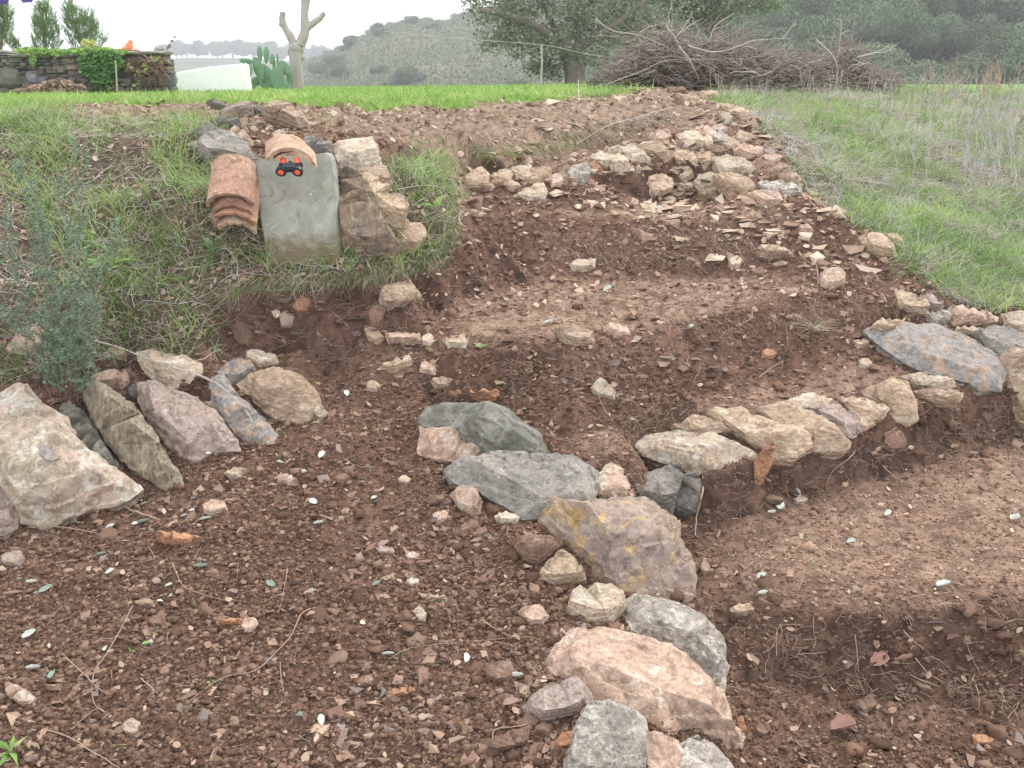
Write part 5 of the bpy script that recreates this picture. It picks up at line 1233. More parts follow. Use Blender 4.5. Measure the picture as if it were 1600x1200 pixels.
# hanging fringe over the cut bank
def fringe(n, line, cols, L0, L1, w):
    t = rng.random(n) * (len(line) - 1); i = t.astype(int); f = t - i; ln = np.array(line, float)
    q = ln[i] * (1 - f[:, None]) + ln[np.minimum(i + 1, len(ln) - 1)] * f[:, None]
    q += (rng.random((n, 2)) - .5) * np.array([14, 22]); P = hit(q[:, 0], q[:, 1])
    P[:, 1] -= .01
    D = np.stack([(rng.random(n) - .5), -.6 - .5 * rng.random(n), .3 - .9 * rng.random(n)], -1)
    return blades(P, L0 + (L1 - L0) * rng.random(n) ** 2, np.full(n, w), D, .4 + .8 * rng.random(n), palette(n, cols, .25))
LIP = [(345, 458), (420, 440), (500, 438), (570, 432), (630, 420), (690, 395), (715, 350)]
stuff('overhang_fringe', [fringe(900, LIP, GREENS + [(0.12, .22, .06)], .02, .06, .003), fringe(1500, LIP, STRAW, .02, .09, .0018),
                          fringe(700, [(830, 365), (960, 385), (1000, 362), (1100, 380), (1180, 375)], STRAW + LITTER, .03, .12, .0018), fringe(500, [(850, 395), (960, 405), (1040, 398), (1120, 410)], LITTER + STRAW, .03, .10, .002), fringe(600, [(1010, 500), (1120, 505), (1230, 500), (1330, 480)], LITTER, .02, .08, .002), fringe(500, [(880, 205), (960, 205), (1050, 195)], STRAW, .05, .14, .003), fringe(420, [(720, 215), (860, 215), (1000, 190), (1060, 178)], STRAW, .05, .14, .003),
                          fringe(260, [(740, 240), (860, 225), (1000, 200)], GREENS, .05, .12, .004)], M_BLADE,
      label='grass blades and roots hanging over the edges of the cut steps', cat='grass')
# right slope
g1 = W_RIGHT * (Yg < 20)
drymask = W_RIGHT * (Yg < 20) * clump(1.5, 37, .38, .6)
stuff('slope_grass', [clusters(1250, 30, g1 * (.12 + clump(2.2, 33, .42, .56)), .06, .15, .005, GREENS, .045, .55), clusters(700, 26, g1 * (Yg < 14), .06, .17, .003, GREYS, .04, .8), tuft(9000, g1 * clump(2.2, 33, .42, .56), .05, .12, .0045, .55, .9, GREENS + [(0.36, .46, .16)]), tuft(4000, g1, .03, .08, .005, .8, .8, GREENS),
                      tuft(2000, (blob(1555, 345, 60, 28) + blob(1420, 370, 40, 30) + blob(1540, 425, 70, 25)) * (Yg < 8), .04, .13, .005, .7, 1.0, [(0.16, 0.38, 0.06), (0.28, 0.46, 0.12), (.2, .34, .1)])], M_BLADE,
      label='green grass over the right hand slope', cat='grass')
stuff('slope_straw', [straws(34000, W_RIGHT * (Yg < 16), .05, .22, .0014, GREYS + STRAW, .02, 5, .5, .8), litter(5000, W_RIGHT * (Yg < 10), .012, .035, LITTER)], M_DRY,
      label='grey dry straw lying through the grass of the right slope', cat='straw')
def stalks(n, W, L0, L1, R, cols):
    P = scatter(n, W, rng); L = L0 + (L1 - L0) * rng.random(n); D = dirs(n, .35); t = np.linspace(0, 1, 5)
    w = (rng.random((n, 5, 3)) - .5) * .06 * L[:, None, None]; w[:, 0] = 0
    Q = P[:, None] + D[:, None] * (t[None, :, None] * L[:, None, None]) + w
    m = [tubes(Q, np.full(n, R) * np.maximum(1, P[:, 1] / 5), palette(n, cols, .15), 3, .3)]
    for _ in range(3):
        i = rng.integers(0, n, n); k = rng.integers(1, 4, n); B = Q[i, k]; D2 = unit(D[i] + (rng.random((n, 3)) - .5) * 1.4)
        Q2 = B[:, None] + D2[:, None] * (np.linspace(0, 1, 3)[None, :, None] * (L[i] * .3)[:, None, None])
        m.append(tubes(Q2, np.full(n, R * .6) * np.maximum(1, P[i, 1] / 5), palette(n, cols, .15), 3, .4))
    return m
tallz = W_RIGHT * (PXg > 1380) * (Yg > 5.2) * (Yg < 15) * (.15 + clump(1.2, 71, .4, .6)) * np.clip((PXg - 1350) / 200, 0, 1)
stuff('dry_stalks', stalks(1100, tallz, .14, .38, .0017, GREYS) + stalks(520, W_RIGHT * (Yg > 8.5) * (Yg < 18), .10, .32, .0022, GREYS + STRAW)
      + stalks(150, W_RIGHT * (Yg > 12) * (Yg < 22) * (PXg > 1440) * clump(.6, 5, .45, .55), .25, .65, .0025, [(.42, .30, .23), (.40, .31, .26)]), M_DRY, label='tall grey dry stalks standing on the right slope', cat='dry weeds')

# soil crumbs, pebbles, chips of straw
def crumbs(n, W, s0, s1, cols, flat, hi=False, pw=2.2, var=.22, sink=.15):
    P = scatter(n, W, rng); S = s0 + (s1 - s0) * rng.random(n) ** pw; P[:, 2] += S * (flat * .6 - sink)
    dryf = grid_lookup(W_TREAD, P[:, 0], P[:, 1])[:, None]; riserf = grid_lookup(RISER * SOIL, P[:, 0], P[:, 1])[:, None]  # crumbs turn lighter on treads, darker on steep risers
    return lumps(P, S, palette(n, cols, var) * (1 + (.7 if cols[0][0] < .2 else .12) * dryf) * (1 - .3 * riserf), flat, hi)
DIRT = [(0.125, 0.073, 0.049), (0.155, 0.094, 0.065), (0.092, 0.053, 0.037), (0.195, 0.13, 0.092)]
PEB = [(0.21, 0.135, 0.10), (0.25, 0.165, 0.12), (0.17, 0.105, 0.078), (0.31, 0.22, 0.16), (0.20, 0.155, 0.135), (0.17, 0.10, 0.075)]
loose = SOIL * (1 - .8 * W_TREAD) * (Yg < 8)
leftA = loose * (PXg < 1060) * (Yg < 3.6)
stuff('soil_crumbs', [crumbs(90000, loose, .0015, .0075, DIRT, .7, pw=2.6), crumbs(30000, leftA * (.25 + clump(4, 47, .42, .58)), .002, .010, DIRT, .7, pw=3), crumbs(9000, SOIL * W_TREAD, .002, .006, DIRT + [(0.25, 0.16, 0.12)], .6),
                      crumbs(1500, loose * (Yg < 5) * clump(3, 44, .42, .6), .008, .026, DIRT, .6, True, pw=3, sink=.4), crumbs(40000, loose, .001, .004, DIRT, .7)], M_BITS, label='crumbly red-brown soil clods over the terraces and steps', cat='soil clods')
rubble = SOIL * (PYg < 345) * (PXg > 700) + .4 * W_MULCH * (PXg > 800) + SOIL * (PXg > 1000) * (PYg < 420)
stuff('pebbles', [crumbs(3400, leftA * (.3 + clump(3, 49, .42, .6)), .004, .016, PEB, .5, 'chip', 2.6), crumbs(2400, loose, .004, .016, PEB, .45, 'chip'), crumbs(2600, SOIL * (Yg > 3.4) * (Yg < 8), .006, .022, PEB, .35, 'chip'),
                  crumbs(900, rubble * (Yg < 8), .012, .045, [(0.37, 0.275, 0.205), (0.31, 0.215, 0.155), (0.42, 0.34, 0.26), (0.26, 0.175, 0.13)], .4, 'chip', 2.2)], M_BITS, False, 'pebbles and chips of stone strewn over the soil', 'pebbles')
stuff('soil_litter', [litter(2200, SOIL * (Yg < 8), .008, .028, LITTER + [(.40, .27, .2)], .004, .5), litter(1800, SOIL * (Yg > 4) * (Yg < 8), .015, .04, LITTER, .006, .5, .8),
                      straws(3200, SOIL * (Yg < 8), .02, .09, .0007, [(0.36, .26, .19), (0.24, .15, .11), (0.45, .37, .29)], .004, 4, .5, .3),
                      straws(2000, SOIL * RISER * (Yg < 8) * clump(7, 83, .35, .6), .03, .10, .0008, [(0.30, .2, .15), (0.4, .31, .24)], .006, 4, .7, 1.0)], M_DRY,
      label='bits of dead leaf, root and straw on the bare soil', cat='litter')
stuff('seedlings', [tuft(900, SOIL * (Yg < 6), .008, .028, .003, .9, .6, [(0.2, .38, .08), (0.3, .42, .12)], segs=2)], M_BLADE, label='tiny green seedlings dotted over the soil', cat='seedlings')

# ------------------------------------------------------------------ single leaves, twigs, weeds
M_WHITE = plain_mat('pale_leaf', (0.60, 0.62, 0.56), (0.48, 0.52, 0.46), 60, .6, .1, .001)
M_PINKL = plain_mat('pink_leaf', (0.45, 0.31, 0.26), (0.36, 0.24, 0.2), 60, .7, .1, .001)
M_OLIVE = plain_mat('grey_green_leaf', (0.30, 0.35, 0.29), (0.22, 0.28, 0.24), 60, .6, .1, .001)
M_DEADL = plain_mat('dead_leaf', (0.27, 0.15, 0.12), (0.35, 0.22, 0.17), 60, .7, .2, .001)
def leaf_mesh(seed, aspect):
    r = random.Random(seed); bm = bmesh.new(); nx, ny = 8, 4; G = {}
    cu = r.uniform(.5, 1.6); tw = r.uniform(-.3, .3)
    for k in (0, 1):
        for i in range(nx + 1):
            t = i / nx; w = aspect * .5 * (math.sin(math.pi * min(1, t * .96 + .03)) ** .6) * (1 + .12 * math.sin(t * 17 + seed))
            for j in range(ny + 1):
                s = j / ny * 2 - 1
                z = cu * (abs(s) ** 2) * w + cu * .4 * (t - .5) ** 2 + tw * s * w * (t - .5) + (.012 if k == 0 else 0)
                G[k, i, j] = bm.verts.new((t - .5, s * w, z))
    for i in range(nx):
        for j in range(ny):
            bm.faces.new([G[0, i, j], G[0, i + 1, j], G[0, i + 1, j + 1], G[0, i, j + 1]]); bm.faces.new([G[1, i, j], G[1, i, j + 1], G[1, i + 1, j + 1], G[1, i + 1, j]])
        for j in (0, ny): bm.faces.new([G[0, i, j], G[1, i, j], G[1, i + 1, j], G[0, i + 1, j]])
    for j in range(ny):
        for i in (0, nx): bm.faces.new([G[0, i, j], G[0, i, j + 1], G[1, i, j + 1], G[1, i, j]])
    bmesh.ops.remove_doubles(bm, verts=bm.verts, dist=1e-5); bmesh.ops.recalc_face_normals(bm, faces=bm.faces)
    me = bpy.data.meshes.new('fallen_leaf'); bm.to_mesh(me); bm.free(); me.polygons.foreach_set('use_smooth', [True] * len(me.polygons)); return me
def leaf_set(lst, mat, label, group, aspect=.5, L=.03):
    mm = []
    for k in range(4):
        me = leaf_mesh(k * 3 + int(aspect * 10), aspect * (.85 + .1 * k)); me.materials.append(mat); mm.append(me)
    Hh = hit([p[0] for p in lst], [p[1] for p in lst]); r = random.Random(3)
    for q, P in zip(lst, Hh):
        o = link('fallen_leaf', r.choice(mm), None, None, (P[0], P[1], P[2] + .009)); s = L * (q[2] if len(q) > 2 else 1) * r.uniform(.85, 1.15)
        o.scale = (s, s, s); o.rotation_euler = (r.uniform(-.7, .7), r.uniform(-.6, .6), r.uniform(0, 6.28)); tag(o, label, 'leaf', group)
leaf_set([(173, 900, 1.1), (50, 917), (264, 921, .8), (268, 940, .8), (46, 996, 1.2), (52, 1050, 1.1), (166, 1019, .8), (322, 817, 1.1), (288, 812, .9), (498, 823, 1.1), (490, 790), (486, 931), (173, 829), (300, 804, .8),
          (503, 1133, .9), (607, 1028), (727, 1034), (805, 1064, 1.5), (327, 716, .9), (475, 744, 1.1), (503, 716), (437, 728, .9), (542, 619, 1.1), (250, 946, .7), (694, 504, .9), (212, 823, .7), (585, 787, .7)],
         M_WHITE, 'small whitish oval leaf lying underside up on the lower left terrace', 'whitish leaves on the lower terrace', .55, .03)
leaf_set([(950, 456, 1.3), (1030, 330, 1.2), (857, 509), (1079, 519, 1.2)], M_WHITE, 'small whitish leaf lying on the upper steps', 'whitish leaves on the upper steps', .6, .035)
leaf_set([(1190, 907), (1192, 933), (1473, 920, 1.3), (1330, 852, 1.2), (1385, 808), (1206, 806), (1247, 779, 1.3), (1587, 817), (1222, 802, 1.3)], M_WHITE, 'small whitish leaf lying on the right hand floor', 'whitish leaves on the right floor', .6, .03)
leaf_set([(589, 917, .9), (643, 908, .8), (832, 873, 1.2), (586, 790, .9), (72, 927, 1.2), (314, 893, 1.2), (84, 1060, 1.3), (225, 822, 1.1), (226, 792, .9), (158, 872), (424, 917), (470, 1125, .9)],
         M_OLIVE, 'small grey-green oval leaf on the lower left terrace', 'grey-green leaves on the lower terrace', .45, .032)
leaf_set([(1375, 1040, 1.5), (1412, 1041, 1.6), (1318, 1145, 1.7), (800, 702, 1.4), (812, 706, 1.1)], M_DEADL, 'dull pinkish brown dead leaf lying among soil and stones', 'single dead leaves', .8, .035)
leaf_set([(598, 858, 1.5), (20, 937, 1.4), (485, 932, 1.1), (800, 1108, 1.8), (960, 1075, .9)], M_PINKL, 'pinkish dry leaf on the lower left terrace', 'pinkish dry leaves', .4, .035)

M_TWIG = plain_mat('twig_bark', (0.36, 0.26, 0.20), (0.25, 0.17, 0.13), 60, .85, .4, .001)
M_TWIGG = plain_mat('grey_twig_bark', (0.44, 0.40, 0.36), (0.33, 0.29, 0.26), 60, .85, .4, .001)
def curve_tube(P, R, taper=.5, sides=7):
    P = np.array(P, float); n = len(P)
    # smooth resample
    t = np.linspace(0, n - 1, (n - 1) * 6 + 1); Q = []
    for u in t:
        i = min(int(u), n - 2); f = u - i
        p0, p1, p2, p3 = P[max(i - 1, 0)], P[i], P[i + 1], P[min(i + 2, n - 1)]
        Q.append(.5 * ((2 * p1) + (-p0 + p2) * f + (2 * p0 - 5 * p1 + 4 * p2 - p3) * f * f + (-p0 + 3 * p1 - 3 * p2 + p3) * f ** 3))
    return tubes(np.array(Q)[None], np.array([R]), np.ones((1, 3)) * .3, sides, taper)
def twig(pts, R, label, mat=None, lift=.012, name='twig', group='twigs and roots lying about'):
    H = hit([p[0] for p in pts], [p[1] for p in pts]); H[:, 2] += lift
    for k, p in enumerate(pts):
        if len(p) > 2: H[k, 2] += p[2]
    # a little unevenness
    V, Fc, C = curve_tube(H, R); V = V + fbm(V[:, 0], V[:, 1], V[:, 2], 60, 2, 5)[:, None] * R * .8
    V, c = recentre(V)
    tag(link(name, np_mesh(name, V, Fc), mat or M_TWIG, None, c), label, 'twig', group)
for pts, R, lb in [
 ([(208, 952), (192, 985), (175, 1015), (165, 1035), (148, 1060), (145, 1090), (150, 1110), (165, 1122), (150, 1115), (112, 1150)], .0016, 'long curly root running down the left of the lower terrace'),
 ([(486, 957), (470, 970), (455, 1000), (430, 1030), (400, 1055), (345, 1068), (292, 1107)], .0018, 'long bent root across the middle of the lower terrace'),
 ([(270, 885), (285, 920), (310, 935), (355, 947), (372, 955)], .0015, 'forked brown twig near the two white leaves'),
 ([(440, 1), (440, 1)], 0, ''),
 ([(178, 783), (205, 803), (230, 812), (252, 820)], .004, 'thick brown root in front of the largest boulder'),
 ([(45, 830), (95, 829), (130, 840), (155, 842)], .0022, 'thin brown root below the largest boulder'),
 ([(232, 862), (243, 877), (230, 885), (200, 886)], .0013, 'short curled root under the thick one'),
 ([(104, 1034), (130, 1062), (150, 1080), (163, 1090)], .0018, 'short straight twig crossing the curly root'),
 ([(221, 1066), (235, 1080), (248, 1094)], .0018, 'short pale twig right of the curly root'),
 ([(50, 1147), (100, 1158), (150, 1185), (190, 1210)], .0022, 'long grey twig at the bottom left corner'),
 ([(438, 1044), (440, 1070), (444, 1090)], .0013, 'small upright looking twig in the middle of the terrace'),
 ([(450, 895), (444, 930), (436, 965)], .0012, 'thin stem pointing at the pinkish pebbles'),
 ([(752, 978), (780, 993), (805, 1003), (830, 1002)], .0016, 'orange-brown rootlet left of the pale cream stone'),
 ([(610, 1035), (640, 1020), (700, 1012), (800, 1003)], .0011, 'thin dark stem joining the orange-brown rootlet'),
 ([(770, 1170), (775, 1150), (825, 1138), (840, 1110), (845, 1095)], .0018, 'wiry root at the foot of the mossy rose stone'),
 ([(1095, 735), (1098, 775), (1088, 815), (1086, 845)], .004, 'grey root standing against the riser under the wide pale slab'),
 ([(1335, 712), (1325, 725), (1300, 745), (1290, 770)], .0022, 'wiggly pale root on the riser below the step edging'),
 ([(1368, 722), (1395, 716), (1425, 705)], .0012, 'thin twig right of the wiggly pale root'),
 ([(1378, 738), (1400, 752), (1425, 762)], .0022, 'dark twig on the right floor near the riser'),
 ([(1270, 978), (1272, 995), (1290, 985), (1272, 965)], .0012, 'bent straw on the right floor'),
 ([(1410, 943), (1440, 937), (1485, 932)], .0012, 'straight straw on the right floor'),
 ([(1213, 1032), (1216, 990), (1255, 986)], .0014, 'hooked pale straw on the lower right riser'),
 ([(1247, 1031), (1290, 1032)], .0014, 'short pale straight straw on the lower right riser'),
 ([(1335, 1000), (1338, 1025), (1340, 1060)], .0014, 'limp straw hanging down the lower right riser'),
 ([(1410, 993), (1425, 1008), (1442, 1020)], .0016, 'short stiff twig on the lower right riser'),
 ([(1428, 1042), (1450, 1060), (1492, 1085)], .0016, 'pale dry stem bundle, upper one, at the lower right'),
 ([(1420, 1064), (1455, 1078), (1490, 1088)], .0016, 'pale dry stem bundle, lower one, at the lower right'),
 ([(1555, 990), (1580, 978), (1605, 975)], .0013, 'straw at the right edge of the right floor'),
 ([(1508, 1000), (1512, 1025), (1530, 1060)], .0013, 'curved straw near the right edge'),
 ([(1275, 420), (1278, 450), (1270, 490)], .0022, 'upright dry stem on the second riser'),
 ([(1175, 490), (1172, 505), (1150, 515)], .0022, 'bent twig on the second riser'),
 ([(1185, 598), (1205, 582), (1225, 570)], .0022, 'short straight stick behind the step edging'),
 ([(935, 625), (945, 650), (958, 668)], .0014, 'thin stem below the pale jagged stone'),
 ([(853, 685), (885, 698)], .0016, 'short stem beside the tip of the green-grey slab'),
 ([(640, 445), (622, 425), (605, 400)], .0016, 'dry stem leaning over the tan block of the cut bank'),
 ([(322, 517), (355, 510), (360, 495)], .002, 'pale bent twig over the left bank edge'),
 ([(655, 548), (700, 540), (735, 546)], .0016, 'arched thin stem under the middle stone line')]:
    if R: twig(pts, R, lb)
twig([(150, 562, .03), (200, 580, .05), (255, 608, .06), (330, 630, .05), (380, 660, .03), (408, 690, 0.0)], .0035, 'long grey branch arching over the leaning stones of the left bank', M_TWIGG, .03, 'branch')
twig([(1050, 175), (1000, 190), (950, 205), (900, 235)], .004, 'grey stick lying on the mulch below the brush pile', M_TWIGG, .03, 'branch')
twig([(905, 168, .0), (903, 150, .12)], .003, 'short upright grey stake on the crest', M_TWIGG, .0, 'stake')
twig([(620, 308), (680, 305), (720, 325)], .0022, 'thin grey stem across the grass right of the slab', M_TWIGG, .03)
twig([(350, 395), (370, 420), (372, 440)], .003, 'pale forked twig under the clay tiles', M_TWIGG, .02)

# acorn, small and green with its cup
ap = hit1(230, 1008); ac = empty('acorn', ap + Vector((0, 0, .006))); ac.rotation_euler = (0, 0, .5)
tag(ac, 'tiny green-tipped acorn lying on the lower terrace', 'acorn')
bm = bmesh.new(); bmesh.ops.create_uvsphere(bm, u_segments=16, v_segments=12, radius=1, matrix=Matrix.Diagonal((.013, .006, .006, 1)))
M_ACORN = plain_mat('acorn_skin', (0.20, 0.40, 0.06), (0.10, 0.09, 0.10), 60, .4, 0, spec=.5); bm_obj('nut', bm, M_ACORN, ac)
bm = bmesh.new(); bmesh.ops.create_uvsphere(bm, u_segments=14, v_segments=10, radius=1, matrix=Matrix.Translation((.010, 0, 0)) @ Matrix.Diagonal((.006, .0072, .0072, 1))); bm_obj('cup', bm, M_TWIGG, ac)

def weed(px, py, size, n, label, cols=GREENS, broad=True, up=.6, group=None, name='weed'):
    P0 = hit1(px, py); a = rng.random(n) * 6.283; t = up * (.4 + .9 * rng.random(n))
    D = np.stack([np.cos(a) * np.sin(t), np.sin(a) * np.sin(t), np.cos(t)], -1); L = size * (.6 + .5 * rng.random(n))
    root = empty(name, P0)
    V, Fc, C = blades(np.zeros((n, 3)) + (rng.random((n, 3)) - .5) * size * .15, L, np.full(n, size * (.30 if broad else .022)), D, .5 + .6 * rng.random(n), palette(n, cols, .15), 5)
    if broad:      # leaf outline: narrow stem, wide blade
        V = V.reshape(n, 6, 2, 3); w = np.array([.15, .55, 1.1, 1.15, .9, .3])[None, :, None, None]; c = V.mean(2, keepdims=True); V = (c + (V - c) * w).reshape(-1, 3)
    me = np_mesh('leaf', V, Fc, C); o = link(name, me, M_BLADE, None, P0); bpy.data.objects.remove(root)
    return tag(o, label, 'weed', group)
weed(20, 1180, .06, 12, 'bright green broad-leaved weed at the bottom left corner')
weed(330, 1070, .025, 6, 'tiny bright green seedling on the bent root')
weed(675, 415, .03, 5, 'small green seedling on the riser beside the grass overhang')
weed(752, 545, .045, 5, 'small green sprout on the middle step')
weed(680, 330, .12, 6, 'broad-leaved plant with two long leaves right of the leaning rocks')
weed(285, 440, .06, 10, 'light green broad-leaved weed below the clay tiles')
weed(170, 425, .09, 22, 'leafy green weed in the middle of the left bank')
weed(335, 400, .10, 14, 'grey-green weed with lobed leaves at the foot of the clay tiles', [(0.22, .30, .15), (0.28, .36, .2)])
weed(1500, 330, .06, 9, 'round-leaved weed near the bright tuft on the right slope')
weed(1270, 520, .12, 60, 'spidery dry grass tuft on the second riser', STRAW + [(0.2, .28, .1)], False, 1.1)
weed(865, 1040, .05, 14, 'small green grass tuft beside the large pink slab', GREENS, False, .9)
weed(985, 775, .05, 24, 'little patch of moss on the edging stones', [(0.25, .34, .08)], False, 1.2)
weed(205, 1018, .02, 4, 'tiny seedling left of the acorn')

# grey-green bush in front of the left bank
def bush():
    base = hit1(110, 625); base.y -= .02
    root = empty('bush', base); tag(root, 'wispy grey-green bush growing above the largest boulder', 'bush')
    tips = [(30, 240, -.1), (60, 330, -.05), (95, 290, .0), (125, 235, .05), (120, 370, -.15), (145, 420, -.1), (150, 500, -.12), (70, 430, -.1), (25, 400, 0), (0, 330, 0), (-30, 420, 0), (160, 560, -.1), (90, 480, -.16),
            (185, 360, .02), (50, 260, .06), (10, 500, -.05), (100, 540, -.16), (130, 470, -.18), (75, 560, -.14), (118, 430, -.1), (140, 590, -.1), (60, 510, -.1)]
    tp, lf = [], []; r = random.Random(9)
    leafP, leafD = [], []
    for (x, y, dy) in tips:
        tip = Vector(at_y(x, y, base.y + dy + .02)); b0 = base + Vector((r.uniform(-.05, .05), r.uniform(-.03, .03), 0))
        mid = b0.lerp(tip, .5) + Vector((r.uniform(-.04, .04), r.uniform(-.03, .03), .0)); pts = []
        for k in range(9):
            t = k / 8; p = b0 * (1 - t) ** 2 + mid * 2 * t * (1 - t) + tip * t * t; pts.append(p + Vector((r.gauss(0, .004), r.gauss(0, .004), 0)))
        tp.append([list(p) for p in pts])
        L = (tip - b0).length
        for _ in range(int(L * 44)):
            t = r.uniform(.18, 1); i = min(7, int(t * 8)); p = pts[i].lerp(pts[i + 1], t * 8 - i)
            d = ((pts[i + 1] - pts[i]).normalized() + Vector((r.gauss(0, .6), r.gauss(0, .6), r.gauss(0, .35)))).normalized(); ll = r.uniform(.03, .085)
            q = [p + d * ll * s / 8 + Vector((0, 0, .01 * (s / 8) ** 2)) for s in range(9)]; tp.append([list(v) for v in q])
            for s in range(2, 9):
                for _ in range(5):
                    leafP.append(q[s]); leafD.append((d * .7 + Vector((r.gauss(0, .7), r.gauss(0, .7), r.gauss(0, .7)))).normalized())
    T = np.array(tp); R = np.array([.0022] * len(T)); R[:] = .0007
    R[[k for k in range(len(T)) if np.linalg.norm(T[k, -1] - T[k, 0]) > .12]] = .0022
    V, Fc, C = tubes(T, R, palette(len(T), [(0.20, .16, .13), (0.15, .11, .09)]), 4, .3)
    link('stems', np_mesh('stems', V - np.array(base), Fc, C), M_DRY, root)
    P = np.array([list(p) for p in leafP]); D = np.array([list(p) for p in leafD]); n = len(P)
    V, Fc, C = blades(P, .009 + .008 * rng.random(n), np.full(n, .0032), D, .2 * rng.random(n), palette(n, [(0.17, .235, .16), (0.23, .30, .20), (0.11, .165, .11), (0.29, .36, .25)], .25), 2)
    link('foliage', np_mesh('foliage', V - np.array(base), Fc, C), M_LEAF, root)
bush()

# ------------------------------------------------------------------ brush pile
def brush_pile():
    prof = np.array([(930, 128), (955, 108), (985, 84), (1015, 70), (1050, 50), (1075, 66), (1110, 74), (1150, 66), (1180, 74), (1215, 92), (1260, 98), (1300, 84), (1325, 62), (1340, 80), (1360, 108), (1420, 124)], float)
    n = 3800
    x = 935 + 470 * rng.random(n); top = np.interp(x, prof[:, 0], prof[:, 1]); y = top + (132 - top) * rng.random(n) ** .8
    far_x = np.clip((x - 1150) / 250, 0, 1) * 4.5; Y = 9.3 + far_x + 1.5 * rng.random(n); P = at_y(x, top, Y); g0 = gz(P[:, 0], P[:, 1]); P[:, 2] = g0 + (P[:, 2] - g0) * rng.random(n) ** .8; a = rng.random(n) * 6.28
    el = (rng.random(n) - .4) * 1.1; D = np.stack([np.cos(a) * np.cos(el), np.sin(a) * np.cos(el), np.sin(el)], -1)
    L = .12 + .5 * rng.random(n) ** 2; k = 6; t = np.linspace(-.5, .5, k)
    w = np.cumsum((rng.random((n, k, 3)) - .5), 1) * .09 * L[:, None, None]
    Q = P[:, None] + D[:, None] * (t[None, :, None] * L[:, None, None]) + w
    Q[..., 2] = np.maximum(Q[..., 2], gz(Q[..., 0].ravel(), Q[..., 1].ravel()).reshape(n, k) + .01)
    m1 = tubes(Q, .002 + .006 * rng.random(n) ** 3, palette(n, [(0.29, .25, .225), (0.19, .16, .14), (0.40, .36, .33), (0.28, .21, .165), (.11, .09, .075)], .2), 4, .4)
    n = 700                                                       # loose ends standing out of the top
    x = 950 + 430 * rng.random(n); y = np.interp(x, prof[:, 0], prof[:, 1]) + 22 * rng.random(n) - 10; P = at_y(x, y, 9.5 + np.clip((x - 1150) / 250, 0, 1) * 4.5 + 1.2 * rng.random(n))
    D = unit(np.stack([rng.normal(size=n) * .9, rng.normal(size=n) * .5, .9 * rng.random(n) - .15], -1)); L = .15 + .45 * rng.random(n) ** 2; t = np.linspace(0, 1, k)
    w = np.cumsum((rng.random((n, k, 3)) - .5), 1) * .09 * L[:, None, None] * 1.6; w[:, 0] = 0
    m3 = tubes(P[:, None] + D[:, None] * (t[None, :, None] * L[:, None, None]) + w, .0018 + .004 * rng.random(n) ** 2, palette(n, [(0.28, .235, .205), (0.2, .16, .14), (0.36, .31, .28)], .2), 4, .35)
    n = 9000
    x = 950 + 430 * rng.random(n); top = np.interp(x, prof[:, 0], prof[:, 1]) + 14; y = top + (134 - top) * rng.random(n) ** .8
    P = at_y(x, top, 9.7 + np.clip((x - 1150) / 250, 0, 1) * 4.5 + 1.0 * rng.random(n)); g0 = gz(P[:, 0], P[:, 1]); P[:, 2] = g0 + (P[:, 2] - g0) * rng.random(n); Nn = unit(rng.random((n, 3)) - .5); L = .02 + .05 * rng.random(n)
    m2 = leaves(P, Nn, L, L * .5, palette(n, [(0.24, .16, .12), (0.30, .21, .16), (0.13, .09, .07), (0.06, .045, .035), (.05, .04, .03)], .2), .4)  # leaf filler; its near-black tones paint shade into the pile's hollows
    o = stuff('brush_pile', [m1, m2, m3], M_DRY, label='big heap of cut grey branches and brushwood on the crest', cat='brushwood')
brush_pile()
def freebranch(pts, Y, R, label, side=()):
    P = [at_y(x, y, Y + (k * .05)) for k, (x, y) in enumerate(pts)]
    R = R * .62; parts = [curve_tube(P, R, .3, 6)]
    for sp in side: parts.append(curve_tube([at_y(x, y, Y + k * .04) for k, (x, y) in enumerate(sp)], R * .55, .35, 5))
    V, Fc, C = merge(parts); V = V + .012 * fbm(V[:, 0], V[:, 1], V[:, 2], 9, 3, 8)[:, None]; V, c = recentre(V)
    tag(link('branch', np_mesh('branch', V, Fc), M_TWIGG, None, c), label, 'branch', 'branches sticking out of the brush pile')
freebranch([(930, 30), (960, 48), (1000, 56), (1045, 75), (1060, 90)], 9.3, .010, 'long thin branch reaching far left out of the brush pile')
freebranch([(1040, 40), (1055, 60), (1070, 85), (1085, 110)], 9.25, .014, 'thick forked bare branch at the peak of the brush pile', [[(1055, 60), (1070, 40), (1083, 18)], [(1062, 52), (1085, 35), (1100, 28)]])
freebranch([(1075, 70), (1120, 82), (1170, 66), (1200, 62), (1240, 60)], 9.2, .012, 'long horizontal branch across the brush pile', [[(1222, 61), (1235, 45), (1243, 36)]])
freebranch([(1340, 88), (1365, 84), (1385, 80), (1405, 66)], 9.3, .012, 'stout branch pointing right from the right end of the brush pile', [[(1368, 84), (1385, 74), (1398, 68)]])
freebranch([(1315, 30), (1313, 60), (1310, 95)], 9.4, .012, 'upright stump branch at the right of the brush pile', [[(1313, 55), (1328, 48), (1330, 75)]])
freebranch([(1110, 60), (1118, 40), (1145, 22), (1146, 20)], 9.6, .009, 'crooked branch rising from the middle of the brush pile', [[(1118, 44), (1135, 40), (1143, 32)]])
freebranch([(1060, 72), (1075, 90), (1085, 108), (1092, 125)], 9.15, .016, 'curved pale trunk in front of the brush pile')
freebranch([(1000, 50), (1020, 40), (1045, 35)], 9.5, .008, 'thin branch at the upper left of the brush pile')
freebranch([(950, 130), (1000, 112), (1040, 95), (1100, 92)], 9.15, .008, 'long sloping branch low on the left of the brush pile')
freebranch([(1275, 62), (1300, 85), (1310, 110), (1308, 122)], 9.2, .013, 'bent grey branch at the right foot of the brush pile')

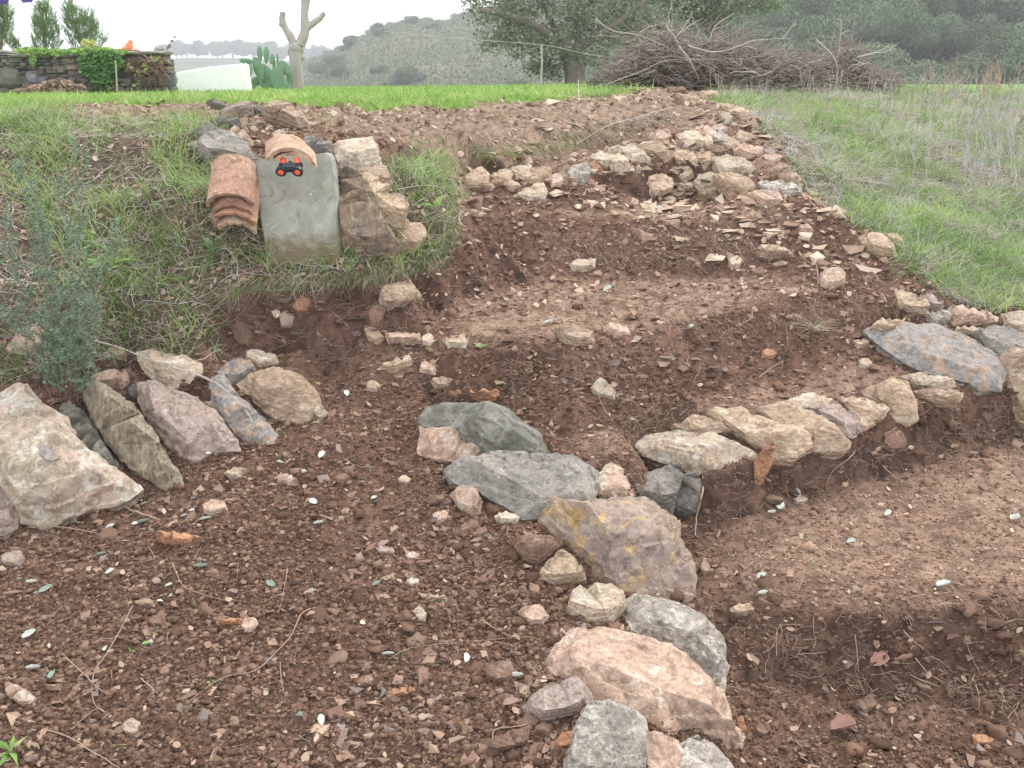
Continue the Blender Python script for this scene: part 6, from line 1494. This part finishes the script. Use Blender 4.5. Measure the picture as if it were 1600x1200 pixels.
# ------------------------------------------------------------------ wire and its post
pb = hit1(845, 136); pt = Vector(at_y(846, 70, 12.0)); pb = Vector(at_y(844, 136, 12.0)); pb.z = float(gz(np.array([pb.x]), np.array([pb.y]))[0]) - .02
post = link('wire_post', None); bpy.data.objects.remove(post)
V, Fc, C = curve_tube([pb, pb.lerp(pt, .5) + Vector((.01, 0, 0)), pt], .012, .85, 8); V, c0 = recentre(V, np.array(pb))
tag(link('wire_post', np_mesh('wire_post', V, Fc), M_TWIGG, None, tuple(pb)), 'thin leaning wooden post carrying a wire in front of the oak', 'post')
wa, wb = Vector(at_y(600, 49, 15)), Vector(at_y(1000, 96, 9.8))
V, Fc, C = curve_tube([wa, wa.lerp(pt, .5) + Vector((0, 0, -.01)), pt, pt.lerp(wb, .5) + Vector((0, 0, -.015)), wb], .0028, .9, 5); V, c0 = recentre(V)
tag(link('wire', np_mesh('wire', V, Fc), plain_mat('wire_grey', (.5, .48, .45), (.42, .4, .38), 10, .6, 0), None, c0), 'pale slack wire running over the post to the brush pile', 'wire')
V, Fc, C = curve_tube([wa, Vector((wa.x + .02, wa.y, float(gz(np.array([wa.x]), np.array([wa.y]))[0])))], .004, .8, 5)
V, c0 = recentre(V)
link('far_support', np_mesh('far_support', V, Fc), M_TWIGG, None, c0)
bpy.data.objects['far_support']['label'] = 'very thin stick holding up the far end of the wire over the lawn'; bpy.data.objects['far_support']['category'] = 'stick'
bpy.data.objects['far_support'].name = 'stick'

# ------------------------------------------------------------------ pollarded tree
def limb(pts, R0, R1, sides=12):
    P = np.array([list(p) for p in pts], float); n = len(P)
    V, Fc, C = curve_tube(P, R0, R1 / R0, sides)
    return V, Fc, C
M_POL = plain_mat('pale_bark', (0.40, 0.36, 0.34), (0.30, 0.265, 0.25), 9, .9, .5, .02, (1, 1, .25))
YT = 19.0
tb = Vector(at_y(464, 138, YT)); tb.z = float(gz(np.array([tb.x]), np.array([tb.y]))[0]) - .05
A = lambda x, y, dy=0: Vector(at_y(x, y, YT + dy))
tree = empty('pollarded_tree', tb); tag(tree, 'bare pollarded tree with stubby cut limbs beside the prickly pear', 'tree')
def part_from(name, meshes, mat, root):
    V, Fc, C = merge(meshes); V = V - np.array(root.location); V = V + .012 * fbm(V[:, 0], V[:, 1], V[:, 2], 6, 3, 4)[:, None]
    return link(name, np_mesh(name, V, Fc), mat, root)
def cap(p, r, sides=10):
    b, f = ICO2; return (np.array(p) + b * r, f[:, [0, 1, 2, 2]], np.ones((len(b), 3)) * .3)
part_from('trunk', [limb([tb, A(463, 110), A(462, 88), A(464, 76)], .128, .115)], M_POL, tree)
part_from('knob', [cap(A(463, 76), .13), cap(A(456, 80), .075), cap(A(472, 90), .05)], M_POL, tree)
part_from('limb', [limb([A(461, 77), A(455, 60), A(446, 44), A(441, 30), A(442, 19)], .075, .05), cap(A(441, 38), .06)], M_POL, tree)
part_from('limb', [limb([A(466, 78), A(473, 60), A(477, 45), A(476, 25), A(475, 0), A(472, -40)], .10, .05)], M_POL, tree)
part_from('limb', [limb([A(478, 45), A(490, 36), A(498, 30), A(507, 20)], .065, .04), cap(A(500, 30), .045)], M_POL, tree)
part_from('limb', [limb([A(476, 30), A(479, 10), A(483, -15), A(486, -45)], .05, .04)], M_POL, tree)

# ------------------------------------------------------------------ prickly pear
def cactus():
    Y0 = 18.6; b = Vector(at_y(422, 139, Y0)); b.z = float(gz(np.array([b.x]), np.array([b.y]))[0])
    root = empty('prickly_pear', b); tag(root, 'prickly pear cactus with upright oval pads beside the white wall', 'cactus')
    mp = plain_mat('cactus_skin', (0.115, 0.21, 0.125), (0.16, 0.27, 0.16), 6, .55, .15, .01, spec=.35)
    pads = [(406, 84, 8.5, 23, 0), (416, 86, 9, 25, 5), (404, 108, 19, 36, -14), (385, 96, 22, 8, 8), (419, 116, 15, 34, -32), (428, 100, 5, 25, 2), (434, 98, 3.5, 28, 0), (432, 122, 21, 32, 4), (445, 107, 16, 26, -35),
            (451, 124, 6, 28, 8), (454, 122, 3, 30, 0), (402, 127, 18, 13, 5), (417, 131, 24, 15, -5), (390, 112, 10, 24, 15), (438, 112, 12, 30, 12), (425, 92, 8, 15, 12), (396, 132, 10, 13, 0), (443, 132, 16, 14, 0), (410, 122, 16, 20, 20), (430, 133, 16, 12, 0)]
    r = random.Random(2); k = Y0 / F
    for i, (x, y, w, h, rot) in enumerate(pads):
        bm = bmesh.new(); bmesh.ops.create_uvsphere(bm, u_segments=18, v_segments=14, radius=.5)
        for v in bm.verts:
            s = 1 - .22 * max(0, -v.co.z * 2); v.co.x *= s; v.co.y *= .16 / max(.4, w / 20)
        M = Matrix.Rotation(math.radians(rot), 4, 'Y') @ Matrix.Rotation(r.uniform(-.5, .5) if w > 9 else 0, 4, 'Z') @ Matrix.Diagonal((w * k, min(w, 14) * k, h * k, 1))
        bmesh.ops.transform(bm, matrix=M, verts=bm.verts)
        c = Vector(at_y(x, y, Y0 + r.uniform(-.15, .2))) - b
        bmesh.ops.translate(bm, vec=c, verts=bm.verts); bm_obj('pad', bm, mp, root)
cactus()

# ------------------------------------------------------------------ white wall, dry stone wall and what grows on it
M_WHITEW = plain_mat('whitewash', (0.88, 0.88, 0.88), (0.84, 0.84, 0.84), 4, .9, .1, .004)
YW = 17.0
ww = [Vector(at_y(x, y, YW)) for x, y in [(266, 115), (292, 110), (296, 109), (335, 103), (385, 99), (391, 144), (274, 150)]]
shape('white_wall', ww, Vector((0, .16, 0)), M_WHITEW, 'low whitewashed wall with a slanting top beyond the lawn', 'wall', .08, .006)

def stone_wall():
    Y0 = 15.2; k = Y0 / F
    b = Vector(at_y(120, 147, Y0)); b.z = float(gz(np.array([b.x]), np.array([b.y]))[0])
    root = empty('stone_wall', b); tag(root, 'dry stone retaining wall of dark rough stones behind the lawn', 'wall')
    r = random.Random(4); bm = bmesh.new(); cl = bm.verts.layers.float_color.new('Col')
    def block(x0, y0, x1, y1, col, dep=.2, out=0.0):
        c = Vector(at_y((x0 + x1) / 2, (y0 + y1) / 2, Y0)); w, h = (x1 - x0) * k, (y1 - y0) * k
        vs = bmesh.ops.create_icosphere(bm, subdivisions=2, radius=1)['verts']
        sh = r.uniform(-.18, .18)
        for v in vs:
            p = v.co.copy(); p = (p / max(abs(p.x), abs(p.y), abs(p.z)) * .52).lerp(p * .6, .3)
            p.x += sh * p.z; p += Vector((r.uniform(-.05, .05), r.uniform(-.05, .05), r.uniform(-.05, .05)))
            v.co = c - b + Vector((p.x * w, p.y * dep + dep / 2 - out, p.z * h))
            f = r.uniform(.85, 1.15); v[cl] = (col[0] * f, col[1] * f, col[2] * f, 1)
    cols = [(0.135, .12, .105), (0.18, .155, .13), (0.11, .10, .095), (0.22, .19, .155), (0.15, .15, .15), (0.24, .185, .14)]
    y = 84
    while y < 150:
        h = r.uniform(5, 11); x = -110
        xr = 262 + max(0, (y - 84)) * .18
        while x < xr:
            w = r.uniform(8, 26) * (1.4 if r.random() < .15 else 1); x1 = min(x + w, xr + r.uniform(-2, 3))
            block(x, y + r.uniform(-1.5, 1.5), x1, y + h + r.uniform(-1, 2.5), r.choice(cols), .22, r.uniform(0, .06)); x += w + .3
        y += h - .6
    block(-8, 106, 33, 136, (0.15, .135, .115), .24, .08); block(44, 112, 62, 132, (0.2, .2, .205), .24, .08); block(250, 116, 271, 137, (0.14, .14, .145), .22, .05)
    for (x0, x1, yy) in ((18, 55, 84), (56, 80, 85), (84, 120, 84), (-60, 15, 78), (195, 262, 80)): block(x0, yy, x1, yy + 6, (0.24, .22, .19), .3, .1)
    me = bpy.data.meshes.new('stonework'); bm.to_mesh(me); bm.free(); link('stonework', me, col_mat('dark_wall_stone', .9, .25, 25, bump=.6, bscale=30, bdist=.01), root)
    bm = bmesh.new(); c = Vector(at_y(78, 120, Y0 + .22)) - b
    bmesh.ops.create_cube(bm, size=1, matrix=Matrix.Translation(c + Vector((0, .3, -.05))) @ Matrix.Diagonal((340 * k, .6, 62 * k, 1)))
    bm_obj('earth_fill', bm, plain_mat('wall_earth', (.05, .04, .03), (.08, .06, .045), 10), root)
    return Y0, k
YS, KS = stone_wall()

def leafy(name, blobs, n, size, cols, label, cat, Y, dY=.12, asp=.7, mat=None):
    w = np.array([b[2] * b[3] for b in blobs], float); idx = rng.choice(len(blobs), n, p=w / w.sum()); B = np.array(blobs, float)[idx]
    a = rng.random(n) * 6.28; rad = np.sqrt(rng.random(n)); P = at_y(B[:, 0] + np.cos(a) * rad * B[:, 2], B[:, 1] + np.sin(a) * rad * B[:, 3], Y + (rng.random(n) - .5) * 2 * dY)
    Nn = unit(np.stack([rng.random(n) - .5, -rng.random(n) * 1.2, rng.random(n)], -1)); L = size * (.6 + .8 * rng.random(n))
    V, Fc, C = leaves(P, Nn, L, L * asp, palette(n, cols, .2), .3); V, c = recentre(V)
    o = link(name, np_mesh(name, V, Fc, C), mat or M_LEAF, None, c)
    return tag(o, label, cat)
leafy('ivy', [(155, 92, 34, 14), (150, 108, 26, 16), (160, 122, 18, 14), (175, 100, 16, 14)], 2600, .055, [(0.09, .19, .05), (0.14, .26, .07), (0.06, .13, .04)], 'dark green ivy hanging over the dry stone wall', 'ivy', YS - .12, .12)
leafy('creeper', [(50, 80, 30, 5), (85, 82, 30, 5), (120, 80, 20, 5), (175, 82, 30, 5), (52, 90, 6, 14), (150, 79, 30, 5)], 1800, .05, [(0.21, .34, .08), (0.27, .40, .12), (0.15, .27, .06)], 'light green creeper spread along the top of the dry stone wall', 'creeper', YS, .2)
leafy('yellow_leaf_plant', [(134, 68, 5, 7), (145, 70, 5, 7)], 36, .07, [(0.42, .43, .14)], 'yellow-leaved plant on top of the wall before the conifer', 'plant', YS + .1, .05)
leafy('vine', [(215, 108, 25, 10), (195, 100, 10, 8), (235, 95, 18, 8), (165, 135, 14, 10), (215, 133, 6, 5)], 170, .06, [(0.28, .34, .10), (0.4, .42, .14), (0.25, .2, .12)], 'sparse yellowing vine on the right part of the stone wall', 'vine', YS - .1, .08)
leafy('leaf_heap', [(75, 143, 60, 5), (90, 137, 45, 6), (90, 131, 25, 5)], 3200, .05, LITTER, 'heap of dead leaves against the foot of the stone wall', 'leaf heap', YS - .35, .25)['kind'] = 'stuff'
# dead climber roots
n = 260; P0 = at_y(250 - 45 * rng.random(n) ** 1.3, 88 + 40 * rng.random(n), YS - .08 - .1 * rng.random(n)); P1 = P0 + np.stack([(rng.random(n) - .5) * .4, (rng.random(n) - .5) * .05, (rng.random(n) - .7) * .3], -1)
Q = np.stack([P0, (P0 + P1) / 2 + (rng.random((n, 3)) - .5) * .08, P1], 1); V, Fc, C = tubes(Q, np.full(n, .007), palette(n, [(0.2, .13, .1), (0.3, .2, .15), (0.14, .1, .08)]), 4, .4); V, c = recentre(V)
tag(link('dead_climber', np_mesh('dead_climber', V, Fc, C), M_DRY, None, c), 'tangle of dead brown climber stems on the right end of the wall', 'climber')
sp = empty('leafy_shoot', Vector(at_y(255, 84, YS + .1))); tag(sp, 'thin shoot with a few dark leaves rising above the right end of the wall', 'shoot')
V, Fc, C = curve_tube([at_y(255, 84, YS + .1), at_y(262, 75, YS), at_y(268, 66, YS - .02), at_y(273, 57, YS)], .004, .5, 5); link('stem', np_mesh('stem', V - np.array(sp.location), Fc), M_TWIG, sp)
Pp = at_y(np.array([262, 265, 269, 273, 264]), np.array([76, 72, 64, 58, 73]), YS); V, Fc, C = leaves(Pp, unit(np.array([[0, -1, .2]] * 5)), np.array([.08, .06, .06, .05, .07]), np.array([.05, .05, .04, .03, .05]), palette(5, [(0.22, .2, .17)])); link('leaves', np_mesh('leaves', V - np.array(sp.location), Fc, C), M_LEAF, sp)
leafy('grey_shrub', [(249, 80, 8, 6)], 160, .04, [(0.3, .33, .28)], 'small grey shrub on the right end of the stone wall', 'shrub', YS + .3, .1)
V, Fc, C = curve_tube([at_y(183, 150, 13), at_y(182, 120, 13), at_y(180, 94, 13)], .009, .8, 6); V, c = recentre(V)
tag(link('stake', np_mesh('stake', V, Fc), M_TWIGG, None, c), 'thin pale stake standing in front of the ivy', 'stake')

def conifer(blobs, base, n, label, Y, lean=0.0):
    root = empty('conifer', Vector(at_y(base[0], base[1], Y))); tag(root, label, 'conifer', 'young conifers behind the stone wall')
    lp, ld = [], []; r = random.Random(int(base[0]) + 9); tp = []
    for (x, y, w, h) in blobs:
        for _ in range(int(n * w * h)):
            a = r.uniform(0, 6.28); q = math.sqrt(r.random()); px = x + math.cos(a) * q * w; py = y + math.sin(a) * q * h
            p = Vector(at_y(px, py, Y + r.uniform(-.25, .25) * w / 25)); d = Vector((r.gauss(0, .35) + (px - base[0]) / 90, r.gauss(0, .3), 1)).normalized()
            lg = r.uniform(.06, .16); tp.append([list(p), list(p + d * lg * .5), list(p + d * lg)])
            for s in range(14):
                lp.append(list(p + d * lg * s / 13)); ld.append(list((d + Vector((r.gauss(0, .5), r.gauss(0, .5), r.gauss(0, .3)))).normalized()))
    P, D = np.array(lp), np.array(ld); m = len(P)
    V, Fc, C = blades(P, .03 + .025 * rng.random(m), np.full(m, .008), D, .1 * rng.random(m), palette(m, [(0.12, .20, .08), (0.18, .27, .10), (0.09, .15, .07), (0.25, .32, .14)], .2), 1)
    link('foliage', np_mesh('foliage', V - np.array(root.location), Fc, C), M_LEAF, root)
    b = blobs[-1]; T = curve_tube([at_y(base[0], base[1], Y), at_y((base[0] + b[0]) / 2, (base[1] + b[1]) / 2, Y), at_y(b[0], b[1], Y)], .03, .3, 7); link('trunk', np_mesh('trunk', T[0] - np.array(root.location), T[1]), M_BARK, root)
conifer([(72, 70, 24, 16), (72, 50, 20, 18), (68, 32, 17, 18), (66, 16, 11, 12)], (72, 84), .40, 'rounded young conifer in the middle of the three behind the wall', YS + .7)
conifer([(136, 68, 28, 14), (128, 50, 26, 18), (118, 32, 18, 16), (140, 40, 12, 16), (110, 16, 10, 12)], (134, 84), .40, 'widest young conifer at the right of the three behind the wall', YS + .8)
conifer([(2, 60, 18, 18), (4, 38, 16, 20), (-6, 15, 18, 22), (8, 22, 10, 16)], (0, 84), .40, 'young conifer cut off by the left edge of the photo', YS + .7)
conifer([(25, 76, 8, 8), (25, 67, 4, 6)], (25, 84), .5, 'tiny conifer between the two left ones', YS + .5)

# terracotta figure on the wall: a resting lion
fg = Vector(at_y(203, 79, YS + .05)); r3 = lambda x, y, dy=0: Vector(at_y(x, y, YS + .05 + dy)) - Vector(at_y(203, 82, YS + .05))
bm = bmesh.new()
for (x, y, sx, sz, dy) in ((203, 76, 5.5, 7, 0), (204, 68.5, 3.4, 3.6, 0), (197, 79, 7, 3.6, 0), (191, 80.5, 4, 2.2, 0), (206.5, 68.8, 1.6, 1.3, -.01), (201.5, 65.8, 1.1, 1.2, 0), (205, 65.6, 1.0, 1.2, .02), (211, 81.2, 6, 1.3, -.03), (211, 81.2, 6, 1.3, .03), (217, 81.5, 2, 1.2, -.03), (199, 74, 3, 4.5, 0)):
    bmesh.ops.create_icosphere(bm, subdivisions=2, radius=1, matrix=Matrix.Translation(r3(x, y, dy)) @ Matrix.Diagonal((sx * KS, min(sx, 4) * KS, sz * KS, 1)))
me = bpy.data.meshes.new('lion_figure'); bm.to_mesh(me); bm.free()
fo = link('lion_figure', me, plain_mat('terracotta', (0.72, .28, .14), (0.62, .24, .13), 15, .8, .2), None, fg)
md = fo.modifiers.new('r', 'REMESH'); md.mode = 'VOXEL'; md.voxel_size = .006; md.use_smooth_shade = True
tag(fo, 'small orange terracotta lion figure resting on top of the stone wall', 'statue')

# ------------------------------------------------------------------ hills, far trees
def hill(name, prof, base_d, ridge_d, zb, cols, seed, rough=.03, xr=(-900, 2900)):
    """prof: (photo x, photo y of the skyline)"""
    pr = np.array(prof, float); xs = np.arange(xr[0], xr[1], 8.0); ss = np.concatenate([np.linspace(0, 1, 120), 1 + np.linspace(.01, .6, 20)])
    Xp, S = np.meshgrid(xs, ss); rp = np.interp(Xp, pr[:, 0], pr[:, 1]); d = raydir(Xp, rp)
    bd = np.interp(Xp, [p[0] for p in base_d], [p[1] for p in base_d]); rd = np.interp(Xp, [p[0] for p in ridge_d], [p[1] for p in ridge_d])
    zr = d[..., 2] / d[..., 1] * rd; Y = bd + (rd - bd) * S; X = d[..., 0] / d[..., 1] * Y
    z = zb + (zr - zb) * np.where(S <= 1, np.sin(np.clip(S, 0, 1) * math.pi / 2) ** .9, 1 - (S - 1) ** 2 * 2.5)
    z = z + rough * rd * .25 * fbm(X * .02, Y * .02, None, 1, 4, seed) * np.clip(1 - np.abs(S - .5) * 1.4, 0.1, 1) + EYE
    nr, nc = X.shape; ii = np.arange(nr * nc).reshape(nr, nc); Fq = np.stack([ii[:-1, :-1], ii[:-1, 1:], ii[1:, 1:], ii[1:, :-1]], -1).reshape(-1, 4)
    a = np.clip(fbm(X * .03, Y * .03, None, 1, 5, seed + 1) * 1.3 + .5, 0, 1)[..., None]; b = np.clip(fbm(X * .1, Y * .1, None, 1, 4, seed + 2) * 2 + .4, 0, 1)[..., None]
    c = np.array(cols[0]) * (1 - a) + np.array(cols[1]) * a; c = c * (1 - b * .7) + np.array(cols[2]) * b * .7
    tag(link(name, np_mesh(name, np.stack([X, Y, z], -1).reshape(-1, 3), Fq, c.reshape(-1, 3)), col_mat(name + '_scrub', 1, .35, 1.2)), kind='structure')
    def at(px, s):
        i = np.interp(px, xs, np.arange(len(xs))).astype(int); j = np.interp(s, ss, np.arange(len(ss))).astype(int); return np.stack([X[j, i], Y[j, i], z[j, i]], -1)
    return at
BROWN = [(0.17, .14, .095), (0.15, .15, .085), (0.085, .11, .06)]
DKG = [(0.07, .09, .045), (0.11, .11, .06), (0.05, .07, .035)]
h_far = hill('far_ridge', [(-900, 100), (0, 98), (265, 92), (300, 90), (350, 92), (400, 95), (450, 99), (500, 104), (560, 100), (700, 80), (900, 60), (2900, 60)], [(0, 380)], [(0, 620)], -9, DKG, 61)
h_mid = hill('brown_hill', [(-900, 126), (300, 124), (440, 118), (480, 104), (520, 90), (560, 70), (600, 55), (640, 44), (700, 47), (740, 38), (780, 26), (850, 10), (950, -50), (1100, -110), (1500, -150), (2900, -150)], [(0, 130)], [(0, 330)], -8, BROWN, 71)
h_right = hill('wooded_hillside', [(900, 128), (980, 60), (1060, 5), (1150, -60), (1300, -130), (1600, -200), (2900, -260)], [(900, 85), (1600, 75)], [(900, 140), (1100, 170), (1600, 190)], -7, DKG, 81, xr=(900, 2900))

def crown_mesh(seed, R=1.0, n=900, flat=.75, q=.10, gain=1.0):
    r = np.random.default_rng(seed); nb = 9; cb = (r.random((nb, 3)) - .5) * np.array([1.3, 1.3, .8]); rb = .32 + .25 * r.random(nb)
    i = r.integers(0, nb, n); D = unit(r.normal(size=(n, 3))); P = cb[i] + D * (rb[i] * (.75 + .3 * r.random(n)))[:, None]; P[:, 2] *= flat; P[:, 2] += 1.0
    Nn = unit(D + (r.random((n, 3)) - .5) * .8); L = q * .85 * (.6 + r.random(n))
    a = r.random((n, 1)); cl = np.array([(0.06, .09, .045)]) * (1 - a) + np.array([(0.13, .165, .095)]) * a
    cl = cl * gain * (.8 + .4 * r.random((nb, 1))[i])
    V, Fc, C = leaves(P, Nn, L, L * .8, cl, .3)
    tr = tubes(np.array([[[0, 0, -.15], [.03, 0, .3], [0, .02, .8]], [[.03, 0, .35], [.2, .1, .6], [.35, .1, .95]], [[0.02, 0, .35], [-.2, -.1, .65], [-.35, 0, 1]]]), np.array([.07, .045, .045]), np.array([(.16, .13, .11)] * 3), 5, .4)
    V, Fc, C = merge([(V, Fc, C), tr]); return np_mesh('far_tree', V * R, Fc, C)
TP = [crown_mesh(100 + k, 1, 3400, [.7, .85, .62, .95, .75][k % 5]) for k in range(6)]
M_FAR = col_mat('far_foliage', .9, .2, 3, trans=.15)
TPF = [crown_mesh(200 + k, 1, 13000, [.8, .95, .7, .85][k], .052, 1.25) for k in range(4)]
for m in TP + TPF: m.materials.append(M_FAR)
rt = random.Random(12)
def far_tree(P, s, label, group, name='far_tree', pool=None):
    o = link(name, rt.choice(pool or TP), None, None, (P[0], P[1], P[2] - .1 * s)); o.scale = (s * rt.uniform(.85, 1.2), s * rt.uniform(.85, 1.2), s * rt.uniform(.8, 1.1)); o.rotation_euler = (0, 0, rt.uniform(0, 6.28))
    return tag(o, label, 'tree', group)
for q_ in range(200):
    px = 985 + 715 * ((q_ % 20) + rt.random()) / 20; s = ((q_ // 20) + rt.random()) / 10
    P = h_right(px, s * .88 + .01); far_tree(P, rt.uniform(2.6, 4.4), 'grey-green holm oak in the dense wood covering the right hillside', 'trees of the wood on the right hillside', pool=TPF)
for _ in range(48):
    px = rt.uniform(470, 1000); s = rt.random() ** 1.5; P = h_mid(px, s * .9 + .02); far_tree(P, rt.uniform(1.2, 2.6), 'small round tree on the open brown hillside', 'scattered trees on the brown hill')
for k in range(26):
    px = 480 + 330 * (k + rt.random()) / 26 if k < 20 else rt.uniform(600, 760); P = h_mid(px, .985); far_tree(P, rt.uniform(1.0, 2.6), 'tiny tree on the skyline of the brown hill', 'skyline trees of the brown hill')
for k in range(34):
    px = 262 + 260 * (k + rt.random()) / 34; P = h_far(px, rt.uniform(.9, .99)); far_tree(P, rt.uniform(4, 7.5), 'hazy tree on the far ridge above the white wall', 'trees on the far ridge')
for (px, dd, s) in [(265, 60, 1.2), (300, 62, 1.2), (340, 58, 1.1), (372, 60, 1.3), (395, 64, 1.3), (480, 48, 1.15), (505, 46, 1.25), (535, 50, 1.35), (560, 46, 1.2), (590, 52, 1.2), (615, 46, 1.1), (645, 50, .95), (680, 50, .9), (720, 52, .9), (760, 52, 1.0), (430, 60, 1.5), (350, 70, 1.3), (940, 55, 1.3), (975, 52, 1.3), (1480, 34, .6), (1290, 40, 1.0), (1340, 38, 1.0), (1400, 42, 1.1), (1240, 40, 1.0)]:
    P = np.array(at_y(px, 140, dd)); P[2] = EYE - .3 - .02 * dd - s * .55
    far_tree(P, s, 'grey-green olive-like tree just beyond the edge of the lawn', 'trees just beyond the lawn')
# scrub between the far trees
def scrub(at, n, xr, sr, size, cols, hgt=.6):
    P = at(rng.uniform(xr[0], xr[1], n), rng.uniform(sr[0], sr[1], n)); P = P + (rng.random((n, 3)) - .5) * np.array([3, 3, 0]); P[:, 2] += hgt * rng.random(n)
    L = size * (.5 + rng.random(n)); return leaves(P, unit(np.stack([rng.random(n) - .5, -rng.random(n), rng.random(n)], -1)), L, L * .8, palette(n, cols, .25), .4)
stuff('hill_scrub', [scrub(h_right, 60000, (960, 1720), (.0, .9), .2, [(0.09, .12, .06), (0.14, .16, .09), (0.18, .15, .1)], 1.6), scrub(h_mid, 45000, (440, 1010), (0, 1), .4, [(0.10, .13, .065), (0.14, .13, .085), (0.12, .15, .08)], 1.2)], M_FAR,
      label='low scrub covering the hillsides between the trees', cat='scrub')

# ------------------------------------------------------------------ holm oaks behind the brush pile
def oak(Y, base, limbs, blobs, n, label, R=.26, leafsize=.075):
    b = Vector(at_y(base[0], base[1], Y)); b.z = min(b.z, float(gz(np.array([b.x]), np.array([b.y]))[0]) + .0)
    root = empty('holm_oak', b); tag(root, label, 'tree', 'holm oaks beyond the lawn')
    T = []
    for k, (pts, r0) in enumerate(limbs):
        P = [list(Vector(at_y(x, y, Y + dy)) - b) for (x, y, dy) in pts]
        if k == 0: P[0][2] = -.1; 
        T.append(curve_tube(P, r0, .5, 10))
    V, Fc, C = merge([T[0]]); link('trunk', np_mesh('trunk', V, Fc), M_BARK, root)
    for t in T[1:]: link('limb', np_mesh('limb', t[0], t[1]), M_BARK, root)
    w = np.array([q[2] * q[3] for q in blobs], float); idx = rng.choice(len(blobs), n // 30, p=w / w.sum()); B = np.array(blobs, float)[idx]; m = len(B)
    a = rng.random(m) * 6.28; rad = np.sqrt(rng.random(m)); C0 = at_y(B[:, 0] + np.cos(a) * rad * B[:, 2], B[:, 1] + np.sin(a) * rad * B[:, 3], Y + (rng.random(m) - .5) * np.minimum(B[:, 2], 70) / 70 * 3.0)
    P = np.repeat(C0, 30, 0) + rng.normal(size=(m * 30, 3)) * np.array([.14, .14, .09]); k2 = len(P)
    Nn = unit(rng.normal(size=(k2, 3)) + np.array([0, 0, .5])); L = leafsize * (.6 + .8 * rng.random(k2))
    V, Fc, C = leaves(P - np.array(b), Nn, L, L * .55, palette(k2, [(0.17, .21, .13), (0.23, .27, .18), (0.13, .165, .10), (0.29, .32, .23)], .2), .3)
    # twigs inside the leaf clusters
    tw = np.stack([C0, C0 + rng.normal(size=(m, 3)) * .12, C0 + rng.normal(size=(m, 3)) * .25 - np.array([0, 0, .1])], 1) - np.array(b)
    t2 = tubes(tw, np.full(m, .012), palette(m, [(.17, .14, .12)]), 3, .4)
    link('crown', np_mesh('crown', V, Fc, C), M_LEAF, root); tag(link('twigs', np_mesh('twigs', *t2), M_DRY, root), kind='stuff')
oak(26, (897, 136), [([(900, 138, 0), (897, 112, 0), (890, 92, 0), (885, 78, 0)], .30), ([(888, 88, 0), (870, 70, -.3), (845, 45, -.6), (800, 25, -.8), (750, 15, -1)], .12), ([(886, 80, 0), (895, 55, .2), (905, 20, .4), (910, -40, .5)], .17),
                    ([(893, 95, 0), (915, 70, -.4), (945, 50, -.7), (985, 20, -1), (1020, -10, -1)], .10), ([(885, 78, 0), (865, 40, .5), (850, 0, .8), (840, -50, 1)], .11), ([(905, 20, .4), (935, -10, 0), (970, -40, 0)], .08)],
    [(750, 12, 32, 20), (790, 35, 42, 36), (775, 68, 18, 10), (840, 20, 70, 50), (830, 75, 36, 30), (850, 112, 20, 14), (900, 50, 55, 45), (930, 92, 32, 18), (955, 30, 60, 45), (900, -50, 160, 50), (770, -30, 60, 35), (1020, 0, 60, 45), (1040, 35, 40, 20), (870, 95, 22, 25), (985, 65, 30, 25)], 20000,
    'big spreading holm oak with a dark trunk behind the wire post')
oak(30, (1108, 128), [([(1112, 130, 0), (1112, 80, 0), (1115, 55, 0), (1122, 30, 0)], .20), ([(1118, 45, 0), (1135, 20, -.3), (1160, -5, -.5)], .10), ([(1114, 60, 0), (1095, 35, .3), (1075, 5, .5)], .10), ([(942, 128, 0), (944, 105, 0), (950, 75, 0), (965, 50, 0)], .09)],
    [(1080, -5, 60, 32), (1140, -8, 60, 26), (1190, 8, 28, 10), (1050, 25, 40, 30), (1110, 18, 40, 18), (1000, 20, 50, 30)], 22000, 'smaller holm oak rising behind the brush pile')

# purple leaves of a branch that hangs in from above
bo = Vector(at_y(-60, -40, 2.4)); br = empty('overhanging_branch', bo); tag(br, 'two dark purple leaves of a branch hanging in at the top left corner', 'branch')
V, Fc, C = curve_tube([at_y(-160, -70, 2.4), at_y(-60, -38, 2.4), at_y(0, -22, 2.4), at_y(60, -18, 2.4)], .004, .4, 6); link('stem', np_mesh('stem', V - np.array(bo), Fc), M_TWIG, br)
Pp = at_y(np.array([4, 42]), np.array([-6, -8]), 2.4); V, Fc, C = leaves(Pp, unit(np.array([[.1, -1, .25], [-.2, -1, .15]])), np.array([.05, .055]), np.array([.034, .036]), np.array([[.07, .05, .17], [.08, .06, .2]]), .3)
link('leaves', np_mesh('leaves', V - np.array(bo), Fc, C), M_LEAF, br)

# ------------------------------------------------------------------ haze
bm = bmesh.new(); bmesh.ops.create_cube(bm, size=1, matrix=Matrix.Translation((0, 420, 30)) @ Matrix.Diagonal((2600, 900, 92, 1)))
hm = bpy.data.materials.new('haze_air'); hm.use_nodes = True; nt = hm.node_tree; nt.nodes.clear()
ho = nt.nodes.new('ShaderNodeOutputMaterial'); hv = nt.nodes.new('ShaderNodeVolumePrincipled'); hv.inputs['Color'].default_value = (.93, .965, 1, 1); hv.inputs['Density'].default_value = .0013; hv.inputs['Anisotropy'].default_value = .2
nt.links.new(hv.outputs[0], ho.inputs['Volume'])
me = bpy.data.meshes.new('haze'); bm.to_mesh(me); bm.free(); tag(link('haze', me, hm), 'thin pale haze over the valley', 'haze', kind='stuff')
